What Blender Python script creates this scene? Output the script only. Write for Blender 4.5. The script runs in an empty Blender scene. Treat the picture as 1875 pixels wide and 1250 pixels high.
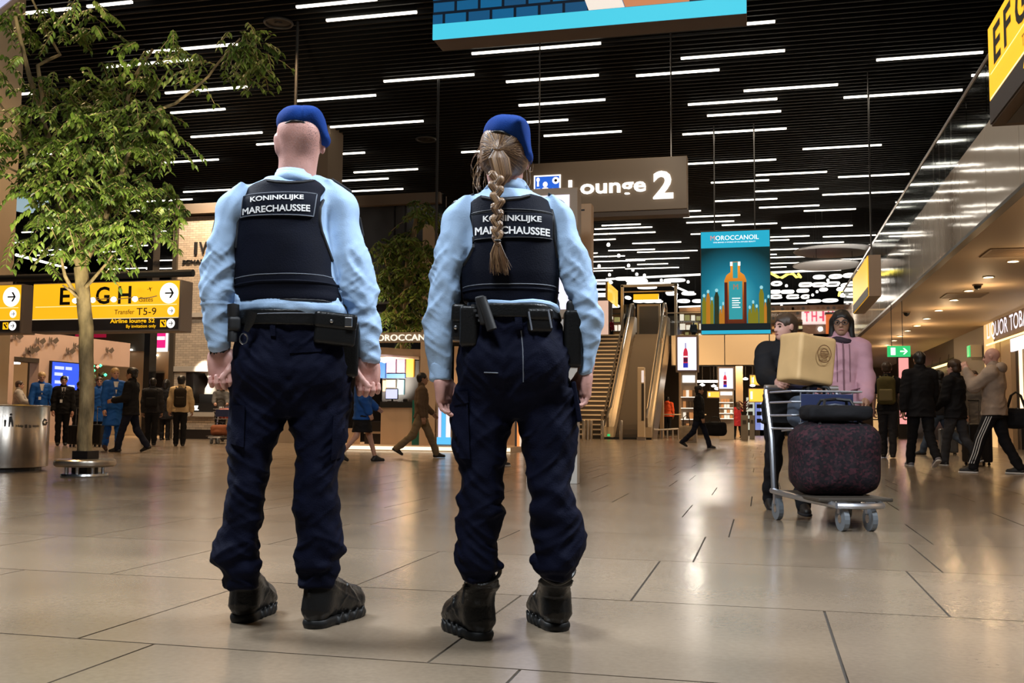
import bpy, math, random
import numpy as np
from mathutils import Vector, Matrix
from mathutils.bvhtree import BVHTree
PI = math.pi
random.seed(7)
RNG = np.random.RandomState(5)
SC = bpy.context.scene
COL = SC.collection

# ------------------------------------------------------------------ camera
F, CX, CY, CAMZ = 1850.0, 937.5, 625.0, 0.75
_yaw, _pit, _rol = math.radians(13.9), math.radians(4.42), math.radians(0.5)
_f = Vector((-math.sin(_yaw)*math.cos(_pit), math.cos(_yaw)*math.cos(_pit), math.sin(_pit)))
_r0 = Vector((math.cos(_yaw), math.sin(_yaw), 0)); _u0 = _r0.cross(_f)
_r = _r0*math.cos(_rol)+_u0*math.sin(_rol); _u = _u0*math.cos(_rol)-_r0*math.sin(_rol)
cam = bpy.data.cameras.new('camera'); camo = bpy.data.objects.new('camera', cam); COL.objects.link(camo)
cam.sensor_width = 36; cam.lens = F/1875*36; cam.clip_end = 300
camo.matrix_world = Matrix(((_r.x, _u.x, -_f.x, 0), (_r.y, _u.y, -_f.y, 0), (_r.z, _u.z, -_f.z, CAMZ), (0, 0, 0, 1)))
SC.camera = camo
O = Vector((0, 0, CAMZ))
def ray(x, y): return _r*((x-CX)/F)-_u*((y-CY)/F)+_f
def at(x, y, Y): d = ray(x, y); return O+d*(Y/d.y)           # point seen at pixel, on the plane of depth Y
def atz(x, y, z=0.0): d = ray(x, y); return O+d*((z-CAMZ)/d.z)  # ... on the level z
def atx(x, y, X): d = ray(x, y); return O+d*(X/d.x)           # ... on the plane of given X

# ------------------------------------------------------------------ world, lamps, exposure
SC.view_settings.view_transform = 'Standard'; SC.view_settings.look = 'None'
SC.view_settings.gamma = 1; SC.view_settings.use_curve_mapping = False
SC.view_settings.exposure = 0.0
w = bpy.data.worlds.new('hall_ambient'); SC.world = w; w.use_nodes = True
w.node_tree.nodes['Background'].inputs[0].default_value = (0.75, 0.85, 1.0, 1)
w.node_tree.nodes['Background'].inputs[1].default_value = 0.02
def lamp(name, kind, loc, power, color=(1, 1, 1), size=1.0, target=None, size_y=None, spot=None):
    l = bpy.data.lights.new(name, kind); l.energy = power; l.color = color
    if kind == 'AREA':
        l.size = size
        if size_y: l.shape = 'RECTANGLE'; l.size_y = size_y
    else: l.shadow_soft_size = size
    if spot: l.spot_size = spot; l.spot_blend = 0.6
    o = bpy.data.objects.new(name, l); COL.objects.link(o); o.location = loc
    d = (Vector(target)-Vector(loc)) if target else Vector((0, 0, -1))
    o.rotation_euler = d.to_track_quat('-Z', 'Y').to_euler(); o['kind'] = 'helper'
    return o
WARM = (1.0, 0.66, 0.35); NEUT = (1.0, 0.9, 0.76); COOL = (0.86, 0.93, 1.0)
lamp('hall_lamp_key', 'AREA', (-1.2, 0.6, 5.6), 290, COOL, 1.2, (-1.25, 3.3, 1.2))  # added key light on the officers, no fixture modelled for it
lamp('hall_lamp_left', 'AREA', (-4.8, 4.0, 4.6), 370, COOL, 1.2, (-1.7, 3.4, 1.2))  # added rim light on the officers from the left, no fixture there
lamp('hall_lamp_right', 'AREA', (1.9, 4.2, 4.7), 330, COOL, 1.2, (-0.9, 3.3, 1.2))  # added rim light on the officers from the right, no fixture there
for i, (x, y, e, c) in enumerate([(-12, 12, 1300, WARM), (-15, 22, 2600, WARM), (-10, 19, 900, WARM), (-4, 12, 340, WARM), (-3, 22, 600, WARM), (-1, 9, 240, WARM), (-17, 25.5, 1900, NEUT),
                                  (0.6, 12, 330, WARM), (1.5, 20, 420, WARM), (-5, 34, 1600, WARM), (0, 38, 1500, WARM), (-17.5, 29, 2400, WARM), (-7, 40, 1000, WARM)]):
    lamp('hall_lamp_%d' % i, 'SPOT', (x, y, 9.2), e*.62, c, 0.12, spot=2.3)
for y in range(6, 47, 5):
    lamp('soffit_lamp', 'POINT', (5.2, y, 3.55), 26, WARM, 0.08)
for y in (11, 17, 24, 33): lamp('fascia_wash', 'SPOT', (-1.5, y-1, 9.2), 1100, NEUT, .12, (3.56, y, 4.9), spot=1.0)  # added unseen spots that brighten the gallery fascia
lamp('stair_wash', 'SPOT', (-5.2, 35.5, 9.2), 3800, WARM, .15, (-5.2, 44.5, 2.6), spot=.75)  # added spot to brighten the stairs and escalator
lamp('gallery_wash', 'SPOT', (-.6, 41, 9.2), 2600, WARM, .15, (-.6, 48, 3.8), spot=.9)  # added spot to brighten the far gallery panels
lamp('disc_lamp', 'POINT', (3.0, 41.5, 5.6), 420, NEUT, .1)  # added point light below the pale discs, no lamp hangs there
lamp('lounge_sign_wash', 'SPOT', (-1.2, 16.6, 7.6), 330, NEUT, .1, (-2.9, 20, 4.6), spot=1.0)  # added spot to lift the Lounge sign panel
lamp('tree_spot', 'SPOT', (-6.0, 7.5, 0.5), 1500, (1.0, .93, .66), 0.25, (-7.9, 10.4, 3.2), spot=.8)

# ------------------------------------------------------------------ materials
MATS = {}
def mat(name, col, rough=0.6, metal=0.0, spec=0.5, emit=None, estr=1.0, var=0.0, vscale=6.0, bump=0.0, bscale=60.0,
        stretch=(1, 1, 1), alpha=None, trans=0.0, coat=0.0, aniso=0.0):
    if name in MATS: return MATS[name]
    m = bpy.data.materials.new(name); m.use_nodes = True; nt = m.node_tree; b = nt.nodes['Principled BSDF']
    c4 = tuple(col)+(1,)
    b.inputs['Base Color'].default_value = c4; b.inputs['Roughness'].default_value = rough
    b.inputs['Metallic'].default_value = metal; b.inputs['Specular IOR Level'].default_value = spec
    if coat: b.inputs['Coat Weight'].default_value = coat; b.inputs['Coat Roughness'].default_value = 0.06
    if trans: b.inputs['Transmission Weight'].default_value = trans
    if alpha is not None: b.inputs['Alpha'].default_value = alpha
    if emit is not None:
        b.inputs['Emission Color'].default_value = tuple(emit)+(1,); b.inputs['Emission Strength'].default_value = estr
    if var or bump:
        tc = nt.nodes.new('ShaderNodeTexCoord'); mp = nt.nodes.new('ShaderNodeMapping')
        mp.inputs['Scale'].default_value = stretch; nt.links.new(tc.outputs['Object'], mp.inputs['Vector'])
    if var:
        n = nt.nodes.new('ShaderNodeTexNoise'); n.inputs['Scale'].default_value = vscale; n.inputs['Detail'].default_value = 5
        nt.links.new(mp.outputs['Vector'], n.inputs['Vector'])
        r = nt.nodes.new('ShaderNodeValToRGB')
        r.color_ramp.elements[0].position = 0.3; r.color_ramp.elements[1].position = 0.72
        r.color_ramp.elements[0].color = tuple(max(0, k*(1-var)) for k in col)+(1,)
        r.color_ramp.elements[1].color = tuple(min(1, k*(1+var)) for k in col)+(1,)
        nt.links.new(n.outputs['Fac'], r.inputs['Fac']); nt.links.new(r.outputs['Color'], b.inputs['Base Color'])
    if bump:
        n2 = nt.nodes.new('ShaderNodeTexNoise'); n2.inputs['Scale'].default_value = bscale; n2.inputs['Detail'].default_value = 3
        nt.links.new(mp.outputs['Vector'], n2.inputs['Vector'])
        bp = nt.nodes.new('ShaderNodeBump'); bp.inputs['Strength'].default_value = bump; bp.inputs['Distance'].default_value = 0.02
        nt.links.new(n2.outputs['Fac'], bp.inputs['Height']); nt.links.new(bp.outputs['Normal'], b.inputs['Normal'])
    MATS[name] = m
    return m
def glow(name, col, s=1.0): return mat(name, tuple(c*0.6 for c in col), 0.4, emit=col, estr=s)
def srgb(r, g, b): return tuple(((v/255+0.055)/1.055)**2.4 if v > 10 else v/255/12.92 for v in (r, g, b))

# ------------------------------------------------------------------ mesh helpers
def tag(o, label=None, cat=None, group=None, kind=None):
    if label: o['label'] = label
    if cat: o['category'] = cat
    if group: o['group'] = group
    if kind: o['kind'] = kind
    return o
def thing(name, label, cat, loc=(0, 0, 0), rz=0.0, group=None, kind=None):
    o = bpy.data.objects.new(name, None); COL.objects.link(o); o.location = loc; o.rotation_euler = (0, 0, rz)
    o.empty_display_size = 0.05
    return tag(o, label, cat, group, kind)
def dup(o, loc=None, rz=None, label=None, parent=None):
    c = o.copy(); COL.objects.link(c)
    if parent: c.parent = parent
    if loc is not None: c.location = loc
    if rz is not None: c.rotation_euler = (0, 0, rz)
    if label: c['label'] = label
    for ch in list(o.children): dup(ch, parent=c)
    return c
def linkmesh(name, me, m, parent=None, loc=None):
    for k in (m if isinstance(m, (list, tuple)) else [m]): me.materials.append(k)
    o = bpy.data.objects.new(name, me); COL.objects.link(o)
    if parent: o.parent = parent
    if loc is not None: o.location = loc
    return o
def fastmesh(name, V, Q, smooth=True):
    V = np.asarray(V, np.float32); Q = np.asarray(Q, np.int32); k = Q.shape[1]
    me = bpy.data.meshes.new(name); me.vertices.add(len(V)); me.vertices.foreach_set('co', V.ravel())
    me.loops.add(Q.size); me.loops.foreach_set('vertex_index', Q.ravel())
    me.polygons.add(len(Q)); me.polygons.foreach_set('loop_start', np.arange(0, Q.size, k, dtype=np.int32))
    if smooth: me.polygons.foreach_set('use_smooth', np.ones(len(Q), bool))
    me.update(calc_edges=True)
    return me
class MB:
    def __init__(s): s.v = []; s.f = []; s.m = []; s.cur = 0
    def add(s, vs, fs):
        b = len(s.v); s.v += [tuple(p) for p in vs]; s.f += [tuple(i+b for i in f) for f in fs]; s.m += [s.cur]*len(fs); return s
    def box(s, x0, x1, y0, y1, z0, z1):
        if x0 > x1: x0, x1 = x1, x0
        if y0 > y1: y0, y1 = y1, y0
        if z0 > z1: z0, z1 = z1, z0
        return s.add([(x0, y0, z0), (x1, y0, z0), (x1, y1, z0), (x0, y1, z0), (x0, y0, z1), (x1, y0, z1), (x1, y1, z1), (x0, y1, z1)],
                     [(0, 3, 2, 1), (4, 5, 6, 7), (0, 1, 5, 4), (1, 2, 6, 5), (2, 3, 7, 6), (3, 0, 4, 7)])
    def obox(s, c, ax, ay, az):  # centre, half axes
        c, ax, ay, az = map(Vector, (c, ax, ay, az))
        vs = [c+ax*i+ay*j+az*k for k in (-1, 1) for (i, j) in ((-1, -1), (1, -1), (1, 1), (-1, 1))]
        return s.add(vs, [(0, 3, 2, 1), (4, 5, 6, 7), (0, 1, 5, 4), (1, 2, 6, 5), (2, 3, 7, 6), (3, 0, 4, 7)])
    def tube(s, pts, rad, n=8, cap=True, sq=None):
        pts = [Vector(p) for p in pts]; k = len(pts)
        rad = [rad]*k if isinstance(rad, (int, float)) else rad
        vs = []; t0 = None; nx = None
        for i in range(k):
            t = (pts[min(i+1, k-1)]-pts[max(i-1, 0)]).normalized()
            if nx is None:
                h = Vector((0, 0, 1)) if abs(t.z) < 0.9 else Vector((0, 1, 0)); nx = t.cross(h).normalized()
            nx = (nx-t*nx.dot(t)).normalized(); ny = t.cross(nx)
            for j in range(n):
                a = 2*PI*j/n; vs.append(pts[i]+nx*(math.cos(a)*rad[i])+ny*(math.sin(a)*rad[i]*(sq or 1)))
        fs = [(i*n+j, i*n+(j+1) % n, (i+1)*n+(j+1) % n, (i+1)*n+j) for i in range(k-1) for j in range(n)]
        if cap: fs += [tuple(range(n-1, -1, -1)), tuple((k-1)*n+j for j in range(n))]
        return s.add(vs, fs)
    def lathe(s, prof, c=(0, 0, 0), n=24, sx=1, sy=1, cap=True):
        k = len(prof); vs = []
        for r, z in prof:
            for j in range(n):
                a = 2*PI*j/n; vs.append((c[0]+math.cos(a)*r*sx, c[1]+math.sin(a)*r*sy, c[2]+z))
        fs = [(i*n+j, i*n+(j+1) % n, (i+1)*n+(j+1) % n, (i+1)*n+j) for i in range(k-1) for j in range(n)]
        if cap: fs += [tuple(range(n-1, -1, -1)), tuple((k-1)*n+j for j in range(n))]
        return s.add(vs, fs)
    def prism(s, poly, fn0, fn1):  # polygon (u,v) -> two mapped caps
        n = len(poly)
        vs = [fn0(u, v) for u, v in poly]+[fn1(u, v) for u, v in poly]
        fs = [tuple(range(n)), tuple(range(2*n-1, n-1, -1))]+[(i, i+n, (i+1) % n+n, (i+1) % n) for i in range(n)]
        return s.add(vs, fs)
    def build(s, name, m, parent=None, smooth=False, loc=None, bevel=0, sharp=0.6):
        me = bpy.data.meshes.new(name); me.from_pydata([tuple(p) for p in s.v], [], s.f); me.update()
        o = linkmesh(name, me, m, parent, loc)
        if any(s.m): me.polygons.foreach_set('material_index', s.m)
        import bmesh
        bm = bmesh.new(); bm.from_mesh(me); bmesh.ops.recalc_face_normals(bm, faces=bm.faces); bm.to_mesh(me); bm.free()
        if smooth:
            me.polygons.foreach_set('use_smooth', [True]*len(me.polygons)); me.set_sharp_from_angle(angle=sharp)
        if bevel:
            md = o.modifiers.new('edge', 'BEVEL'); md.width = bevel; md.segments = 2; md.limit_method = 'ANGLE'
        return o
def box(name, m, x0, x1, y0, y1, z0, z1, parent=None, bevel=0):
    return MB().box(x0, x1, y0, y1, z0, z1).build(name, m, parent, bevel=bevel)

_tc = {}
def raw_text(body, bold):
    c = bpy.data.curves.new('t', 'FONT'); c.body = body; c.size = 1; c.offset = bold; c.resolution_u = 3
    o = bpy.data.objects.new('t', c); COL.objects.link(o)
    dg = bpy.context.evaluated_depsgraph_get(); dg.update()
    me = bpy.data.meshes.new_from_object(o.evaluated_get(dg))
    V = [tuple(v.co) for v in me.vertices]; Fc = [tuple(p.vertices) for p in me.polygons]
    bpy.data.objects.remove(o); bpy.data.curves.remove(c); bpy.data.meshes.remove(me)
    return V, Fc
def text_geo(body, bold=0.0):
    k = (body, bold)
    if k in _tc: return _tc[k]
    if 'M' in body:      # the built-in M tangles when emboldened: set letter by letter, with an M of our own
        V = []; Fc = []; b = bold; ref = max(p[0] for p in raw_text('I', 0)[0])
        for i, ch in enumerate(body):
            if ch == ' ': continue
            dx = max(p[0] for p in raw_text(body[:i]+'I', 0)[0])-ref if i else 0
            if ch == 'M': gv = [(.073-b, -b), (.171+b, -b), (.171+b, .682+b), (.073-b, .682+b), (.611-b, -b), (.709+b, -b), (.709+b, .682+b), (.611-b, .682+b), (.1-b, .682+b), (.175+b, .682+b), (.391, .402+b*2), (.608-b, .682+b), (.69+b, .682+b), (.405+b, .267-b), (.377-b, .267-b)]; gf = [(0, 1, 2, 3), (4, 5, 6, 7), (8, 14, 10, 9), (14, 13, 10), (10, 13, 12, 11)]
            else: gv, gf = raw_text(ch, bold)
            n0 = len(V); V += [(p[0]+dx, p[1]) for p in gv]; Fc += [tuple(j+n0 for j in f) for f in gf]
    else: V, Fc = raw_text(body, bold)
    xs = [p[0] for p in V]; ys = [p[1] for p in V]
    x0, x1, y0, y1 = min(xs), max(xs), min(ys), max(ys)
    _tc[k] = ([((p[0]-x0)/(x1-x0), (p[1]-y0)/(y1-y0)) for p in V], Fc)
    return _tc[k]
def text(body, fn, bold=0.0, mb=None, mi=0, depth=None):
    """lettering stretched to the unit square and mapped by fn(u, v); depth: a second map for the back of raised letters"""
    V, Fc = text_geo(body, bold); mb = mb or MB(); mb.cur = mi
    mb.add([fn(u, v) for u, v in V], Fc)
    if depth:
        n = len(V); E = {}
        for f in Fc:
            for i in range(len(f)):
                a, b = f[i], f[(i+1) % len(f)]; E[(a, b)] = 1
        ed = [(a, b) for (a, b) in E if (b, a) not in E]
        mb.add([fn(u, v) for u, v in V]+[depth(u, v) for u, v in V], [(b, a, a+n, b+n) for a, b in ed])
    return mb
ORD = ['first', 'second', 'third', 'fourth', 'fifth', 'sixth', 'seventh', 'eighth', 'ninth', 'tenth', 'eleventh', 'twelfth', 'thirteenth', 'fourteenth', 'fifteenth', 'sixteenth', 'seventeenth', 'eighteenth', 'nineteenth', 'twentieth']
def ordn(i): return ORD[i] if i < 20 else '%d%s' % (i+1, {1: 'st', 2: 'nd', 3: 'rd'}.get((i+1) % 10, 'th'))
def snapy(y): return 14+.28*round((y-14)/.28)+.025      # the slat nearest to y, for things hung from it
def rectmap(x0, x1, z0, z1, y): return lambda u, v: (x0+(x1-x0)*u, y, z0+(z1-z0)*v)
def sidemap(Ya, Yb, z0, z1, X): return lambda u, v: (X, Ya+(Yb-Ya)*u, z0+(z1-z0)*v)
def disc(mb, c, ru, rv, mapf, n=20, mi=0):
    mb.cur = mi; mb.add([mapf(c[0]+ru*math.cos(2*PI*i/n), c[1]+rv*math.sin(2*PI*i/n)) for i in range(n)], [tuple(range(n))])
def poly(mb, pts, mapf, mi=0):
    mb.cur = mi; mb.add([mapf(u, v) for u, v in pts], [tuple(range(len(pts)))])

class View:
    """upright frame at a spot on the floor: x to the right of the line of sight, y away along it"""
    def __init__(s, base):
        s.b = Vector(base); a = math.atan2(base[0], base[1]); s.rz = -a
        s.v = Vector((math.sin(a), math.cos(a), 0)); s.r = Vector((math.cos(a), -math.sin(a), 0))
    def __call__(s, px, py, ly=0.0):
        d = ray(px, py); p0 = s.b+s.v*ly; t = (p0-O).dot(s.v)/d.dot(s.v); w_ = O+d*t-s.b
        return w_.dot(s.r), w_.z
    def rows(s, T, cy=0.0, ry=0.1, ly=0.0, grow=0.0):
        """rows (y, xl, xr[, cy, ry]) read off the figure -> loft rows in metres"""
        out = []
        for r in T:
            c = r[3] if len(r) > 3 else cy; d = r[4] if len(r) > 4 else ry
            a, z = s(r[1], r[0], ly); b, _ = s(r[2], r[0], ly)
            out.append((z, (a+b)/2, c, (b-a)/2+grow, d+grow))
        return out
    def pts(s, P, ly=0.0): return [s(x, y, ly) for x, y in P]

M_SKIN = mat('skin', (0.60, 0.32, 0.27), 0.48, var=0.12, vscale=14, bump=0.08, bscale=160)
M_SHIRT = mat('pale_blue_shirt_cloth', srgb(166, 196, 230), 0.8, var=0.05, vscale=9, bump=0.1, bscale=220)
M_NAVY = mat('navy_trouser_cloth', srgb(9, 13, 33), 0.8, spec=.12, var=0.12, vscale=12, bump=0.15, bscale=180)
M_VEST = mat('midnight_vest_cloth', srgb(8, 12, 27), 0.75, spec=.15, var=0.15, vscale=10, bump=0.12, bscale=200)
M_VTRIM = mat('vest_trim', srgb(9, 12, 20), 0.6)
M_PANEL = mat('name_panel_cloth', srgb(12, 17, 31), 0.75, spec=.15, bump=0.1, bscale=250)
M_BERET = mat('royal_blue_felt', srgb(20, 56, 126), 0.9, spec=.15, var=0.08, vscale=20, bump=0.2, bscale=300)
M_LEATHER = mat('black_leather', (0.008, 0.008, 0.008), 0.36, spec=.35, bump=0.12, bscale=140)
M_BLACK = mat('matt_black', (0.01, 0.01, 0.011), 0.55)
M_RUBBER = mat('black_rubber', (0.009, 0.009, 0.009), 0.5, spec=.3)
M_STEEL = mat('bright_steel', (0.7, 0.7, 0.7), 0.25, 1.0)
M_WHITE = mat('white_print', (0.85, 0.85, 0.85), 0.6)
M_STITCH = mat('stitch_grey', (0.16, 0.18, 0.22), 0.7)
# ------------------------------------------------------------------ the hall: floor, ceiling, walls
def struct(o): o['kind'] = 'structure'; return o
def tile_material(name, tint, joints=False):
    m = bpy.data.materials.new(name); m.use_nodes = True; nt = m.node_tree; b = nt.nodes['Principled BSDF']; L = nt.links.new
    geo = nt.nodes.new('ShaderNodeNewGeometry')
    n1 = nt.nodes.new('ShaderNodeTexNoise'); n1.inputs['Scale'].default_value = 1.1; n1.inputs['Detail'].default_value = 6
    n2 = nt.nodes.new('ShaderNodeTexNoise'); n2.inputs['Scale'].default_value = 45; n2.inputs['Detail'].default_value = 4
    for n in (n1, n2): L(geo.outputs['Position'], n.inputs['Vector'])
    mx = nt.nodes.new('ShaderNodeMix'); mx.data_type = 'FLOAT'; mx.inputs[0].default_value = .35
    L(n1.outputs['Fac'], mx.inputs[2]); L(n2.outputs['Fac'], mx.inputs[3])
    r = nt.nodes.new('ShaderNodeValToRGB'); r.color_ramp.elements[0].position = .33; r.color_ramp.elements[1].position = .68
    r.color_ramp.elements[0].color = tuple(c*.80 for c in tint)+(1,); r.color_ramp.elements[1].color = tuple(c*1.15 for c in tint)+(1,)
    L(mx.outputs[0], r.inputs['Fac']); L(r.outputs['Color'], b.inputs['Base Color'])
    rr = nt.nodes.new('ShaderNodeMapRange'); rr.inputs[3].default_value = .15; rr.inputs[4].default_value = .29
    L(n1.outputs['Fac'], rr.inputs[0]); L(rr.outputs[0], b.inputs['Roughness'])
    b.inputs['Specular IOR Level'].default_value = .5
    bp = nt.nodes.new('ShaderNodeBump'); bp.inputs['Strength'].default_value = .04; bp.inputs['Distance'].default_value = .01
    L(n2.outputs['Fac'], bp.inputs['Height']); L(bp.outputs['Normal'], b.inputs['Normal'])
    return m
FT = [tile_material('stone_tile_%d' % i, t) for i, t in enumerate([(.235, .182, .130), (.247, .192, .137), (.224, .173, .123)])]
M_GROUT = mat('grout', (.05, .042, .035), .8)
floor = struct(box('floor', M_GROUT, -45, 16, -4, 80, -.2, -.006))
TS = 1.243; J = .010
rows = [(-.98, .42), (.27, .42), (1.79, -.71), (3.035, -1.005), (4.29, -.535), (5.55, -.36), (6.80, -.213), (8.10, -.61), (9.35, -.10), (10.60, -.50), (11.85, .2), (13.1, -.9), (14.35, 0)]
tile_me = {}
for i, (y0, off) in enumerate(rows[:-1]):
    y1 = rows[i+1][0]; hw = max(3.2, .62*y1+1.5)
    for k in range(-14, 10):
        x0 = off+k*TS
        if x0+TS < -.82*y1-1.6 or x0 > .36*y1+.9: continue
        q = (i*7+k*3) % 3; key = (round(y1-y0, 3), q)
        if key not in tile_me:
            o = MB().box(0, TS-J, 0, y1-y0-J, -.02, 0).build('tile', FT[q], floor, bevel=0); tile_me[key] = o.data
        else:
            o = bpy.data.objects.new('tile', tile_me[key]); COL.objects.link(o); o.parent = floor
        o.location = (x0, y0, 0)
m = MB()   # beyond, tiles too small to tell apart: one piece of real tiles
y = 14.35; rr_ = random.Random(3)
while y < 78:
    off = rr_.random()*TS; x = -45+off; m.cur = rr_.randrange(3)
    while x < 15:
        m.cur = rr_.randrange(3); xe = min(x+TS-.008, 15.5); m.add([(x, y, 0), (xe, y, 0), (xe, y+1.25-.012, 0), (x, y+1.25-.012, 0)], [(0, 1, 2, 3)]); x += TS
    y += 1.25
tag(m.build('floor_tiles', FT, floor), kind='stuff')
m = MB(); m.cur = 0
for i, (y0, off) in enumerate(rows[:-1]):     # tiles outside the view near the camera
    y1 = rows[i+1][0]
    for k in range(-40, 14):
        x0 = off+k*TS
        if (x0+TS < -.82*y1-1.6 or x0 > .36*y1+.9) and -44 < x0 < 14:
            m.cur = k % 3; m.add([(x0, y0, 0), (x0+TS-J, y0, 0), (x0+TS-J, y1-J, 0), (x0, y1-J, 0)], [(0, 1, 2, 3)])
tag(m.build('floor_tiles', FT, floor), kind='stuff')

M_CEIL = mat('ceiling_black', (.003, .003, .003), .9)
M_SLAT = mat('slat_black', (.0035, .0032, .003), .65)
CZ = 9.5
ceil = struct(box('ceiling', M_CEIL, -45, 16, -4, 80, CZ+.25, CZ+.4))
sl = MB().box(-44, 15, 0, .05, 0, .16).build('slat', M_SLAT, ceil); sl.location = (0, 14, CZ)
for i in range(1, 228):
    o = bpy.data.objects.new('slat', sl.data); COL.objects.link(o); o.parent = ceil; o.location = (0, 14+i*.28, CZ)
M_DARKW = mat('dark_wall', (.02, .018, .017), .7)
struct(box('wall_back', M_DARKW, -45, 16, 79, 79.3, 0, CZ+.3))
struct(box('wall_left', mat('left_wall_grey', (.12, .1, .09), .8), -45.3, -45, -4, 79, 0, CZ+.3))
struct(box('wall_right', M_DARKW, 15.5, 15.8, -4, 79, 0, CZ+.3))
# ---- linear ceiling lights, each seen end to end
M_STRIP = mat('strip_glow', (.9, .9, .85), .4, emit=(1, .93, .80), estr=4.5)
M_HOUS = mat('strip_housing', (.03, .03, .03), .5)
STR = [(543, 11, 690, -1), (598, 36, 763, 22), (864, 97, 1100, 79), (1133, 61, 1419, 40), (703, 148, 868, 136), (927, 149, 1096, 137), (1165, 138, 1317, 127), (1247, 106, 1437, 92), (1605, 108, 1800, 96),
 (950, 192, 1108, 182), (1362, 165, 1534, 155), (1260, 190, 1423, 181), (1545, 178, 1762, 164), (540, 184, 688, 174), (1295, 211, 1430, 203), (1250, 245, 1440, 235), (996, 248, 1138, 240), (845, 278, 905, 275), (962, 223, 1040, 219),
 (605, 231, 775, 222), (350, 250, 480, 242), (470, 264, 520, 261), (590, 283, 668, 279), (648, 315, 765, 309), (600, 332, 711, 326), (600, 352, 738, 345), (336, 351, 455, 345), (313, 206, 412, 199), (303, 170, 452, 158), (268, 95, 434, 80),
 (195, 122, 352, 108), (160, 11, 242, 3), (30, 24, 130, 16), (12, 174, 68, 169), (290, 298, 400, 291), (255, 369, 352, 364), (230, 387, 310, 382), (60, 283, 120, 279), (1779, 137, 1850, 133),
 (1470, 272, 1614, 265), (1259, 300, 1421, 291), (1384, 320, 1514, 314), (1302, 334, 1408, 329), (1381, 350, 1499, 345), (1309, 368, 1423, 363), (1390, 380, 1500, 375), (1240, 387, 1283, 385), (1251, 397, 1355, 393), (1257, 407.5, 1344, 404),
 (1322, 412, 1423, 408), (1431, 417, 1561, 412), (1060, 399, 1116, 397), (1102, 412.7, 1173, 409.7), (1089, 419, 1194, 415), (1083, 428.7, 1200, 424.4), (1050, 440, 1127, 437.4), (1265, 428.5, 1340, 425.5), (1158, 445.5, 1247, 442.3),
 (1114, 458.6, 1199, 455.6), (1167, 461.8, 1277, 457.7), (1040, 465, 1094, 462), (1050, 471, 1144, 467.7), (1146, 475, 1262, 471.4), (1060, 479.6, 1181, 476), (1167, 484, 1223, 482), (1060, 492, 1144, 488.9), (1145, 491.8, 1243, 489),
 (1060, 496.6, 1122, 494.8), (1535, 324, 1665, 317.6), (1506, 356, 1656, 350), (1472, 386, 1567, 381.7), (1507, 433, 1604, 429.7), (1390, 434.6, 1482, 431), (1380, 440.6, 1445, 438.5), (1453, 445.8, 1545, 442.3), (1499, 450.6, 1601, 447.7),
 (1395, 457.6, 1485, 454), (1380, 466.4, 1422, 465), (1390, 472, 1480, 469), (1500, 476, 1580, 473), (1400, 482.5, 1478, 480), (1380, 490, 1440, 488), (1713, 259, 1769, 255), (1764, 231, 1803, 228.5), (1684, 306, 1728, 304), (1712, 299, 1754, 296.6),
 (1668, 338, 1695, 336.6), (1640, 370, 1668, 368.7), (1643, 379, 1667, 378), (1626, 410, 1668, 408.5), (1617, 427, 1660, 425.5), (1608, 440, 1645, 438.8), (1600, 450, 1645, 448.5),
 (20, 444, 49, 443), (65, 467, 126, 464.7), (151, 462.5, 229, 459.4), (234, 450, 279, 448.5), (178, 475.6, 228, 474), (265, 477.4, 320, 475.6), (198, 492.8, 285, 489), (268, 492.5, 330, 489.8), (232, 437.7, 288, 435.3), (261, 433, 312, 431),
 (237, 425, 315, 422.3), (74, 458, 130, 456), (85, 417, 130, 415), (150, 402, 185, 400.6), (40, 425, 60, 424), (735, 407, 762, 405.6), (735, 426, 775, 424.6)]
SG = 'linear ceiling lights'; SLAB = 'slim white linear light on the ceiling over the photographer'
LM = [('the crown of the big tree', 170, 200), ('the bald man\'s beret', 555, 240), ('the pole between the two officers', 740, 240), ('the plaited woman\'s beret', 930, 180), ('the Lounge 2 sign', 1110, 300), ('the huge lightbox banner', 1080, 60),
      ('the top of the teal bottle banner', 1346, 400), ('the escalator head', 1150, 480), ('the pale ceiling discs', 1510, 450), ('the gallery handrail', 1690, 290), ('the rods over the distant yellow sign', 1585, 270), ('the gap between banner and gallery', 1450, 180)]
near_of = lambda r: min(LM, key=lambda q: ((r[0]+r[2])/2-q[1])**2*.5+((r[1]+r[3])/2-q[2])**2)[0]
STR.sort(key=lambda r: r[1]+r[3]); cnt = {}
for x1, y1, x2, y2 in STR:
    a = atz(x1, y1, CZ-.06); b = atz(x2, y2, CZ-.06); Y = (a.y+b.y)/2
    if Y > 76: continue
    xa = at(x1, y1, Y).x; xb = at(x2, y2, Y).x; ln = xb-xa
    mm = MB().box(-ln/2, ln/2, -.03, .03, -.012, .03); mm.cur = 1; mm.box(-ln/2-.02, ln/2+.02, -.04, .04, .036, .08)
    o = mm.build('ceiling_light', [M_STRIP, M_HOUS]); o.location = ((xa+xb)/2, Y, CZ-.08)
    q_ = near_of((x1, y1, x2, y2)); cnt[q_] = cnt.get(q_, 0)+1
    tag(o, '%s white linear ceiling light, counted downwards, around %s' % (ordn(cnt[q_]-1), q_), 'light', SG)
# lights of the same kind over the photographer, out of the picture
for k_, (x, Y) in enumerate(((-10, 10), (-6.5, 7), (-4, 11), (-1, 7), (1, 12), (3, 9))):
    mm = MB().box(-1.2, 1.2, -.035, .035, -.02, .035); mm.cur = 1; mm.box(-1.22, 1.22, -.04, .04, .036, .08)
    o = mm.build('ceiling_light', [M_STRIP, M_HOUS]); o.location = (x, Y, CZ-.08); tag(o, ordn(k_)+' linear light from the left on the ceiling over the photographer', 'light', 'ceiling lights above the camera')
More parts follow.
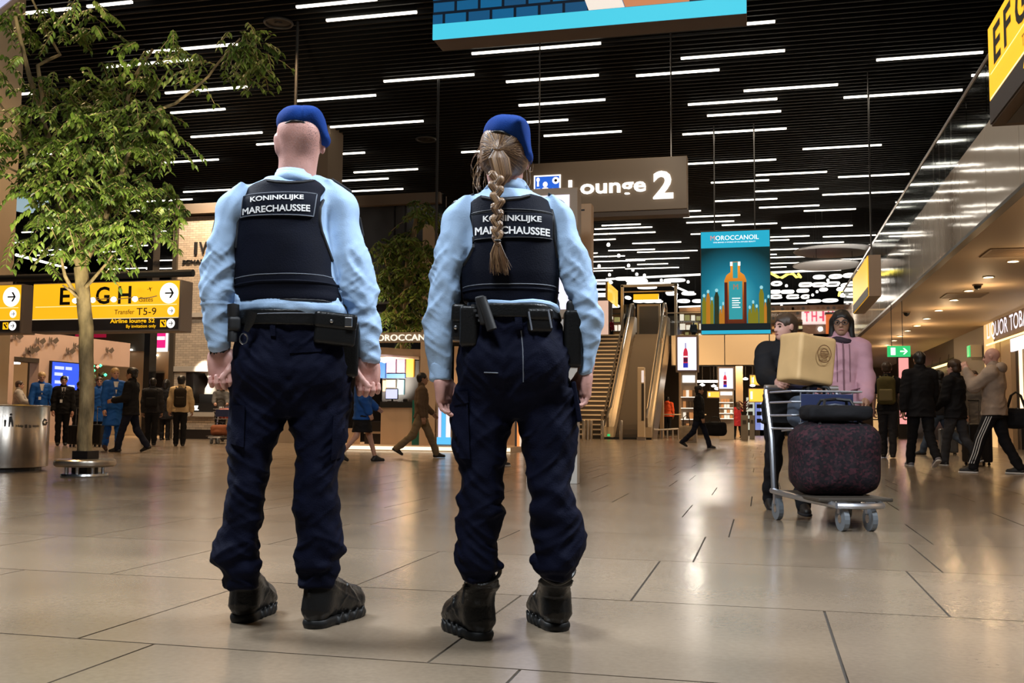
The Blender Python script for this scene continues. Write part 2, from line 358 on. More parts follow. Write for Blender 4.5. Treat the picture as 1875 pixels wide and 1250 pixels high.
# one strip running the other way at the far left
a = at(30, 466.5, 30); b = at(121, 490, 45)
tag(MB().tube([a, b], .05, 8).build('ceiling_light', M_STRIP), 'long slanting light line behind the foliage of the big tree', 'light')
# loudspeakers in the ceiling
M_SPK = mat('speaker_ring', (.05, .05, .05), .5)
for px, py, lab in ((510, 42, 'round black ceiling loudspeaker above the man in the beret'), (780, 255, 'round black ceiling loudspeaker between the two officers')):
    p = atz(px, py, CZ-.05); t = thing('ceiling_loudspeaker', lab, 'loudspeaker', p)
    MB().tube([(.30*math.cos(2*PI*i/28), .30*math.sin(2*PI*i/28), 0) for i in range(29)], .03, 6).build('ring', M_SPK, t, True)
    MB().lathe([(.001, .05), (.26, .05), (.27, .01), (.09, .0), (.08, -.02), (.001, -.03)], n=24).build('cone', M_BLACK, t, True)

# ------------------------------------------------------------------ columns
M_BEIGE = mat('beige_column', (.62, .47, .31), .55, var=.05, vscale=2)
c0 = at(15, 700, 16.0)
struct(box('trim_1', M_BEIGE, c0.x-1.3, c0.x, 15.0, 16.0, 0, CZ+.2))['label'] = 'beige square column at the edge behind the steel bin'
a = at(508, 300, 27.5); b = at(600, 300, 27.5); mc = at(545, 300, 27.5)
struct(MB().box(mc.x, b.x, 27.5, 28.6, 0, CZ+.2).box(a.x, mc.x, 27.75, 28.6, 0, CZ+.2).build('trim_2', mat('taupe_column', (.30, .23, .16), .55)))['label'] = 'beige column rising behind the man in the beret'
M_POLE = mat('dark_pole', (.03, .028, .027), .5)
for px, Y, z0, lab in ((541, 20, 5, 'thin dark pole hanging from the ceiling above the man'), (802, 24, 2.6, 'thin dark pole left of the plaited woman')):
    p = at(px, 200, Y); tag(MB().tube([(p.x, Y, z0), (p.x, Y, CZ)], .035, 8).build('pole', M_POLE), lab, 'pole')

# ------------------------------------------------------------------ gallery on the right
XF = 3.56; XS = 7.3; ZS = 4.05
M_PANEL_W = mat('glossy_panel', (.64, .58, .51), .08, metal=.2, spec=.8, bump=.22, bscale=1.2, coat=.6)
M_EDGE = mat('bronze_edge', (.12, .10, .08), .4, .6)
fas = thing('trim_3', 'glossy pale panel fascia of the right-hand gallery', None, (XF, 0, 0), kind='structure'); del fas['label']
fas['label'] = 'glossy pale panel fascia of the gallery above the shops'
y = 4.3; k = 0
while y < 47:
    y2 = min(y+2.2, 47.4); box('panel', M_PANEL_W, 0, .06, y+.012, y2-.012, ZS+.04, 5.56, fas); y = y2; k += 1
box('bottom_edge', M_EDGE, -.02, .12, 4.3, 47.4, ZS-.03, ZS+.03, fas); box('backing', M_EDGE, .062, .10, 4.3, 47.4, ZS, 5.5, fas)
M_GLASS = mat('gallery_glass', (.9, .95, .95), .03, spec=.5, trans=1.0)
M_RAIL = mat('rail_steel', (.35, .32, .29), .3, .9)
bal = thing('gallery_balustrade', 'glass balustrade with steel handrail on the gallery edge', 'balustrade', (XF+.05, 0, 0))
y = 4.3
while y < 47:
    y2 = min(y+1.65, 47.4); box('glass_pane', M_GLASS, -.006, .006, y+.01, y2-.01, 5.56, 6.6, bal); y = y2
MB().tube([(0, 4.3, 6.66), (0, 47.4, 6.66)], .035, 10).build('handrail', M_RAIL, bal, True)
M_SOFFIT = mat('soffit_beige', (.62, .48, .33), .6)
struct(box('trim_4', M_SOFFIT, XF+.02, 15.4, 2, 66, ZS, ZS+.25))['label'] = 'beige underside of the gallery'
M_DL = mat('downlight_glow', (1, .9, .7), .4, emit=(1, .82, .55), estr=30)
M_DLR = mat('downlight_rim', (.75, .68, .55), .4)
for px, py, w_ in ((1855, 478, 1), (1810, 507, 2), (1774, 532, 3), (1747, 549, 4), (1719, 568, 5), (1697, 583, 6), (1679, 596, 7), (1662, 605, 8), (1648, 615, 9), (1637, 623, 10), (1625, 631, 11)):
    p = atz(px, py, ZS-.01)
    t = thing('downlight', ordn(w_-1)+' recessed downlight in the beige soffit, counted from the nearest', 'light', (p.x, p.y, ZS-.012), group='soffit downlights')
    MB().lathe([(.001, 0), (.10, 0), (.10, .008), (.001, .008)], n=18).build('lens', M_DL, t)
    MB().tube([(.115*math.cos(2*PI*i/20), .115*math.sin(2*PI*i/20), 0) for i in range(21)], .015, 6).build('rim', M_DLR, t, True)
M_VENT = mat('vent_brown', (.28, .2, .13), .6)
for px, py, lab in ((1855, 462, 'square air vent in the soffit by the nearest downlight'), (1765, 541, 'long air vent in the soffit among the downlights')):
    p = atz(px, py, ZS-.01); t = thing('air_vent', lab, 'vent', (p.x, p.y, ZS-.02))
    MB().box(-.5, .5, -.5, -.45, 0, .02).box(-.5, .5, .45, .5, 0, .02).box(-.5, -.45, -.45, .45, 0, .02).box(.45, .5, -.45, .45, 0, .02).build('vent_frame', M_VENT, t)
    for i in range(8): box('vent_slat', M_VENT, -.45, .45, -.42+.11*i, -.36+.11*i, .004, .018, t)
p = atz(1790, 522, ZS-.02); t = thing('security_camera', 'small dome camera on the soffit between two downlights', 'camera', (p.x, p.y, ZS-.03))
MB().lathe([(.09, .02), (.09, -.02), (.07, -.07), (.03, -.1), (.001, -.105)], n=16).build('dome', M_BLACK, t, True); box('mount', M_VENT, -.1, .1, -.1, .1, .0, .028, t)
p = atz(1660, 572, ZS-.02); t = thing('security_camera', 'small dark dome camera on the soffit above the exit sign', 'camera', (p.x, p.y, ZS-.03))
MB().lathe([(.09, .02), (.09, -.02), (.07, -.07), (.03, -.1), (.001, -.105)], n=16).build('dome', M_BLACK, t, True); box('mount', M_VENT, -.1, .1, -.1, .1, .0, .028, t)
# shop fronts under the gallery
M_GREY = mat('grey_cladding', (.42, .40, .37), .5); M_GOLD = mat('lit_gold_panel', (.7, .5, .28), .5, emit=(1, .62, .25), estr=.75)
M_BEIGE2 = mat('beige_cladding', (.62, .45, .28), .5); M_BROWN = mat('brown_wood', (.16, .075, .025), .5, var=.25, vscale=3, stretch=(1, 1, .15))
M_VOID = mat('shop_dark', (.012, .010, .010), .4); M_WLIT = glow('lit_white', (.92, .90, 1), 1.05); M_TUBE = glow('yellow_tube', (1, .72, .25), 3.0)
sx = lambda px, py=700: atx(px, py, XS).y
struct(box('wall_shopfront_1', M_GREY, XS, XS+.4, sx(1805), sx(1748), 0, ZS))
struct(box('wall_shopfront_2', M_GOLD, XS-.02, XS+.4, sx(1822), sx(1805), 0, ZS))
struct(box('wall_shopfront_7', mat('sign_board_gold', (.22, .12, .045), .5), XS-.02, XS+.4, 24, sx(1823), 3.36, ZS)); struct(MB().box(XS, XS+.4, 24, sx(1824), 3.34, 3.36).box(XS, XS+.3, sx(1852), sx(1834), 0, 3.35).box(XS, XS+.3, sx(1832.5), sx(1824), 0, 3.35).build('wall_shopfront_3', M_BEIGE2))
struct(box('wall_shopfront_4', M_VOID, XS+.35, XS+.5, 24, 42, 0, ZS))
t = thing('shop_door', 'tall brown wooden door of the liquor shop at the edge of the frame', 'door', (XS+.2, 0, 0))
d0 = sx(1860); yy = d0
while yy > 27.5: box('plank', M_BROWN, 0, .08, yy-.98, yy, .02, 3.2, t); yy -= 1.0
box('door_frame', M_VOID, -.08, .1, d0+.03, sx(1853), 0, 3.3, t); box('light_strip', glow('warm_strip', (1, .7, .4), 2.2), -.09, .0, d0, d0+.06, 1.2, 3.25, t)
t = thing('shop_lettering', 'white lit letters reading LIQUOR TOBA on the shop beside the wooden door', 'sign', (XS-.12, 0, 0))
ya = sx(1820); 
text('LIQUOR TOBACCO', lambda u, v: (-.05, ya-6.9*u, 3.40+.56*v), .008).build('letters', M_WLIT, t)
MB().tube([(-.05, ya+.05, 3.3), (-.05, ya-7, 3.3)], .03, 8).build('yellow_tube', M_TUBE, t)
text('&', lambda u, v: (-.03+.0*u, sx(1809)-.5*u, 3.3+.5*v)).build('mark', M_VOID, t) if False else None
tag(MB().box(XS-.06, XS, 27, sx(1856), 2.9, 3.28).build('shop_lightbox', M_WLIT), 'plain white lit panel under the liquor shop letters', 'lightbox')
# exit box on the grey wall
e0 = sx(1800, 640); e1 = sx(1772, 640); t = thing('exit_light', 'small white box with green running-man sign on the grey wall', 'sign', (XS, 0, 0))
box('case', mat('case_grey', (.5, .48, .44), .5), -.40, -.04, e0-.05, e0+.4, 3.0, 3.42, t); M_GREEN = glow('exit_green', (.02, .45, .13), 1.3); M_EXW = glow('exit_white', (.75, 1, .8), 1.6)
box('green_face', M_GREEN, -.44, -.405, e0-.03, e0+.38, 3.02, 3.40, t)
box('bracket', M_GREY, -.35, 0, e0+.1, e0+.2, 2.9, 3.0, t)
mm = MB(); fm = lambda u, v: (-.95+.8*0, e0+u, v)
# hanging green exit sign
p = at(1646, 643, 29); t = thing('exit_sign', 'hanging green exit sign with white door and arrow under the gallery', 'sign', (p.x, 29, p.z))
W, H = .295, .148; box('panel', M_GREEN, -W, W, 0, .05, -H, H, t, .008)
rm = rectmap(-1, 1, -1, 1, -.003); f2 = lambda u, v: (u, -.003, v); mm = MB()
poly(mm, [(-.21, -.1), (-.09, -.1), (-.09, .1), (-.21, .1)], f2)
mm.build('door_pictogram', M_EXW, t); mm = MB(); poly(mm, [(.03, -.018), (.16, -.018), (.16, .018), (.03, .018)], f2); poly(mm, [(.10, .085), (.14, .085), (.225, 0), (.14, -.085), (.10, -.085), (.18, 0)], f2)
mm.build('arrow_pictogram', M_EXW, t)
for dx in (-.18, .1): MB().tube([(dx, .02, H), (dx, .02, ZS-p.z)], .009, 6).build('hanging_rod', M_POLE, t)
# the dark shop further on
struct(box('wall_shopfront_5', M_VOID, XS+.3, XS+.5, 42, 66, 0, ZS)); struct(box('wall_shopfront_6', mat('shop_header', (.06, .045, .03), .5), XS, XS+.3, sx(1748), 66, 3.35, ZS))
t = thing('light_bar', 'long yellow light bar over the dark shop under the gallery', 'light', (XS-.08, 0, 0)); MB().tube([(0, sx(1746), 3.12), (0, 52, 3.12)], .05, 8).build('tube', M_TUBE, t, True)
for q in range(5): MB().tube([(0, sx(1740)+2*q, 3.12), (0.05, sx(1740)+2*q, 3.5)], .012, 6).build('bracket', M_POLE, t)
t = thing('poster_lightbox', 'tall pink lit poster panel beside the dark shop', 'poster', (0, 0, 0)); a = at(1646, 700, 52); b = at(1664, 700, 52)
z0 = at(1650, 776, 52).z; z1 = at(1650, 655, 52).z
box('frame', M_VOID, a.x-.05, b.x+.05, 52, 52.3, 0, z1+.05, t); box('pink_field', glow('poster_pink', (1, .38, .36), 1.0), a.x, b.x, 51.97, 52, z0, z1, t)
mm = MB(); f3 = lambda u, v: (a.x+u*(b.x-a.x), 51.96, z0+v*(z1-z0)); poly(mm, [(.1, .25), (.5, .2), (.9, .35), (.8, .6), (.4, .65), (.15, .5)], f3); mm.build('print', glow('poster_white', (.9, .85, 1), .8), t)
mm = MB(); poly(mm, [(.3, .42), (.7, .38), (.65, .52), (.4, .55)], f3); 
for i, (px, c, s) in enumerate([(1604, (1, .6, .25), .6), (1616, (.35, .6, 1), .7), (1634, (1, .55, .2), .9), (1676, (1, .5, .2), .5)]):
    p = at(px, 720, 60); t = thing('shop_display', 'glowing %s display at the back under the gallery' % ('amber', 'blue', 'orange', 'copper')[i], 'display', (p.x, 60, 0))
    box('back_panel', glow('display_%d' % i, c, s), -.17, .17, 0, .1, .3, 3.0, t); box('plinth', M_VOID, -.19, .19, -.1, .2, 0, .3, t)
    for z in (.9, 1.5, 2.1): box('shelf', M_VOID, -.18, .18, -.12, 0, z, z+.06, t)
# ------------------------------------------------------------------ signs
M_YEL = glow('sign_yellow', srgb(250, 186, 30), 1.0); M_YEL2 = glow('sign_yellow_pale', srgb(255, 205, 70), 1.05); M_ANTH = mat('sign_anthracite', srgb(58, 52, 50), .5)
M_SBLK = mat('sign_black', (.012, .01, .008), .5); M_SWHT = glow('sign_white', (1, .98, .94), 1.25); M_CASE = mat('sign_case', srgb(150, 130, 112), .5); M_SYT = glow('sign_yellow_text', srgb(255, 190, 20), 1.1)
M_PALE = glow('sign_hairline', (1, .86, .5), 1.0); M_PLN = mat('pictogram_ochre', (.42, .24, .02), .6)
def arrow(mb, c, r, mapf, t=1.0):
    th = .11*r*t
    poly(mb, [(c[0]-.55*r, c[1]-th), (c[0]+.45*r, c[1]-th), (c[0]+.45*r, c[1]+th), (c[0]-.55*r, c[1]+th)], mapf)
    poly(mb, [(c[0]+.02*r, c[1]+.6*r), (c[0]+.28*r, c[1]+.6*r), (c[0]+.68*r, c[1]), (c[0]+.28*r, c[1]-.6*r), (c[0]+.02*r, c[1]-.6*r), (c[0]+.42*r, c[1])], mapf)
def plane_icon(mb, c, s, mapf):
    poly(mb, [(c[0]-s, c[1]-.25*s), (c[0]+.9*s, c[1]+.35*s), (c[0]+s, c[1]+.55*s), (c[0]+.7*s, c[1]+.55*s), (c[0]-.9*s, c[1]-.05*s)], mapf)
    poly(mb, [(c[0]-.1*s, c[1]), (c[0]+.3*s, c[1]-.8*s), (c[0]+.5*s, c[1]-.75*s), (c[0]+.4*s, c[1]+.25*s)], mapf)
    poly(mb, [(c[0]-.1*s, c[1]+.1*s), (c[0]-.3*s, c[1]+.75*s), (c[0]-.1*s, c[1]+.75*s), (c[0]+.4*s, c[1]+.3*s)], mapf)
YS = 13.2
def sgn(px, py): p = at(px, py, YS); return p.x, p.z
def efgh(x0, x1, z0, z1, lab, full=True):
    t = thing('gate_sign', lab, 'sign', (0, 0, 0)); w_ = x1-x0; h_ = z1-z0; zb = z0+.235*h_
    box('case', M_CASE, x0-.01, x1+.03, YS+.005, YS+.32, z0-.03, z1+.015, t, .01)
    box('yellow_field', M_YEL, x0, x1, YS, YS+.02, zb+.012, z1, t); box('dark_band', M_ANTH, x0, x1, YS-.002, YS+.02, z0, zb-.008, t)
    fm = lambda u, v: (x0+u, YS-.004, z0+v); f2 = lambda u, v: (x0+u, YS-.008, z0+v)
    A = (x1-x0); m1 = MB(); poly(m1, [(.02*A, .505*h_), (A-.03, .505*h_), (A-.03, .518*h_), (.02*A, .518*h_)], fm); poly(m1, [(0, .236*h_), (A, .236*h_), (A, .248*h_), (0, .248*h_)], fm)
    m1.build('hairlines', M_PALE, t)
    cx = A-.115*h_*2; m2 = MB(); R = .215*h_
    disc(m2, (cx+.0, .745*h_), R, R, fm, 32); disc(m2, (cx+.06*h_, .378*h_), .086*h_, .086*h_, fm, 24); disc(m2, (cx+.06*h_, .118*h_), .096*h_, .096*h_, fm, 24)
    m2.build('arrow_discs', M_SWHT, t)
    m3 = MB(); m8 = MB(); arrow(m8, (cx, .745*h_), R*.78, f2, .8); arrow(m8, (cx+.06*h_, .378*h_), .066*h_, f2, .8); arrow(m8, (cx+.06*h_, .118*h_), .076*h_, f2, .9); m8.build('arrow_print', M_SBLK, t)
    m4 = MB(); ic = A-.345*h_
    poly(m4, [(ic-.07*h_, .045*h_), (ic+.07*h_, .045*h_), (ic+.07*h_, .195*h_), (ic-.07*h_, .195*h_)], fm); m4.build('lounge_icon', M_SYT, t)
    m5 = MB(); poly(m5, [(ic-.05*h_, .15*h_), (ic-.02*h_, .17*h_), (ic+.05*h_, .08*h_), (ic+.02*h_, .06*h_)], f2); disc(m5, (ic+.03*h_, .16*h_), .018*h_, .018*h_, f2, 10); m5.build('lounge_figure', M_ANTH, t)
    if full:
        for ch, u0, u1 in (('E', .190, .262), ('F', .305, .372), ('G', .440, .535), ('H', .592, .682)):
            text(ch, lambda u, v, u0=u0, u1=u1: (x0+A*(u0+(u1-u0)*u), YS-.006, z0+h_*(.545+.37*v)), .018, m3)
        m6 = MB(); plane_icon(m6, (A*.805, .835*h_), .06*h_, f2)
        text('Gates', lambda u, v: (x0+A*(.733+.096*u), YS-.006, z0+h_*(.575+.10*v)), .012, m6)
        text('Transfer', lambda u, v: (x0+A*(.572+.135*u), YS-.006, z0+h_*(.325+.10*v)), .012, m6); m6.build('small_words', M_PLN, t)
        text('T5-9', lambda u, v: (x0+A*(.722+.132*u), YS-.006, z0+h_*(.30+.15*v)), .004, m3)
        m7 = MB(); text('Airline lounge 52', lambda u, v: (x0+A*(.545+.300*u), YS-.006, z0+h_*(.115+.115*v)), .02, m7); m7.build('lounge_words', M_SYT, t); m7 = MB()
        text('By invitation only', lambda u, v: (x0+A*(.655+.20*u), YS-.006, z0+h_*(.02+.085*v)), .012, m7); m7.build('invitation_words', M_SYT, t)
    if full: m3.build('black_print', M_SBLK, t)
    return t
xa, zt = sgn(62, 521); xb, _ = sgn(329, 512); _, zb = sgn(200, 604); zt = sgn(200, 517)[1]
s1 = efgh(xa, xb, zb, zt, 'long yellow hanging gate sign reading EFGH behind the tree trunk')
x2 = sgn(39, 520)[0]
s2 = efgh(x2-(xb-xa), x2, zb-.0, zt, 'yellow gate sign cut off at the left edge with three arrows', False)
t = thing('sign_pipe', 'thick black pipe the yellow gate signs hang from', 'pipe', (0, 0, 0)); pz = sgn(200, 501)[1]
MB().tube([(sgn(343, 500)[0], YS+.16, pz), (xa-6, YS+.16, pz)], .055, 14).build('pipe', M_BLACK, t, True)
for xx in (xb-.25, xa+.3, x2-.25): MB().tube([(xx, YS+.16, zt), (xx, YS+.16, pz)], .015, 6).build('hanger', M_POLE, t)
# bright flares on the sign front, put in as glowing lenses on arms
M_LAMP = glow('lamp_white', (1, .97, .9), 6)
for px, py in ((585, 255), (722, 250), (885, 245), (1052, 242)):
    p = at(px*440/1875, 490+py*150/639, YS-.5)
    t = thing('sign_lamp', ordn(int(px > 600)+int(px > 800)+int(px > 1000))+' small round lamp from the left on the EFGH sign', 'lamp', p, group='lamps along the gate sign')
    MB().lathe([(.001, -.03), (.035, -.025), (.04, 0), (.001, .01)], n=14).build('lens', M_LAMP, t, True).rotation_euler = (1.2, 0, .3)
    MB().tube([(0, .02, .0), (.03, .3, .05), (.03, .49, .1)], .008, 6).build('lamp_arm', M_CASE, t)
# right-hand gate sign, side-on
XG = 2.27; ys0 = atx(1813, 140, XG).y; gz = lambda py, px=1813: atx(px, py, XG).z
t = thing('gate_sign', 'big yellow gate sign hanging at the right edge above the gallery fascia', 'sign', (XG, 0, 0)); zt, zb, zc = gz(50), gz(231), gz(187); yn = ys0-4.2; h_ = zt-zb
box('case', mat('sign_case_dark', srgb(92, 72, 52), .5), .004, .36, yn, ys0+.02, zb-.02, zt+.01, t, .01)
box('yellow_field', M_YEL, -.01, .02, yn, ys0, zc, zt, t); box('dark_band', M_ANTH, -.012, .02, yn, ys0, zb, zc-.01, t); box('underside_groove', M_VOID, .12, .3, yn, ys0-.1, zb-.024, zb-.018, t)
mm = MB(); gm = lambda u, v: (-.014, ys0-u, zb+v); poly(mm, [(.05, zc-zb-.008), (4.1, zc-zb-.008), (4.1, zc-zb+.012), (.05, zc-zb+.012)], gm); poly(mm, [(.08, .49*h_), (4.1, .49*h_), (4.1, .5*h_), (.08, .5*h_)], gm); mm.build('hairlines', M_PALE, t)
mm = MB()
for ch, u0, wd in (('E', .24, .30), ('F', .68, .28), ('G', 1.12, .40), ('H', 1.68, .38)): text(ch, lambda u, v, u0=u0, wd=wd: gm(u0+wd*u, h_*(.54+.38*v)), .026, mm)
text('T5-9', lambda u, v: gm(1.9+.5*u, h_*(.29+.15*v)), .004, mm); mm.build('black_print', M_SBLK, t)
mm = MB(); text('Airline lounge 52', lambda u, v: gm(1.35+1.3*u, h_*(.08+.12*v)), .02, mm); mm.build('lounge_words', M_SYT, t)
mm = MB(); text('Transfer', lambda u, v: gm(1.33+.5*u, h_*(.31+.11*v)), .012, mm); mm.build('small_words', M_PLN, t)
for yy in (ys0-.5, ys0-3.4): MB().tube([(.18, yy, zt), (.18, yy, CZ)], .012, 6).build('hanging_rod', M_RAIL, t)
# small yellow sign further along
X2 = 2.55; yA = atx(1590, 520, X2).y; yB = atx(1562, 520, X2).y; z1 = atx(1590, 465, X2).z; z0 = atx(1590, 543, X2).z
t = thing('gate_sign', 'distant yellow hanging sign left of the glass balustrade', 'sign', (X2, 0, 0)); box('case', M_CASE, .01, .3, yA, yB, z0, z1, t, .01); box('yellow_field', M_YEL, -.01, .012, yA+.02, yB-.02, z0+.02, z1-.02, t)
box('dark_band', M_ANTH, -.014, 0, yA+.02, yB-.02, z0+.02, z0+.24, t)
for k in range(4): MB().tube([(.1+.06*k, yA+.3+.5*k, z1), (.1+.06*k, yA+.3+.5*k, CZ)], .012, 6).build('hanging_rod', M_RAIL, t)
# Lounge 2
YL = 20.0; L = lambda px, py: (lambda p: (p.x, p.z))(at(px, py, YL)); x0, zt = L(958, 300); x1, _ = L(1258, 290); zt = L(1100, 293)[1]; zb = L(1100, 388)[1]
t = thing('lounge_sign', 'wide taupe hanging sign reading Lounge 2 above the plaited woman', 'sign', (0, 0, 0)); M_TAUPE = mat('taupe_panel', srgb(132, 114, 94), .45)
box('panel', M_TAUPE, x0, x1, YL, YL+.3, zb, zt, t, .012); box('bottom_lip', mat('taupe_dark', srgb(84, 70, 58), .5), x0+.02, x1+.02, YL+.02, YL+.4, zb-.1, zb-.005, t)
M_LWH = glow('letter_white', (1, .97, .9), 1.5); mm = MB()
def Lbox(body, ax0, ax1, ay0, ay1, b):
    a, z1 = L((ax0+ax1)/2, ay0); _, z0 = L((ax0+ax1)/2, ay1); xa = L(ax0, 340)[0]; xb = L(ax1, 340)[0]
    text(body, lambda u, v: (xa+(xb-xa)*u, YL-.03, z0+(z1-z0)*v), b, mm, depth=lambda u, v: (xa+(xb-xa)*u, YL+.01, z0+(z1-z0)*v))
Lbox('Lounge', 1041, 1183, 327, 362, .02); Lbox('2', 1196, 1233, 313, 364, .03); mm.build('letters', M_LWH, t)
a, z1 = L(978, 322); b, _ = L(1027, 320); _, z0 = L(1000, 366); box('icon_border', M_SWHT, a, b, YL-.02, YL, z0, z1, t); e = .03
box('icon_field', glow('icon_blue', (.02, .12, .62), 1), a+e, b-e, YL-.025, YL-.005, z0+e, z1-e, t); mm = MB(); w_ = b-a; h_ = z1-z0; im = lambda u, v: (a+u*w_, YL-.03, z0+v*h_)
disc(mm, (.82, .76), .13, .14, im, 20); disc(mm, (.43, .62), .09, .11, im, 16); poly(mm, [(.30, .1), (.56, .1), (.58, .42), (.5, .5), (.36, .5), (.28, .42)], im); disc(mm, (.16, .82), .065, .09, im, 14)
poly(mm, [(.12, .55), (.2, .55), (.19, .74), (.13, .74)], im); poly(mm, [(.10, .1), (.24, .1), (.24, .46), (.10, .46)], im); poly(mm, [(.6, .3), (.72, .46), (.74, .4), (.66, .2)], im); mm.build('icon_figures', M_SWHT, t)
mm = MB(); disc(mm, (.82, .76), .055, .06, lambda u, v: (a+u*w_, YL-.034, z0+v*h_), 14); mm.build('icon_clock', M_SBLK, t)
for px in (985, 1228): p = at(px, 280, YL); MB().tube([(p.x, YL+.12, zt), (p.x, YL+.12, CZ)], .016, 6).build('hanging_rod', M_RAIL, t)
# the totem with a screen behind the woman
YT = 11.8; Tt = lambda px, py: (lambda p: (p.x, p.z))(at(px, py, YT)); M_TOT = mat('totem_taupe', srgb(158, 136, 112), .45); M_SCR = glow('screen_lilac', (.80, .78, 1.0), 1.05)
t = thing('information_totem', 'tall taupe totem with a pale lilac screen behind the woman', 'totem', (0, 0, 0)); xr, zt = Tt(1058, 342); xl = xr-.92; zs = Tt(1040, 566)[1]
box('cabinet', M_TOT, xl, xr, YT, YT+.25, zs-.1, zt, t, .01); box('screen', M_SCR, xl+.09, xr-.10, YT-.01, YT, zs+.0, zt-.09, t)
a, _ = Tt(1040, 700); b, _ = Tt(1056, 700); box('post', mat('totem_white', (.7, .66, .6), .5), xl+.3, b, YT+.05, YT+.22, 0, zs-.1, t, .006)
p0, p1 = at(1060, 373, 13.5), at(1083, 373, 13.5); t = thing('information_totem', 'plain tall beige panel standing behind the lilac screen', 'totem', (0, 0, 0))
box('panel', mat('totem_beige', srgb(206, 170, 132), .5), p0.x-.5, p1.x, 13.5, 13.7, at(1070, 600, 13.5).z, p0.z, t, .01); box('post', M_CASE, p0.x-.46, p0.x-.24, 13.52, 13.68, 0, at(1070, 600, 13.5).z, t); box('slot', M_BLACK, p0.x+.02, p0.x+.08, 13.49, 13.5, p0.z-.1, p0.z-.08, t)
# big banner over the hall
YB = 12.0; B = lambda px, py: (lambda p: (p.x, p.z))(at(px, py, YB)); x0, zb0 = B(792, 72); x1, zb1 = B(1367, 24); zb = (zb0+zb1)/2
t = thing('advert_lightbox', 'huge lightbox banner hanging over the hall with a cyan bottom edge', 'advertisement', (0, 0, 0))
box('case', mat('lightbox_case', srgb(96, 82, 74), .5), x0, x1, YB+.01, YB+.42, zb, zb+2.2, t, .01)
box('cyan_edge', glow('cyan_print', srgb(70, 196, 222), 1), x0, x1, YB, YB+.02, zb, zb+.20, t)
m_brk = glow('teal_brick_print', srgb(16, 84, 124), .9); nt = m_brk.node_tree; bk = nt.nodes.new('ShaderNodeTexBrick'); tc = nt.nodes.new('ShaderNodeTexCoord'); mp = nt.nodes.new('ShaderNodeMapping'); mp.inputs['Rotation'].default_value = (PI/2, 0, 0)
bk.inputs['Scale'].default_value = 1.6; bk.inputs['Color1'].default_value = srgb(14, 92, 138)+(1,); bk.inputs['Color2'].default_value = srgb(20, 66, 104)+(1,); bk.inputs['Mortar'].default_value = srgb(6, 20, 34)+(1,); bk.inputs['Mortar Size'].default_value = .03
nt.links.new(tc.outputs['Object'], mp.inputs[0]); nt.links.new(mp.outputs[0], bk.inputs['Vector']); nt.links.new(bk.outputs['Color'], nt.nodes['Principled BSDF'].inputs['Emission Color'])
nt.links.new(bk.outputs['Color'], nt.nodes['Principled BSDF'].inputs['Base Color'])
box('print', m_brk, x0, x1, YB, YB+.02, zb+.201, zb+2.2, t); bx = lambda px: B(px, 20)[0]; bf = lambda u, v: (u, YB-.004, v); mm = MB()
poly(mm, [(bx(1078), zb+.201), (bx(1144), zb+.201), (bx(1128), zb+.5), (bx(1100), zb+1.4), (bx(1050), zb+1.4), (bx(1062), zb+.5)], bf); mm.build('white_fabric_print', glow('fabric_white', (.86, .78, .70), .9), t)
mm = MB(); poly(mm, [(bx(1145), zb+.201), (bx(1262), zb+.201), (bx(1280), zb+.7), (bx(1260), zb+1.6), (bx(1110), zb+1.6), (bx(1130), zb+.5)], bf); mm.build('skin_print', glow('skin_print', srgb(196, 128, 88), .9), t)
mm = MB(); poly(mm, [(bx(1263), zb+.201), (x1, zb+.201), (x1, zb+1.8), (bx(1262), zb+1.6), (bx(1282), zb+.7)], bf); mm.build('dark_print', glow('dark_print', (.02, .02, .03), .9), t)
for u in (.2, .8): MB().tube([(x0+(x1-x0)*u, YB+.2, zb+2.2), (x0+(x1-x0)*u, YB+.2, CZ)], .02, 6).build('hanging_rod', M_RAIL, t)
# the hair-oil banner
YM = 29.94; Q = lambda px, py: (lambda p: (p.x, p.z))(at(px, py, YM)); x0, _ = Q(1284, 520); x1, _ = Q(1410, 520); zt = Q(1346, 423)[1]; zb = Q(1346, 611)[1]; W = x1-x0; H = zt-zb
t = thing('advert_banner', 'hanging teal banner with an amber bottle above the escalators', 'advertisement', (0, 0, 0)); bm_ = lambda d: (lambda u, v: (x0+W*u, YM-d, zb+H*v))
box('case', M_CASE, x0-.02, x1+.02, YM+.005, YM+.18, zb, zt+.04, t)
m_tg = glow('teal_gradient', (.02, .3, .38), 1); nt = m_tg.node_tree; tc = nt.nodes.new('ShaderNodeTexCoord'); mp = nt.nodes.new('ShaderNodeMapping'); g_ = nt.nodes.new('ShaderNodeTexGradient'); g_.gradient_type = 'SPHERICAL'; cr = nt.nodes.new('ShaderNodeValToRGB')
mp.inputs['Location'].default_value = (-(x0+W*.45)*.66, 0, -(zb+H*.36)*.66); mp.inputs['Scale'].default_value = (.66, 0, .66)
cr.color_ramp.elements[0].color = srgb(4, 20, 30)+(1,); cr.color_ramp.elements[1].color = srgb(70, 185, 205)+(1,); e_ = cr.color_ramp.elements.new(.5); e_.color = srgb(16, 112, 138)+(1,)
nt.links.new(tc.outputs['Object'], mp.inputs[0]); nt.links.new(mp.outputs[0], g_.inputs[0]); nt.links.new(g_.outputs['Fac'], cr.inputs[0]); nt.links.new(cr.outputs[0], nt.nodes['Principled BSDF'].inputs['Emission Color'])
box('print', m_tg, x0, x1, YM, YM+.02, zb, zt, t); m_cy = glow('banner_cyan', srgb(40, 172, 204), 1); mm = MB(); poly(mm, [(0, .84), (1, .84), (1, 1), (0, 1)], bm_(.002)); mm.build('cyan_band', m_cy, t); mm = MB(); poly(mm, [(0, 0), (1, 0), (1, .035), (0, .035)], bm_(.002)); mm.build('cyan_band', m_cy, t)
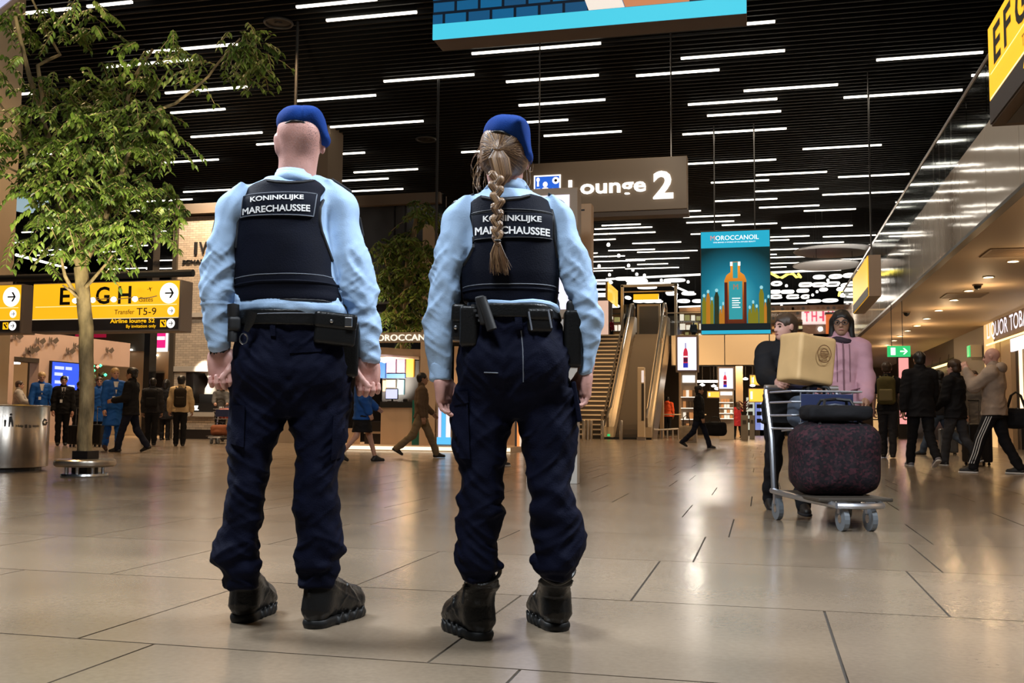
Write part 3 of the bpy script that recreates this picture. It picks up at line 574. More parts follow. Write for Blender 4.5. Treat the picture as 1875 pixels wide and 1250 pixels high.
mm = MB(); f = bm_(.004); text('OROCCANOIL', lambda u, v: f(.215+.63*u, .915+.045*v), .004, mm); text('ONE BRAND: A WORLD OF OIL-INFUSED BEAUTY', lambda u, v: f(.18+.62*u, .888+.012*v), .004, mm); mm.build('brand_lettering', M_SWHT, t)
mm = MB(); text('M', lambda u, v: f(.14+.065*u, .915+.045*v), .004, mm); mm.build('brand_initial', glow('coral_print', (.8, .25, .2), 1), t)
mm = MB(); f = bm_(.006); poly(mm, [(.34, .10), (.66, .10), (.66, .52), (.63, .57), (.57, .60), (.57, .70), (.43, .70), (.43, .60), (.37, .57), (.34, .52)], f)
m_am = glow('amber_print', (.55, .15, .01), 1); nt = m_am.node_tree; tc = nt.nodes.new('ShaderNodeTexCoord'); sp = nt.nodes.new('ShaderNodeSeparateXYZ'); mr = nt.nodes.new('ShaderNodeMapRange'); cr = nt.nodes.new('ShaderNodeValToRGB')
mr.inputs[1].default_value = zb+.1*H; mr.inputs[2].default_value = zb+.62*H; cr.color_ramp.elements[0].color = srgb(52, 12, 6)+(1,); cr.color_ramp.elements[1].color = srgb(238, 150, 40)+(1,); e_ = cr.color_ramp.elements.new(.5); e_.color = srgb(150, 66, 12)+(1,)
nt.links.new(tc.outputs['Object'], sp.inputs[0]); nt.links.new(sp.outputs['Z'], mr.inputs[0]); nt.links.new(mr.outputs[0], cr.inputs[0]); nt.links.new(cr.outputs[0], nt.nodes['Principled BSDF'].inputs['Emission Color']); mm.build('bottle_print', m_am, t)
for ua, ub, nm in ((.34, .385, 'bottle_edge_print'), (.625, .66, 'bottle_edge_print')): mm = MB(); poly(mm, [(ua, .10), (ub, .10), (ub, .50), (ua, .50)], bm_(.007)); mm.build(nm, glow('amber_dark_print', srgb(78, 24, 8), 1), t)
mm = MB(); poly(mm, [(0, .035), (1, .035), (1, .10), (0, .10)], bm_(.007)); mm.build('ground_print', glow('ground_dark_print', srgb(6, 18, 24), 1), t)
mm = MB(); f = bm_(.008); poly(mm, [(.405, .14), (.60, .14), (.60, .51), (.405, .51)], f); poly(mm, [(.465, .54), (.535, .54), (.535, .695), (.465, .695)], f); mm.build('bottle_label', glow('label_teal', srgb(46, 150, 160), 1), t)
mm = MB(); f = bm_(.010); poly(mm, [(.425, .66), (.46, .66), (.46, .70), (.425, .70)], f); poly(mm, [(.54, .66), (.575, .66), (.575, .70), (.54, .70)], f)
for k in range(5): poly(mm, [(.45, .34-.022*k), (.57-.02*(k % 2), .34-.022*k), (.57-.02*(k % 2), .348-.022*k), (.45, .348-.022*k)], f)
mm.build('label_lines', M_SWHT, t)
mm = MB(); f = bm_(.010); text('M', lambda u, v: f(.47+.07*u, .43+.05*v), .004, mm); mm.build('label_mark', glow('copper_print', srgb(180, 110, 70), 1), t)
mm = MB(); f = bm_(.005)
rr2 = random.Random(4); SBM = [glow('olive_print', srgb(120, 116, 22), 1), glow('gold_print', srgb(176, 112, 26), 1), glow('dark_olive_print', srgb(36, 46, 24), 1), glow('glass_print', srgb(150, 210, 220), 1)]
for u, w_, z1_ in ((.01, .06, .36), (.07, .06, .40), (.13, .05, .33), (.19, .07, .41), (.26, .04, .24), (.30, .04, .28), (.68, .05, .24), (.73, .05, .29), (.78, .05, .25), (.84, .07, .43), (.91, .04, .30), (.95, .05, .34)):
    mm = MB(); mm.cur = rr2.randrange(3); poly(mm, [(u-.0, .06), (u+w_, .06), (u+w_, z1_-.05), (u+w_*.7, z1_), (u+w_*.3, z1_), (u, z1_-.05)], f, mm.cur); disc(mm, (u+w_/2, z1_+.015), w_*.35, .018, f, 10, 3); mm.build('small_bottle_print', SBM, t)
for px in (1308, 1382): p = at(px, 400, YM); MB().tube([(p.x, YM+.045, zt), (p.x, YM+.045, CZ+.02)], .022, 6).build('hanging_rod', M_RAIL, t)
# oval reflector discs under the far ceiling
M_DISC = mat('pale_disc', (.40, .41, .43), .4)
for i, (px, py, w_, Y) in enumerate(((1530, 461, 140, 44), (1515, 487, 116, 44))):
    p = at(px, py, Y); r = w_/2/1850*Y*1.03; t = thing('ceiling_disc', ('upper', 'lower')[i]+' pale oval disc hanging by the distant yellow sign', 'ceiling disc', p)
    MB().lathe([(.001, .02), (r*.97, .0), (r, .04), (r*.97, .08), (.001, .08)], n=40, sy=1.0).build('disc', M_DISC, t, True)
    for a_ in (0, 2.1, 4.2): MB().tube([(r*.7*math.cos(a_), r*.7*math.sin(a_), .08), (r*.7*math.cos(a_), r*.7*math.sin(a_), CZ-p.z)], .01, 5).build('wire', M_POLE, t)
p = at(48, 372, 24); t = thing('ceiling_disc', 'pale blue disc peeping out between the left column and the foliage', 'ceiling disc', p)
MB().lathe([(.001, -.25), (.3, -.22), (.55, -.05), (.6, .2), (.001, .25)], n=32).build('disc', glow('disc_blue', (.35, .5, .58), .8), t, True); MB().tube([(0, 0, .2), (0, 0, CZ-p.z)], .012, 6).build('wire', M_POLE, t)
t = thing('advert_lightbox', 'pale lilac lightbox corner at the top left behind the branches', 'advertisement', (0, 0, 0))
bl_, br_ = at(-2, 22, 7.6), at(31, -4, 8.2); MB().add([(bl_.x, 7.6, bl_.z), (br_.x, 8.2, br_.z), (br_.x, 8.2, br_.z+4), (bl_.x, 7.6, br_.z+4)], [(0, 1, 2, 3)]).build('face', glow('lilac_face', (.6, .65, .95), .8), t)
MB().tube([bl_, br_], .03, 6).build('edge', M_CASE, t)
# ------------------------------------------------------------------ left side: shop wall, back room, watch shop
def W(px, py, Y): p = at(px, py, Y); return p.x, p.z
M_PINK = mat('pinkish_plaster', (.72, .50, .40), .6, var=.04, vscale=1.5); M_TIMB = mat('taupe_header', (.06, .045, .035), .5); M_INT = mat('shop_interior', (.30, .2, .11), .6)
XW = -19.6
lw = lambda px: atx(px, 700, XW).y
yE = lw(236); yS = lw(-60); zt = atx(236, 628, XW).z; zm = atx(236, 672, XW).z
struct(box('wall_shop_band', M_PINK, XW-.3, XW, yS, yE, zm, zt))
struct(box('wall_shop_pier_1', M_PINK, XW-.3, XW, lw(70), lw(168), 0, zm)); struct(box('wall_shop_pier_2', M_PINK, XW-.3, XW, yS, lw(24), 0, zm))
struct(box('wall_shop_inside', M_INT, XW-4, XW-3.8, yS, yE, 0, zt)); struct(box('trim_5', M_TIMB, XW-.35, XW+.02, lw(24), lw(69), zm-.1, zm+.02))
t = thing('shop_counter', 'dim amber shop counter with a curved black rail behind the blonde woman in blue', 'counter', (XW-1.2, (lw(24)+lw(68))/2, 0))
box('cabinet', M_BROWN, -.4, .4, -1, 1, 0, 1.05, t); box('top', M_VOID, -.45, .45, -1.05, 1.05, 1.05, 1.1, t)
MB().tube([(.1, -1, 2.0), (.1, -.4, 1.75), (.1, .2, 1.72), (.1, .8, 1.5)], .04, 6).build('rail', M_BLACK, t, True)
for q in (-.6, .1, .7): MB().lathe([(.001, -.05), (.1, -.05), (.1, .02), (.001, .02)], n=12).build('lamp', M_LAMP, t, loc=(.3, q, 2.25))
# blue screen
t = thing('wall_screen', 'bright blue wall screen with pale lines of print behind the suited man', 'screen', (XW, 0, 0)); ya, yb = lw(90), lw(139); z1 = atx(90, 662, XW).z; z0 = atx(90, 735, XW).z
box('frame', M_BLACK, 0, .08, ya-.03, yb+.03, z0-.03, z1+.03, t); box('display', glow('screen_blue', srgb(52, 88, 235), 1.1), .075, .09, ya, yb, z0, z1, t)
for k, (u0, u1, v) in enumerate(((.08, .42, .86), (.48, .72, .86), (.08, .38, .70), (.45, .6, .62), (.1, .5, .5), (.6, .85, .4))): box('print_line', glow('screen_pale', srgb(190, 205, 255), 1.1), .088, .095, ya+(yb-ya)*u0, ya+(yb-ya)*u1, z0+(z1-z0)*(v-.04), z0+(z1-z0)*(v+.04), t)
# small ornaments on the pink band: little dark blossoms on wires
M_ORN = mat('ornament_brown', (.16, .12, .09), .6)
for k, (px, py) in enumerate(((27, 616), (69, 625), (93, 624), (58, 640), (50, 643), (137, 634), (124, 643), (196, 642))):
    p = atx(px, py, XW); t = thing('wall_ornament', ordn(sorted([27, 69, 93, 58, 50, 137, 124, 196]).index(px))+' brown butterfly ornament from the left on the pinkish wall', 'ornament', (XW+.03, p.y, p.z), group='ornaments on the pinkish wall')
    for s_ in (-1, 1):
        MB().add([(0, 0, 0), (.05, s_*.16, .12), (.07, s_*.22, .02), (.04, s_*.12, -.08)], [(0, 1, 2, 3)]).build('wing', M_ORN, t)
    MB().tube([(0, 0, -.08), (0, 0, .1)], .015, 6).build('stem', M_ORN, t)
# back room
YR = 37.0
a = W(165, 640, YR)[0]; b = W(318, 640, YR)[0]; z0 = 0; z1 = W(250, 643, YR)[1]; z2 = W(250, 598, YR)[1]
struct(box('wall_room', M_BEIGE2, a-6, b+2, YR, YR+.2, 0, z1)); struct(box('wall_room_upper', mat('olive_dark', (.10, .09, .07), .5), a-6, b+2, YR-.1, YR+.2, z1, z2))
box_ = W(268, 607, YR-.3); b2_ = W(302, 643, YR-.3); t = thing('poster_lightbox', 'magenta lit poster with a white border left of the brick shop', 'poster', (0, 0, 0))
box('border', M_SWHT, box_[0], b2_[0], YR-.32, YR-.1, b2_[1], box_[1]+.7, t); box('magenta_field', glow('magenta', srgb(236, 40, 130), 1), box_[0]+.12, b2_[0]+.02, YR-.34, YR-.31, b2_[1]+.14, box_[1]+.7, t)
q0 = W(280, 616, YR-.34); q1 = W(302, 622, YR-.34); box('white_line', M_SWHT, q0[0], q1[0], YR-.36, YR-.33, q1[1], q0[1], t)
q0 = W(138, 604, YR-.2); q1 = W(192, 612, YR-.2); tag(box('shop_sign', glow('crimson', srgb(150, 20, 50), .8), q0[0], q1[0], YR-.2, YR-.1, q1[1]-.12, q0[1]+.2), 'crimson strip sign just under the yellow gate sign', 'sign')
q0 = W(265, 683, YR-.1); q1 = W(298, 715, YR-.1); tag(box('room_doorway', M_VOID, q0[0], q1[0], YR-.12, YR-.02, 0, q0[1]), 'dark doorway in the beige back room', 'doorway')
for px, py in ((240, 640), (287, 650), (225, 655)):
    p = at(px, py, YR-.155 if py == 640 else YR-.055); tag(MB().lathe([(.001, -.03), (.06, -.03), (.06, .02), (.001, .02)], n=10).build('room_lamp', M_LAMP, loc=p), ordn({225: 0, 240: 1, 287: 2}[px])+' tiny bright lamp from the left in the beige back room', 'light', 'lamps in the back room')
p = at(273, 662, YR-.24); t = thing('pendant_lamp', 'small black pendant hanging in the beige back room', 'lamp', p); MB().tube([(0, 0, 0), (0, 0, 1.2)], .02, 5).build('cord', M_BLACK, t); MB().lathe([(.02, .1), (.12, -.08), (.1, -.1), (.001, -.1)], n=12).build('shade', M_BLACK, t, True)
# green and red fairy lights in a planter behind the trunk
t = thing('lit_plant', 'dark bush with small green lights between the trunk and the blonde woman', 'plant', (W(178, 690, 25)[0], 25, 0))
MB().lathe([(.3, 0), (.35, .6), (.3, .6), (.001, .55)], n=14).build('pot', M_VOID, t, True); zz = W(178, 690, 25)[1]; mm = MB()
for i in range(160):
    a_, r_, h_ = RNG.uniform(0, 2*PI), RNG.uniform(.05, .45), RNG.uniform(.7, zz+.15); c = Vector((r_*math.cos(a_), r_*math.sin(a_), h_)); d = Vector((math.cos(a_*3), math.sin(a_*3), .5))*.12; s_ = Vector((-d.y, d.x, 0))*.35
    mm.add([c-d, c+s_, c+d, c-s_], [(0, 1, 2, 3)])
tag(mm.build('leaves', mat('dark_leaf', (.03, .06, .02), .5), t), kind='stuff'); MB().tube([(0, 0, .5), (0, 0, 2.2)], .03, 6).build('stem', M_BROWN, t)
for i, (px, py, c) in enumerate(((171, 670, 0), (172, 678, 0), (184, 669, 0), (179, 671, 1), (193, 686, 0))):
    q_ = W(px, py, 24.7); MB().lathe([(.001, -.05), (.05, 0), (.001, .05)], n=8).build('light', [glow('fairy_green', (.05, .9, .3), 3), glow('fairy_red', (1, .2, .15), 3)][c], t, loc=(q_[0]-t.location.x, -.3, q_[1]))
# ---- watch shop: brick front and dark upper storey
YI = 31.0
ix = lambda px: W(px, 600, YI)[0]; iz = lambda py: W(345, py, YI)[1]
m_br = bpy.data.materials.new('pale_brick'); m_br.use_nodes = True; nt = m_br.node_tree; b = nt.nodes['Principled BSDF']; tc = nt.nodes.new('ShaderNodeTexCoord'); mp = nt.nodes.new('ShaderNodeMapping'); mp.inputs['Rotation'].default_value = (PI/2, 0, 0); bk = nt.nodes.new('ShaderNodeTexBrick')
bk.inputs['Scale'].default_value = 4.2; bk.inputs['Color1'].default_value = (.52, .42, .32, 1); bk.inputs['Color2'].default_value = (.38, .31, .24, 1); bk.inputs['Mortar'].default_value = (.2, .165, .13, 1); bk.inputs['Mortar Size'].default_value = .022; bk.inputs['Brick Width'].default_value = .95; bk.inputs['Row Height'].default_value = .33
nt.links.new(tc.outputs['Object'], mp.inputs[0]); nt.links.new(mp.outputs[0], bk.inputs['Vector']); nt.links.new(bk.outputs['Color'], b.inputs['Base Color']); b.inputs['Roughness'].default_value = .7
bp = nt.nodes.new('ShaderNodeBump'); bp.inputs['Strength'].default_value = .5; bp.inputs['Distance'].default_value = .02; bp.invert = True; nt.links.new(bk.outputs['Fac'], bp.inputs['Height']); nt.links.new(bp.outputs['Normal'], b.inputs['Normal'])
zw1, zw0 = iz(681), iz(738); xw0, xw1 = ix(343), ix(432); xr = ix(505)
struct(MB().box(ix(317), xw0, YI, YI+.3, .0, iz(397)).box(xw0, xw1, YI, YI+.3, zw1, iz(397)).box(xw0, xw1, YI, YI+.3, 0, zw0).box(xw1, xr, YI, YI+.3, 0, iz(397)).build('wall_brick', m_br))
struct(box('trim_6', mat('stone_trim', (.42, .38, .33), .6), ix(340), xr, YI-.08, YI, iz(581), iz(573))); struct(box('trim_7', mat('stone_trim', (.42, .38, .33), .6), ix(316), xw1+.3, YI-.06, YI, zw1+.02, zw1+.2))
struct(box('baseboard_brick', M_VOID, ix(330), xr, YI-.06, YI, 0, iz(786))); struct(box('trim_8', M_EDGE, ix(314), ix(322), YI-.1, YI+.3, 0, iz(372)))
t = thing('dark_post', 'tall glossy black post at the left corner of the brick shop', 'post', (0, 0, 0)); box('post', mat('gloss_black', (.008, .008, .009), .12), ix(303), ix(313), YI-1.2, YI-.8, 0, iz(425), t)
M_BROWNB = mat('bronze_beam', (.16, .11, .07), .5); struct(box('trim_9', M_BROWNB, ix(314), ix(806), YI-.25, YI+.5, iz(394), iz(376)))
t = thing('shop_lettering', 'dark raised shop letters high on the pale brick wall', 'sign', (0, 0, 0))
for ch_, p0_, p1_ in (('I', 352, 357), ('W', 361, 387), ('C', 390, 408)): text(ch_, lambda u, v: (ix(p0_)+(ix(p1_)-ix(p0_))*u, YI-.06, iz(466)+(iz(444)-iz(466))*v), .006, depth=lambda u, v: (ix(p0_)+(ix(p1_)-ix(p0_))*u, YI, iz(466)+(iz(444)-iz(466))*v)).build('big_letter', M_BLACK, t)
text('SCHAFFHAUSEN', lambda u, v: (ix(331)+(ix(425)-ix(331))*u, YI-.05, iz(483)+(iz(476)-iz(483))*v), .02, depth=lambda u, v: (ix(331)+(ix(425)-ix(331))*u, YI, iz(483)+(iz(476)-iz(483))*v)).build('small_letters', M_BLACK, t)
# show window
t = thing('window_display', 'lit shop window in the brick wall with a white sculpture on a black stand', 'display', (0, 0, 0))
box('back_panel', mat('window_back', (.5, .33, .2), .6), xw0, xw1, YI+.9, YI+.95, zw0, zw1, t); box('side_panel', M_VOID, xw0, xw0+.3, YI+.02, YI+.9, zw0, zw1, t); box('sill', mat('stone_trim', (.42, .38, .33), .6), xw0-.2, xw1, YI-.15, YI+.3, zw0-.45, zw0-.3, t); box('sign_board', M_BLACK, xw0, xw1, YI-.06, YI+.3, zw0-.3, zw0, t)
cx = ix(365); mm = MB(); fq = lambda u, v: (cx+u, YI-.07, zw0-.15+v); poly(mm, [(-.12, -.09), (.12, -.09), (.12, -.06), (-.12, -.06)], fq); poly(mm, [(-.06, -.055), (.06, -.055), (.1, .07), (-.1, .07)], fq); mm.build('board_print', M_SWHT, t); box('column_grey', mat('window_grey', (.3, .3, .3), .5), ix(350), ix(355), YI+.4, YI+.5, zw0, zw1, t)
g0 = ix(378); M_SCULPT = mat('sculpture_white', (.85, .82, .75), .5); box('stand', M_BLACK, g0-.3, g0+.3, YI+.2, YI+.7, zw0, zw0+.32, t); MB().lathe([(.001, 0), (.22, 0), (.2, .2), (.12, .35), (.1, .42), (.001, .44)], (g0-.02, YI+.45, zw0+.32), 16).build('figure', M_SCULPT, t, True)
MB().lathe([(.001, -.36), (.2, -.3), (.34, -.1), (.36, .08), (.24, .3), (.001, .36)], (g0+.1, YI+.45, zw0+1.12), 18, .95, .9).build('figure_head', M_SCULPT, t, True)
lamp('window_spot', 'SPOT', (g0, YI-.6, zw1+.3), 120, NEUT, .05, (g0, YI+.6, zw0+.8), spot=1.3)
lamp('sign_wash', 'SPOT', (ix(370), YI-1.6, iz(330)), 560, NEUT, .1, (ix(370), YI, iz(500)), spot=1.7)  # added spot to brighten the brick front
# dark storey above the kiosk
M_DG = mat('dark_glass', (.008, .008, .009), .08, spec=.6); struct(box('wall_upper_dark', M_DG, xr, ix(808), YI, YI+.3, 0, iz(376)))
for k, (x0_, x1_, y0_, y1_) in enumerate(((652, 718, 392, 512), (722, 738, 392, 512), (742, 800, 392, 512))):
    box('window_dark_%d' % (k+1), mat('dim_pane', (.035, .035, .037), .15), ix(x0_), ix(x1_), YI-.03, YI, iz(y1_), iz(y0_))['kind'] = 'structure'
for k, py in enumerate((545, 562, 580, 598)):
    struct(box('trim_%d' % (10+k), mat('dark_rail', (.05, .045, .04), .5), ix(655), ix(806), YI-.08, YI-.03, iz(py)-.04, iz(py)+.04))
struct(box('trim_14', M_BEIGE, ix(775), ix(800), YI-.2, YI+.3, iz(640), iz(430))); 
# ------------------------------------------------------------------ kiosk between the officers
YK = 23.0; kx = lambda px: W(px, 700, YK)[0]; kz = lambda py: W(745, py, YK)[1]; M_KW = mat('kiosk_wood', (.62, .45, .30), .5, var=.06, vscale=3, stretch=(1, 1, .2)); M_KH = mat('kiosk_taupe', (.36, .28, .2), .5)
t = thing('cosmetics_kiosk', 'wooden shop kiosk with a lettered header beam between the two officers', 'kiosk', (0, 0, 0))
box('platform', M_KW, kx(600), kx(945), YK-.5, YK+2.8, .0, .12, t); box('platform_edge', glow('edge_glow', (1, .85, .62), 1.4), kx(600), kx(945), YK-.52, YK-.5, .02, .1, t)
box('header_beam', M_KH, kx(640), kx(960), YK, YK+.2, kz(626), kz(608), t)
text('MOROCCANOIL', lambda u, v: (kx(676)+(kx(806)-kx(676))*u, YK-.03, kz(623.5)+(kz(612)-kz(623.5))*v), .004, depth=lambda u, v: (kx(676)+(kx(806)-kx(676))*u, YK, kz(623.5)+(kz(612)-kz(623.5))*v)).build('header_letters', glow('header_white', (1, .9, .75), 1.1), t)
text('MOROCCANOIL', lambda u, v: (kx(816)+(kx(940)-kx(816))*u, YK-.03, kz(623.5)+(kz(612)-kz(623.5))*v), .004).build('header_letters', glow('header_white', (1, .9, .75), 1.1), t)
mm = MB(); pts = [(640, 640), (670, 633), (700, 634), (730, 637), (768, 638)]; n = len(pts)
for i in range(n-1):
    (xa_, ya_), (xb_, yb_) = pts[i], pts[i+1]; mm.add([(kx(xa_), YK+.3, kz(ya_+13)), (kx(xb_), YK+.3, kz(yb_+13)), (kx(xb_), YK+.3, kz(yb_)), (kx(xa_), YK+.3, kz(ya_)), (kx(xa_), YK+2.3, kz(ya_+13)), (kx(xb_), YK+2.3, kz(yb_+13)), (kx(xb_), YK+2.3, kz(yb_)), (kx(xa_), YK+2.3, kz(ya_))], [(0, 1, 2, 3), (4, 7, 6, 5), (0, 4, 5, 1), (3, 2, 6, 7)])
mm.build('curved_canopy', M_KW, t)
box('corner_post', M_KW, kx(769), kx(797), YK, YK+.35, .12, kz(626), t); box('corner_post', M_KW, kx(638), kx(653), YK, YK+.3, .12, kz(785), t); box('inner_post', M_KH, kx(757), kx(767), YK+.4, YK+.6, .12, kz(650), t)
box('right_wall', M_KW, kx(797), kx(960), YK+1.5, YK+1.7, .12, kz(626), t)
box('counter', M_KW, kx(693), kx(752), YK+.2, YK+1, .12, kz(746), t); box('counter_top', M_BLACK, kx(692), kx(753), YK+.15, YK+1.05, kz(746), kz(735), t)
box('dark_cabinet', M_VOID, kx(655), kx(691), YK+.5, YK+1.2, .12, kz(772), t); box('shelf', M_KH, kx(655), kx(691), YK+.45, YK+1.2, kz(795), kz(791), t)
box('glass_pillar', mat('green_glass', (.03, .16, .12), .1, spec=.7), kx(753), kx(767), YK+.1, YK+.5, .12, kz(732), t)
box('back_wall', M_VOID, kx(640), kx(770), YK+2.2, YK+2.3, .12, kz(650), t)
for k, (a0, a1, b0, b1, c) in enumerate(((690, 705, 660, 692, srgb(40, 80, 150)), (707, 724, 657, 682, srgb(136, 104, 128)), (726, 741, 657, 682, srgb(140, 104, 118)), (707, 741, 684, 692, srgb(50, 90, 160)), (706, 724, 695, 709, srgb(120, 110, 96)), (727, 739, 695, 722, srgb(90, 130, 140)), (743, 757, 657, 690, srgb(190, 130, 30)), (700, 706, 696, 716, srgb(190, 130, 90)))):
    q0, q1 = W(a0, b1, YK+2.1), W(a1, b0, YK+2.1); box('picture', glow('kiosk_picture_%d' % k, c, .9), q0[0], q1[0], YK+2.12, YK+2.2, q0[1], q1[1], t)
for px, py in ((704, 662), (711, 648), (690, 665)): p = at(px, py, YK+.9); MB().lathe([(.001, -.03), (.05, -.02), (.05, .03), (.001, .03)], n=10).build('spot_lamp', M_LAMP, t, loc=p)
for k, (px, w_, c) in enumerate(((804, 5, (.75, .7, .9)), (810, 7, (.1, .5, .9)), (818, 8, (.8, .85, .95)))):
    box('screen_stripe', glow('stripe_%d' % k, c, 1), kx(px), kx(px+w_), YK-.02, YK, .2, kz(744), t)
box('screen_foot', glow('stripe_1', (.1, .5, .9), 1), kx(802), kx(827), YK-.03, YK, .15, .32, t); box('screen_case', M_KH, kx(800), kx(829), YK, YK+.2, .12, kz(740), t)
for k, (px, w_, c) in enumerate(((938, 3, (.02, .02, .02)), (942, 4, (1, .35, .1)), (947, 3, (.9, .75, .6)), (955, 5, (.02, .02, .02)))): box('display_column', glow('column_%d' % k, c, .8), kx(px), kx(px+w_), YK+.3, YK+.5, .12, kz(700), t)
q = W(715, 730, YK+.4); tm = thing('till_monitor', 'small till monitor with a pale screen on the kiosk counter', 'monitor', (q[0], YK+.5, kz(735))); H_ = W(715, 711, YK+.5)[1]-kz(735)
box('foot', M_BLACK, -.1, .1, -.06, .1, 0, .02, tm); box('stand', M_BLACK, -.02, .02, .02, .05, .02, H_*.5, tm); box('housing', M_BLACK, -.17, .17, -.03, 0, .06, H_, tm, .01); box('screen', glow('till_screen', (.62, .66, .95), 1.1), -.15, .15, -.035, -.03, .08, H_-.02, tm)
q = W(742, 735, YK+.4); tm = thing('card_reader', 'small black card reader on the kiosk counter beside the monitor', 'card reader', (q[0], YK+.45, kz(735))); box('body', M_BLACK, -.06, .06, -.06, .06, 0, .07, tm, .01); box('keypad', M_STITCH, -.04, .04, -.05, .0, .07, .08, tm)
# ------------------------------------------------------------------ stairs, escalators, far gallery
M_STEP = mat('step_nosing', (.62, .5, .36), .45); M_RISER = mat('step_riser', (.035, .026, .018), .6); M_STR = mat('stringer', (.05, .04, .03), .5); M_ESC = mat('escalator_cream', (.74, .58, .38), .4); M_ESTEP = mat('escalator_step', (.13, .105, .08), .45, .5); M_MET = mat('brushed_metal', (.45, .38, .3), .3, .9)
Y0 = 41.3; ZU = at(1130, 613, 48.0).z; N = 24; dyy = 6.7/N; dzz = ZU/N
t = thing('staircase', 'broad staircase with pale step edges behind the woman\'s right arm', 'stairs', (0, 0, 0)); xl = at(1056, 790, Y0).x-.15; xr = at(1109, 780, Y0).x
st = MB().box(0, xr-xl, 0, dyy+.02, -.06, 0).build('step', M_STEP, t); rs = MB().box(0, xr-xl, .03, .06, -dzz, -.06).build('riser', M_RISER, t)
for i in range(N):
    for src in ((st, rs)):
        o = src if i == 0 else bpy.data.objects.new(src.name.split('.')[0], src.data)
        if i: COL.objects.link(o); o.parent = t
        o.location = (xl, Y0+i*dyy, (i+1)*dzz)
for x_ in (xl-.1, xr-.1): MB().add([(x_, Y0-.1, 0), (x_+.1, Y0-.1, 0), (x_+.1, Y0+6.8, ZU), (x_, Y0+6.8, ZU), (x_, Y0-.1, .4), (x_+.1, Y0-.1, .4), (x_+.1, Y0+6.8, ZU+.4), (x_, Y0+6.8, ZU+.4)], [(0, 3, 2, 1), (4, 5, 6, 7), (0, 1, 5, 4), (1, 2, 6, 5), (2, 3, 7, 6), (3, 0, 4, 7)]).build('stringer', M_STR, t)
MB().tube([(xr-.12, Y0-.3, .2), (xr-.12, Y0-.2, 1.1), (xr-.12, Y0+.5, 1.15), (xr-.12, Y0+6.7, ZU+1.0)], .035, 8).build('handrail', M_MET, t, True); MB().tube([(xl+.05, Y0+6.7, ZU+1.05), (xl+.05, Y0, 1.15)], .035, 8).build('handrail', M_MET, t, True)
for k in range(4): MB().tube([(xr-.12, Y0+.2+1.7*k, .1+dzz/dyy*1.7*k), (xr-.12, Y0+.2+1.7*k, 1.1+dzz/dyy*1.7*k*.99)], .02, 6).build('rail_post', M_MET, t)
def escalator():
    t = thing('escalator', 'escalator with cream balustrade decks beside the stairs', 'escalator', (0, 0, 0)); xa0, xa1 = at(1110, 790, Y0).x, at(1127, 790, Y0).x; xb0, xb1 = at(1181, 790, Y0).x, at(1196, 790, Y0).x; sl_ = ZU/6.7
    for nm, u0, u1 in (('deck', xa0, xa1), ('deck', xb0, xb1)):
        MB().prism([(Y0-.6, .05), (Y0-.2, .05), (Y0+6.9, ZU+.15), (Y0+7.3, ZU+.15), (Y0+7.3, ZU+.85), (Y0+6.6, ZU+.85), (Y0-.3, .55), (Y0-.6, .5)], lambda u, v, a=u0: (a, u, v), lambda u, v, a=u1: (a, u, v)).build(nm, M_ESC, t)
    MB().prism([(Y0-.6, 0), (Y0+1, 0), (Y0+7.3, ZU-.6), (Y0+7.3, ZU+.8), (Y0+6.6, ZU+.8), (Y0-.3, .5)], lambda u, v: (xb1, u, v), lambda u, v: (xb1+.06, u, v)).build('side_cladding', M_MET, t)
    s_ = MB().box(xa1, xb0, 0, dyy+.02, -dzz, 0).build('step', M_ESTEP, t)
    s_.location = (0, Y0, dzz)
    for i in range(1, N): o = bpy.data.objects.new('step', s_.data); COL.objects.link(o); o.parent = t; o.location = (0, Y0+i*dyy, (i+1)*dzz)
    for x_ in ((xa0+xa1)/2, (xb0+xb1)/2):
        P_ = [(x_, Y0-.9, .5), (x_, Y0-1.0, .85), (x_, Y0-.7, 1.15), (x_, Y0-.1, 1.3), (x_, Y0+6.6, ZU+1.45), (x_, Y0+7.4, ZU+1.55), (x_, Y0+7.9, ZU+1.35), (x_, Y0+8.0, ZU+.9)]
        MB().tube(P_, .05, 8).build('handrail', M_MET, t, True)
        MB().prism([(Y0-.6, .5), (Y0-.3, .55), (Y0+6.6, ZU+.85), (Y0+7.3, ZU+.85), (Y0+7.3, ZU+1.45), (Y0+6.6, ZU+1.4), (Y0-.3, 1.1), (Y0-.6, 1.0)], lambda u, v: (x_-.01, u, v), lambda u, v: (x_+.01, u, v)).build('glass_balustrade', M_GLASS, t)
    box('comb_plate', M_BLACK, xa0, xb1, Y0-.6, Y0, 0, .08, t); box('green_lamp', M_GREEN, (xa0+xa1)/2-.05, (xa0+xa1)/2+.05, Y0-.63, Y0-.6, .12, .2, t)
    return t
escalator()
ZD = ZU-.05; YG = 48.2; gx = lambda px: at(px, 640, YG).x
struct(box('trim_15', M_STR, at(1040, 640, YG).x-6, XF, YG, 79, ZD-.35, ZD))['label'] = 'far gallery floor slab'
fa = thing('trim_16', None, None, kind='structure'); fa['label'] = 'cream panelled edge of the far gallery'; zb_ = at(1340, 668, YG).z; e = [1229, 1327, 1409, 1490]
for k in range(3): box('panel', M_ESC, gx(e[k])+.02, min(gx(e[k+1]), XF)-.02, YG-.1, YG, zb_, ZD+.0, fa)
box('backing', M_STR, gx(1229), XF, YG, YG+.1, zb_-.05, ZD, fa)
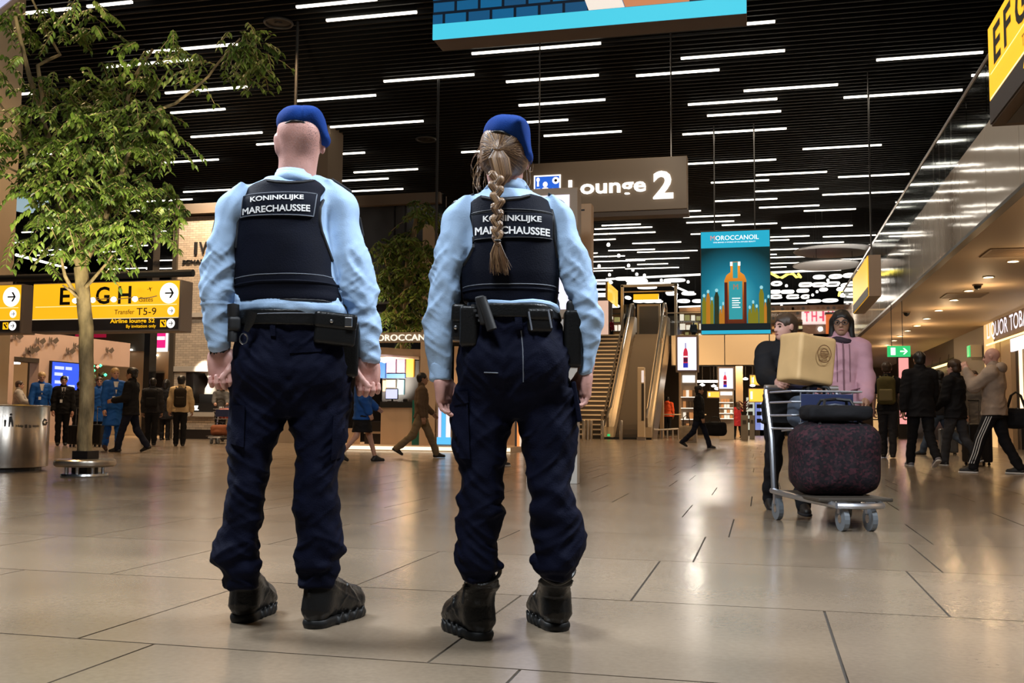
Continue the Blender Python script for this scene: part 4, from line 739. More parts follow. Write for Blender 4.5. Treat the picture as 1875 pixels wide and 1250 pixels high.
t = thing('far_balustrade', 'glass balustrade with pale rail along the far gallery edge', 'balustrade', (0, 0, 0)); box('glass_pane', M_GLASS, gx(1222), gx(1300), YG-.05, YG-.03, ZD, ZD+1.05, t); box('glass_pane', M_GLASS, gx(1301), gx(1400), YG-.05, YG-.03, ZD, ZD+1.05, t); box('glass_pane', M_GLASS, gx(1401), XF, YG-.05, YG-.03, ZD, ZD+1.05, t)
MB().tube([(gx(1222), YG-.04, ZD+1.08), (XF, YG-.04, ZD+1.08)], .03, 8).build('handrail', M_ESC, t, True)
# upper floor: lift frame, shops, signs
t = thing('lift_frame', 'tall glazed lift frame with pale posts at the head of the escalator', 'lift', (0, 0, 0)); YV = 53.0; vx = lambda px: at(px, 560, YV).x; vz = lambda py: at(1190, py, YV).z
for px in (1139, 1237): box('post', M_ESC, vx(px)-.07, vx(px)+.07, YV, YV+.2, ZD, vz(521), t)
box('beam', M_ESC, vx(1137), vx(1240), YV, YV+.2, vz(524), vz(520), t); box('beam', M_ESC, vx(1141), vx(1231), YV+.3, YV+.4, vz(533), vz(531), t); box('door_panel', mat('lift_door', (.26, .21, .16), .35, .5), vx(1170), vx(1205), YV+.1, YV+.2, ZD, vz(560), t); box('door_frame', M_ESC, vx(1166), vx(1209), YV+.12, YV+.25, ZD, vz(556), t)
for px in (1147, 1156): box('shaft_glass', M_DG, vx(px)-.16, vx(px)+.16, YV+.3, YV+.4, ZD, vz(555), t)
q0, q1 = (vx(1160), vz(548)), (vx(1206), vz(538)); tag(box('gate_sign', M_YEL, q0[0], q1[0], YV-.02, YV+.11, q0[1], q1[1]), 'small plain yellow sign in front of the lift frame', 'sign')
t = thing('gate_sign', 'small yellow side-on sign at the left of the upper floor', 'sign', (0, 0, 0)); q0 = at(1113, 520, 50); q1 = at(1123, 545, 50); box('case', M_CASE, q0.x-.12, q0.x, 50, 51, q1.z, q0.z+.1, t); MB().tube([(q0.x-.06, snapy(50.5), q0.z), (q0.x-.06, snapy(50.5), CZ+.02)], .015, 5).build('hanging_rod', M_POLE, t); box('yellow_field', M_YEL, q0.x, q0.x+.02, 49.9, 53.5, q1.z-.1, q0.z+.1, t)
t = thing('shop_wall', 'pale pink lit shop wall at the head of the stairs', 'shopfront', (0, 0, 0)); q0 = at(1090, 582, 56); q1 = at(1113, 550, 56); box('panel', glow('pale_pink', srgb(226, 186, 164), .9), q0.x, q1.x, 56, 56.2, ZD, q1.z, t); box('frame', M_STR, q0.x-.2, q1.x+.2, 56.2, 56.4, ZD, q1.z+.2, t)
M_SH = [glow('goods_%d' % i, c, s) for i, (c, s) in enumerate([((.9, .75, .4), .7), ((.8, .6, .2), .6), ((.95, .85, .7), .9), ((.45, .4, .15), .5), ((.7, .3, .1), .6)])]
def shelves(lab, px0, px1, py0, py1, Y, cols, seed):
    t = thing('shop_shelving', lab, 'shelves', (0, 0, 0)); a_, z1_ = W(px0, py0, Y); b_, z0_ = W(px1, py1, Y); z0_ = ZD; box('back_panel', M_BROWN, a_, b_, Y+.3, Y+.35, z0_, z1_, t)
    for k in range(5): z = z0_+(z1_-z0_)*k/4.6; box('shelf', M_STR, a_, b_, Y, Y+.3, z, z+.04, t)
    r_ = random.Random(seed)
    for k in range(4):
        z = z0_+(z1_-z0_)*k/4.6+.04; x = a_+.05; hh = (z1_-z0_)/4.6-.1
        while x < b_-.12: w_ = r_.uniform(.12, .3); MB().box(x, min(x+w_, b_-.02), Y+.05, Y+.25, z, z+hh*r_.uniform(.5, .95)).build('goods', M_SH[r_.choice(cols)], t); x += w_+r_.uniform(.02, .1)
    return t
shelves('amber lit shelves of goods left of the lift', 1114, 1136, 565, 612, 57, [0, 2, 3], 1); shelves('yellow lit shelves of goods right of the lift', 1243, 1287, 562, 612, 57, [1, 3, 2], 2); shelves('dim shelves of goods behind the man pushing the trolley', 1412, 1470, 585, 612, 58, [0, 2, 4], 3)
t = thing('patterned_wall', 'brown honeycomb tiled wall high behind the two trolley people', 'shopfront', (0, 0, 0)); q0 = W(1408, 600, 62); q1 = W(1560, 557, 62); box('panel', mat('honeycomb', (.20, .11, .06), .5), q0[0], q1[0], 62, 62.2, ZD, q1[1], t)
for k in range(60):
    c = (q0[0]+.25+(q1[0]-q0[0]-.4)*((k*7) % 30)/30+(.11 if k % 2 else 0), 61.98, q1[1]-.2-.28*(k // 15)); MB().lathe([(.001, 0), (.10, 0), (.10, .03), (.001, .03)], n=6).build('hexagon', M_BROWN if k % 3 else M_STR, t, loc=c).rotation_euler = (PI/2, 0, 0)
t = thing('shop_sign', 'white lit sign with red upright bars above the trolley people', 'sign', (0, 0, 0)); q0 = W(1469, 591, 61); q1 = W(1534, 567, 61); box('panel', glow('sign_pinkish', (1, .72, .68), 1.1), q0[0], q1[0], 61, 62, q0[1], q1[1], t); M_RED = glow('sign_red', (.8, .08, .15), 1); w_ = q1[0]-q0[0]; h_ = q1[1]-q0[1]
for k, (u0, u1, v0, v1) in enumerate(((.06, .20, .78, .9), (.11, .15, .1, .8), (.26, .30, .1, .9), (.30, .38, .45, .58), (.38, .42, .1, .9), (.56, .62, .1, .95), (.48, .56, .35, .5), (.72, .76, .3, .9), (.84, .88, .3, .9))): box('red_bar', M_RED, q0[0]+w_*u0, q0[0]+w_*u1, 60.95, 61, q0[1]+h_*v0, q0[1]+h_*v1, t)
t = thing('shop_pillar', 'orange lit pillar between the two trolley people', 'pillar', (0, 0, 0)); q0 = W(1513, 612, 60); q1 = W(1530, 575, 60); box('shaft', glow('orange_lit', (.8, .16, .03), .8), q0[0], q1[0], 60, 60.4, ZD, q1[1], t); box('cap', M_STR, q0[0]-.05, q1[0]+.05, 59.95, 60.45, q1[1], q1[1]+.12, t)
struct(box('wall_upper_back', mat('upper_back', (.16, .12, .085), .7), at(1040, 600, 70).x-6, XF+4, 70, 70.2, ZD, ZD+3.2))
# loops of white neon lying flat under the ceiling of the upper floor
M_NEON = glow('neon_white', (1, .96, .88), 1.8); M_NY = glow('neon_yellow', (1, .8, .1), 2.5); rn = random.Random(12); ZN = 8.25
LOOPS = [(1103, 516, 40, 9), (1100, 534, 52, 12), (1105, 545, 60, 9), (1166, 514, 44, 7), (1145, 510, 40, 5), (1185, 526, 40, 5), (1235, 513, 44, 6), (1230, 537, 22, 7), (1262, 537, 30, 7), (1170, 551, 22, 6), (1188, 551, 22, 6), (1205, 551, 20, 6), (1252, 551, 24, 7), (1278, 551, 22, 6), (1122, 560, 26, 6), (1150, 545, 10, 6),
         (1422, 519, 20, 9), (1500, 507, 22, 7), (1530, 506, 24, 8), (1555, 504, 22, 8), (1475, 521, 24, 8), (1500, 521, 24, 8), (1525, 520, 24, 9), (1551, 522, 22, 8), (1420, 534, 18, 6), (1442, 534, 24, 6), (1470, 532, 22, 6), (1508, 530, 14, 6), (1540, 529, 14, 6), (1421, 543, 28, 8), (1452, 543, 24, 8), (1475, 543, 16, 8), (1550, 540, 22, 8), (1490, 551, 28, 6), (1520, 550, 30, 7),
         (1619, 505, 20, 8), (1622, 520, 22, 7), (1618, 487, 16, 5)]
for k, (px, py, w_, h_) in enumerate(LOOPS):
    c = atz(px, py, ZN); rx = w_/2/F*c.y*.82; ry = abs(atz(px, py-h_/2+.5, ZN).y-c.y)*.75; n_ = 26; sq = rn.choice((2, 4)); full = rn.random() > .25; pts = []
    for i in range(n_+1):
        a_ = 2*PI*i/n_*(1 if full else .78)+.6; cs, sn = math.cos(a_), math.sin(a_); q_ = (abs(cs)**sq+abs(sn)**sq)**(-1/sq); pts.append((rx*cs*q_, ry*sn*q_, 0))
    o = MB().tube(pts, .06, 6, not full).build('neon_loop', M_NEON, None, True); o.location = c; MB().tube([pts[0], (pts[0][0], snapy(c.y+pts[0][1])-c.y, CZ-c.z+.02)], .008, 4).build('wire', M_POLE, o)
    sd_ = 'left' if px < 1290 else 'right'; rank = sorted([q[0]*100+q[1] for q in LOOPS if (q[0] < 1290) == (px < 1290)]).index(px*100+py); tag(o, '%s white neon loop from the left, on the %s of the teal banner' % (ordn(rank), sd_), 'neon light', 'neon loops over the upper floor')
for k, P_ in enumerate(([(1412, 500), (1424, 507), (1432, 508), (1440, 503), (1452, 501), (1458, 507), (1466, 507), (1462, 502)], [(1536, 541), (1538, 533), (1546, 531), (1550, 526)])):
    pts = [atz(x, y, ZN+.2) for x, y in P_]; o = MB().tube(pts, .07, 6).build('neon_curl', M_NY, None, True); MB().tube([pts[0], (pts[0].x, snapy(pts[0].y), CZ+.02)], .008, 4).build('wire', M_POLE, o); tag(o, ('yellow neon curl beside the hanging teal banner', 'short yellow neon curl left of the distant yellow sign')[k], 'neon light')
for k, (a_, b_) in enumerate((((1110, 511), (1290, 502)), ((1408, 499), (1540, 493)), ((1408, 556), (1478, 554)), ((1148, 520), (1228, 517)), ((1243, 562), (1285, 560)), ((1230, 522), (1258, 534)))):
    p, q = atz(*a_, ZN+.3), atz(*b_, ZN+.3); o = MB().tube([p, q], .06, 6).build('neon_bar', M_NEON, None, True); MB().tube([p, (p.x, snapy(p.y), CZ+.02)], .008, 4).build('wire', M_POLE, o); tag(o, ('long slanting white neon bar at the head of the stairs', 'white neon bar just under the lower pale disc', 'white neon bar over the trolley man\'s head', 'white neon bar behind the top beam of the lift frame', 'white neon bar above the shelves right of the lift', 'short slanting white neon bar left of the teal banner')[k], 'neon light', 'neon bars over the upper floor')
for k, (px, py) in enumerate(((1114, 448), (1133, 468), (1151, 486), (1159, 494), (1166, 502), (1097, 487), (1116, 503), (1180, 504), (1211, 513), (1260, 516), (1240, 522), (1440, 523), (1516, 513), (1496, 534), (1488, 540), (1431, 559))):
    c = atz(px, py, 8.9); o = MB().lathe([(.001, -.09), (.07, -.07), (.09, 0), (.06, .08), (.001, .1)], n=10).build('spot_bulb', M_NEON, None, True, loc=c); MB().tube([(0, 0, .09), (0, snapy(c.y)-c.y, CZ-8.88)], .012, 4).build('stem', M_POLE, o); tag(o, ordn(sorted([1114, 1133, 1151, 1159, 1166, 1097, 1116, 1180, 1211, 1260, 1240, 1440, 1516, 1496, 1488, 1431]).index(px))+' tiny white spot bulb from the left under the far ceiling', 'light', 'spot bulbs under the far ceiling')
# bollards, barrier, info pillar
M_BOLL = mat('bollard_steel', (.5, .42, .33), .3, .85)
for k, (px, w_) in enumerate(((1069, 5), (1076, 5), (1082, 5), (1103, 6), (1137, 6))):
    p = atz(px, 805, 0); h_ = at(px, 769, p.y).z; t = thing('bollard', ('leftmost steel bollard of the row of three at the foot of the stairs', 'middle steel bollard of the row of three at the foot of the stairs', 'right-hand steel bollard of the row of three at the foot of the stairs', 'single steel bollard at the left foot of the escalator', 'single steel bollard in front of the escalator steps')[k], 'bollard', p, group='stair bollards')
    MB().lathe([(.07, 0), (.07, h_-.03), (.05, h_), (.001, h_)], n=12).build('tube', M_BOLL, t, True); MB().lathe([(.1, 0), (.1, .02), (.001, .02)], n=12).build('base_ring', M_BOLL, t)
p = atz(1173, 806, 0); YP = p.y; t = thing('information_pillar', 'slim cream pillar with a small screen in front of the escalator', 'totem', (0, 0, 0)); box('pillar', M_ESC, W(1167, 700, YP)[0], W(1180, 700, YP)[0], YP, YP+.3, .12, W(1173, 672, YP)[1], t, .02); box('base', M_MET, W(1166, 700, YP)[0], W(1181, 700, YP)[0], YP-.02, YP+.32, 0, .12, t); box('screen', glow('pillar_screen', (.8, .68, .62), .9), W(1174.5, 700, YP)[0], W(1179, 700, YP)[0], YP-.01, YP, W(1173, 700, YP)[1], W(1173, 678, YP)[1], t); box('dark_panel', M_STR, W(1174.5, 700, YP)[0], W(1179, 700, YP)[0], YP-.01, YP, W(1173, 770, YP)[1], W(1173, 702, YP)[1], t)
p = atz(1215, 803, 0); YB2 = p.y; t = thing('barrier', 'low metal queue barrier right of the escalator', 'barrier', (0, 0, 0)); xa_, xb_ = W(1192, 790, YB2)[0], W(1240, 790, YB2)[0]
MB().tube([(xa_, YB2, .35), (xb_, YB2+.6, .42)], .04, 8).build('rail', M_BOLL, t, True); 
for k in range(6): MB().tube([(xa_+(xb_-xa_)*k/5, YB2+.12*k, 0), (xa_+(xb_-xa_)*k/5, YB2+.12*k, .36+.012*k)], .04, 6).build('post', M_BOLL, t)
MB().tube([(xa_-.3, YB2+4, 1.05), (xb_+1, YB2+4, 1.05)], .03, 6).build('tall_rail', M_ESC, t); MB().tube([(xb_+.5, YB2+4, 0), (xb_+.5, YB2+4, 1.05)], .03, 6).build('tall_post', M_ESC, t)
# bottle totems under the far gallery
def totem(lab, sx0, sx1, sy0, sy1, bx0, bx1, by1, Y, seed):
    t = thing('display_totem', lab, 'totem', (0, 0, 0)); a_, z1_ = W(sx0, sy0, Y); b_, z0_ = W(sx1, sy1, Y); f_ = M_CASE
    box('screen_case', f_, a_, b_, Y, Y+.35, z0_, z1_, t, .01); d_ = .09*(b_-a_); box('screen', glow('totem_screen', (.80, .80, 1), 1.15), a_+d_, b_-d_, Y-.02, Y, z0_+d_, z1_-d_*1.2, t); c_ = (a_+b_)/2-.06*(b_-a_); H_ = z1_-z0_; w_ = .10*(b_-a_)
    fm = lambda y: (lambda u, v: (c_+w_*u, Y-y, z0_+H_*v))
    for nm, mt, P_ in (('bottle_print', glow('bottle_red', srgb(196, 44, 66), 1), [(-1, .13), (1, .13), (1, .52), (.7, .6), (.3, .64), (-.3, .64), (-.7, .6), (-1, .52)]), ('bottle_neck_print', glow('bottle_grey', srgb(150, 150, 190), 1), [(-.28, .64), (.28, .64), (.28, .78), (-.28, .78)])):
        m_ = MB(); poly(m_, P_, fm(.025)); m_.build(nm, mt, t)
    m_ = MB(); poly(m_, [(-1.05, .12), (1.05, .12), (1.05, .24), (-1.05, .24)], fm(.03)); m_.build('bottle_foot_print', glow('bottle_blue', srgb(40, 50, 170), 1), t); m_ = MB(); poly(m_, [(-.9, .27), (.9, .27), (.9, .38), (-.9, .38)], fm(.03)); m_.build('bottle_band_print', glow('bottle_plum', srgb(70, 20, 50), 1), t); m_ = MB(); poly(m_, [(-.9, .40), (.9, .40), (.9, .43), (-.9, .43)], fm(.03)); m_.build('bottle_label_print', M_SWHT, t)
    x0_, x1_ = W(bx0, 720, Y)[0], W(bx1, 720, Y)[0]; zb_ = W(bx0, by1, Y)[1]; box('body', mat('totem_body', (.5, .42, .33), .5), x0_, x1_, Y+.05, Y+.5, 0, z0_, t)
    hh = z0_-max(0, zb_); box('header_light', M_SWHT, x0_+.05, x1_-.05, Y+.02, Y+.06, z0_-.16*hh, z0_-.05*hh, t); r_ = random.Random(seed)
    for k in range(4):
        z = z0_-(.38+.17*k)*hh; box('shelf', M_CASE, x0_, x1_, Y-.15, Y+.1, z-.03, z, t); box('shelf_light', glow('shelf_light', (1, .9, .75), 1.2), x0_, x1_, Y-.155, Y-.15, z-.03, z-.0, t)
        for j in range(4): x = x0_+.08+(x1_-x0_-.1)*j/4; MB().box(x, x+(x1_-x0_)/6, Y-.12, Y, z, z+.10*hh).build('goods', [M_SH[4], M_VENT, M_SH[2]][r_.randrange(3)], t)
totem('tall totem with a lit bottle picture beside the escalator', 1237, 1279, 613, 681, 1247, 1275, 800, 36, 1); totem('smaller totem with a lit bottle picture under the far gallery', 1314, 1345, 671, 714, 1317, 1343, 772, 44, 2)
# under the far gallery
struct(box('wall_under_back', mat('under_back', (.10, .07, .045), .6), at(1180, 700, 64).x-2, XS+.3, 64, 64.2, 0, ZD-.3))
for k, (px0, px1, Y) in enumerate(((1347, 1360, 52), (1208, 1214, 46), (1243, 1247, 52))): struct(box('trim_%d' % (20+k), M_BEIGE2, W(px0, 700, Y)[0], W(px1, 700, Y)[0], Y, Y+.5, 0, ZD-.3))
for k, (a0, a1, b0, b1, lab) in enumerate(((1374, 1405, 687, 704, 'upper yellow sign under the far gallery beside the pushing man'), (1372, 1402, 712, 735, 'lower yellow sign under the far gallery beside the pushing man'), (1296, 1318, 717, 727, 'yellow sign glimpsed left of the smaller bottle totem'))):
    t = thing('gate_sign', lab, 'sign', (0, 0, 0)); q0, q1 = W(a0, b1, 56), W(a1, b0, 56); [MB().tube([(q0[0]+(q1[0]-q0[0])*u, 56.1, q1[1]), (q0[0]+(q1[0]-q0[0])*u, 56.1, ZD-.352 if k != 1 else W(a0, 703, 56)[1])], .015, 5).build('hanging_rod', M_POLE, t) for u in (.2, .8)]; box('case', M_CASE, q0[0]-.04, q1[0]+.04, 56.03, 56.2, q0[1]-.04, q1[1]+.04, t); box('yellow_field', glow('amber_sign', (1, .55, .06), 1), q0[0], q1[0], 56, 56.03, q0[1], q1[1], t); w_ = q1[0]-q0[0]; h_ = q1[1]-q0[1]
    box('white_mark', M_SWHT, q0[0]+.08*w_, q0[0]+.2*w_, 55.98, 56, q0[1]+.2*h_, q0[1]+.8*h_, t)
for k, (px, py) in enumerate(((1378, 705), (1252, 715), (1286, 704), (1307, 706), (1313, 711), (1365, 693))): p = at(px, py, 54); o = MB().lathe([(.001, -.08), (.12, -.05), (.14, 0), (.001, .08)], n=10).build('globe_lamp', M_LAMP, None, True, loc=p); MB().tube([(0, 0, .07), (0, 0, ZD-.352-p.z)], .015, 5).build('stem', M_POLE, o); tag(o, ordn(sorted([1378, 1252, 1286, 1307, 1313, 1365]).index(px))+' round white lamp from the left under the far gallery', 'light', 'lamps under the far gallery')
p = at(1298, 698, 50); o = MB().tube([(p.x-.9, 50, p.z), (p.x+.9, 50, p.z)], .06, 6).build('tube_light', M_LAMP); [MB().tube([(p.x+dx, 50, p.z), (p.x+dx, 50, ZD-.352)], .012, 5).build('wire', M_POLE, o) for dx in (-.7, .7)]; tag(o, 'white tube light above the man with two bags', 'light'); p = at(1362, 695, 50)
for k, (px, w_, h_, lab) in enumerate(((1363, 13, 28, 'grey waste box left of its twin under the far gallery'), (1377, 9, 26, 'grey waste box right of its twin under the far gallery'))):
    Y = 42+k*3; q0 = W(px-w_/2, 787, Y); q1 = W(px+w_/2, 760, Y); t = thing('waste_box', lab, 'bin', ((q0[0]+q1[0])/2, Y, 0)); hw = (q1[0]-q0[0])/2; box('box', mat('waste_grey', (.22, .19, .15), .5), -hw, hw, 0, .5, 0, q1[1], t, .01); box('flap', M_STR, -hw*.5, hw*.5, -.02, 0, q1[1]*.66, q1[1]*.8, t)
t = thing('plant_pot', 'small dark red potted plant on the grey waste boxes', 'plant', (W(1362, 750, 42)[0], 42.2, W(1363, 760, 42)[1])); MB().lathe([(.1, 0), (.14, .15), (.001, .13)], n=12).build('pot', M_VOID, t, True); mm = MB()
for i in range(40): a_ = i*2.4; c = Vector((.2*math.cos(a_), .2*math.sin(a_), .2+.01*i)); d = Vector((math.cos(a_), math.sin(a_), .6))*.1; s_ = Vector((-d.y, d.x, 0))*.4; mm.add([c-d, c+s_, c+d, c-s_], [(0, 1, 2, 3)])
tag(mm.build('leaves', mat('plum_leaf', (.14, .03, .03), .5), t), kind='stuff')
for k, (px, c) in enumerate(((1374, (.8, .9, .8)), (1390, (.3, .4, 1)), (1400, (.8, .85, .9)))):
    t = thing('shop_display', ('pale', 'blue', 'white')[k]+' lit display rack under the far gallery by the pushing man', 'display', (W(px, 750, 58)[0], 58, 0)); box('back_panel', glow('rack_%d' % k, c, .55), -.22, .22, 0, .1, .3, 2.1, t); box('plinth', M_STR, -.25, .25, -.1, .15, 0, .3, t)
    for z in (.7, 1.1, 1.5): box('product', M_VOID, -.13, .13, -.08, 0, z, z+.22, t)
lamp('under_gallery', 'AREA', (-1, 52, ZD-.6), 500, WARM, 1.5); lamp('upper_floor', 'AREA', (-3, 58, ZD+3), 1200, NEUT, 2)
lamp('back_room_lamp', 'AREA', (-20, 34.5, 2.3), 900, WARM, 1.5); lamp('kiosk_lamp', 'AREA', ((kx(690)+kx(760))/2, YK+1, kz(655)), 40, WARM, .6)
# ------------------------------------------------------------------ steel bin and tree with its round bench
M_STL = mat('brushed_steel', (.58, .52, .45), .24, 1.0, bump=.05, bscale=40, stretch=(1, 1, .02)); M_BPR = mat('bin_print', (.03, .025, .02), .5)
pb = atz(40, 862, 0); Ybin = pb.y; zt = at(45, 742, Ybin).z; pc_ = at(-4, 800, Ybin); Rb = .64; VB = View((pc_.x, Ybin, 0)); t = thing('waste_bin', 'large drum-shaped brushed steel waste bin at the left edge', 'bin', (pc_.x, Ybin, 0), VB.rz)
z1_ = zt; mm = MB(); n_ = 48; zs = [.06, .3, .6, z1_-.09]
mm.lathe([(Rb-.02, .05), (Rb, .06), (Rb, z1_-.02), (Rb-.01, z1_), (Rb-.03, z1_), (Rb-.16, z1_-.16), (.001, z1_-.2)], n=n_).build('drum', M_STL, t, True, sharp=.5)
MB().lathe([(Rb-.08, 0), (Rb-.08, .05), (.001, .05)], n=32).build('plinth', M_VOID, t)
MB().lathe([(Rb+.004, z1_-.012), (Rb+.008, z1_-.004), (Rb-.02, z1_+.006), (Rb-.03, z1_)], n=n_).build('rim', M_STEEL, t, True)
cyl = lambda px, py: VB(px, py, -Rb*.8)
def onb(u, v): return (u, -math.sqrt(max(.01, (Rb+.004)**2-u*u)), v)
mm = MB(); u0, v1 = cyl(22, 780); 
c0_ = cyl(17, 760); s_ = .055
disc(mm, (c0_[0]+.02, c0_[1]+.01), .016, .016, onb, 10); poly(mm, [(c0_[0], c0_[1]-.02), (c0_[0]+.03, c0_[1]-.01), (c0_[0]+.05, c0_[1]-.09), (c0_[0]+.055, c0_[1]-.15), (c0_[0]+.04, c0_[1]-.15), (c0_[0]+.02, c0_[1]-.08), (c0_[0]+.01, c0_[1]-.15), (c0_[0]-.005, c0_[1]-.15)], onb); poly(mm, [(c0_[0]-.06, c0_[1]-.06), (c0_[0]-.03, c0_[1]-.06), (c0_[0]-.035, c0_[1]-.15), (c0_[0]-.055, c0_[1]-.15)], onb)
mm.build('tidy_pictogram', M_BPR, t)
a_ = cyl(29, 783); b_ = cyl(75, 774); mm = MB(); text('Keep us tidy today', lambda u, v: onb(a_[0]+(b_[0]-a_[0])*u, a_[1]+.05*v), .01, mm) if False else None
words = ['Help', 'us', 'to', 'recycle']; us = [0, .36, .52, .68, 1.0]
mm = MB(); [text(w_, lambda u, v, i=i: onb(a_[0]+(b_[0]-a_[0])*(us[i]+(us[i+1]-us[i]-.06)*u), a_[1]+.045*v), .02, mm) for i, w_ in enumerate(words)]; mm.build('bin_words', M_BPR, t)
c1_ = cyl(84, 773)
for k in range(3):
    m_ = MB(); A_ = k*2.094+.5; P_ = lambda r, a: (c1_[0]+r*math.cos(a), c1_[1]+r*1.5*math.sin(a)); poly(m_, [P_(.032, A_), P_(.032, A_+.7), P_(.032, A_+1.4), P_(.019, A_+1.4), P_(.019, A_+.7), P_(.019, A_)], onb); poly(m_, [P_(.042, A_+1.35), P_(.025, A_+1.95), P_(.010, A_+1.35)], onb); m_.build('recycling_arrow', M_BPR, t)
pt = atz(155, 872, 0); TX, TY = pt.x, pt.y; tx = lambda px, py, Y=None: at(px, py, Y or TY)
t = thing('round_bench', 'round steel bench ring on short legs encircling the tree foot', 'bench', (TX, TY, 0)); zb0 = tx(155, 858).z; R_ = .365; zt_ = tx(155, 846).z
MB().lathe([(.158, zt_-.05), (R_*.93, zt_-.05), (R_*.99, zt_-.03), (R_, zt_-.0), (R_*.985, zt_+.025), (R_*.93, zt_+.04), (.158, zt_+.045), (.158, zt_-.05)], n=48, cap=False).build('seat_ring', mat('bench_steel', (.66, .58, .48), .28, .9), t, True)
MB().lathe([(.001, 0), (R_*.76, 0), (R_*.78, .015), (R_*.76, .04), (.001, .045)], n=40).build('base_plate', M_STEEL, t, True)
for k in range(8): a_ = k*PI/4+.25; MB().tube([(R_*.62*math.cos(a_), R_*.62*math.sin(a_), .04), (R_*.62*math.cos(a_), R_*.62*math.sin(a_), zt_-.04)], .022, 10).build('leg', M_STEEL, t, True)
# ---- trees
M_BARK = mat('bark', (.40, .29, .14), .8, var=.65, vscale=7, bump=.5, bscale=30, stretch=(1, 1, .4)); LEAF = [mat('leaf_%d' % i, c, .45, var=.15, vscale=30, spec=.4) for i, c in enumerate([(.13, .20, .025), (.21, .30, .045), (.08, .13, .022), (.28, .33, .075)])]
def leaf_geo(L, w_):
    return [(0, 0, 0), (-w_*.5, L*.35, -.004), (0, L*.4, .008*L/.07), (w_*.5, L*.35, -.004), (-w_*.32, L*.7, -.012), (0, L*.72, -.002), (w_*.32, L*.7, -.012), (0, L, -.025)], [(0, 3, 2), (0, 2, 1), (1, 2, 5, 4), (2, 3, 6, 5), (4, 5, 7), (5, 6, 7)]
def foliage(t, clusters, seed, Lf, n_single, parent_pts):
    """clusters: (centre, radii, sprays); each spray a drooping twig with paired leaves"""
    r_ = np.random.RandomState(seed); G, FC = leaf_geo(Lf, Lf*.46); G = np.array(G); buf = [[[], []] for _ in LEAF]; singles = []; tw = MB()
    for c, rad, ns in clusters:
        c = np.array(c)
        for i in range(ns):
            d = r_.normal(size=3); d /= np.linalg.norm(d); p = c+d*np.array(rad)*r_.uniform(.25, 1)**.6; az = r_.uniform(0, 2*PI); dr = np.array([math.cos(az), math.sin(az), r_.uniform(-.9, .25)]); dr /= np.linalg.norm(dr); ln = r_.uniform(.14, .34)*Lf/.095; mi0 = r_.choice(4, p=[.38, .30, .22, .10]); nl = int(r_.randint(4, 8)); pts = []
            for k in range(nl):
                s_ = k/(nl-1); q = p+dr*ln*s_+np.array([0, 0, -.35*ln*s_*s_]); pts.append(q)
                for sd in (-1, 1):
                    side = np.cross(dr, [0, 0, 1]); side /= np.linalg.norm(side)+1e-6; yv = dr*.45+side*sd*.8+np.array([0, 0, -.45+r_.uniform(-.35, .3)]); yv /= np.linalg.norm(yv); xv = np.cross(yv, [0, 0, 1]); xv /= np.linalg.norm(xv)+1e-6; zv = np.cross(xv, yv); sc = r_.uniform(.75, 1.2); M = np.stack([xv, yv, zv], 1)*sc; mi = mi0 if r_.rand() < .75 else r_.randint(4)
                    if len(singles) < n_single and q[1] < c[1]-.3*rad[1] and r_.rand() < .5: singles.append((M, q, mi))
                    else: b_ = buf[mi]; b_[1].append(len(b_[0])); b_[0].append(G@M.T+q)
            tw.tube([pts[0], pts[len(pts)//2], pts[-1]], .0035*Lf/.075, 3, False)
    tag(tw.build('twigs', M_BARK, t), kind='stuff')
    for mi, (Vs, _) in enumerate(buf):
        if not Vs: continue
        V = np.concatenate(Vs); n0 = len(G); me = bpy.data.meshes.new('foliage'); F_ = [tuple(i+k*n0 for i in f) for k in range(len(Vs)) for f in FC]; me.from_pydata(V.tolist(), [], F_); me.update(); tag(linkmesh('foliage', me, LEAF[mi], t), kind='stuff')
    lm = [None]*4
    for M, q, mi in singles:
        if lm[mi] is None: me = bpy.data.meshes.new('leaf'); me.from_pydata(G.tolist(), [], FC); me.materials.append(LEAF[mi]); lm[mi] = me
        o = bpy.data.objects.new('leaf', lm[mi]); COL.objects.link(o); o.parent = t; o.matrix_local = Matrix([list(M[i])+[q[i]] for i in range(3)]+[[0, 0, 0, 1]])
def limb(mb, P_, r0, r1, n=9):
    P_ = [Vector(p) for p in P_]; Q_ = []
    for i in range(len(P_)-1):
        for s_ in (0, .5): Q_.append(P_[i].lerp(P_[i+1], s_)+Vector((RNG.uniform(-.012, .012), RNG.uniform(-.012, .012), 0)))
    Q_.append(P_[-1]); mb.tube(Q_, [r0+(r1-r0)*i/(len(Q_)-1) for i in range(len(Q_))], n)
t = thing('tree', 'big indoor tree with a mottled trunk rising through the round steel bench', 'tree', (0, 0, 0)); T3 = lambda px, py, dy=0: tuple(at(px, py, TY+dy))
mm = MB(); limb(mm, [(TX, TY, .1), T3(157, 800), T3(158, 700), T3(156, 600), T3(153, 540), T3(148, 490)], .092, .085, 14); mm.build('trunk', M_BARK, t, True)
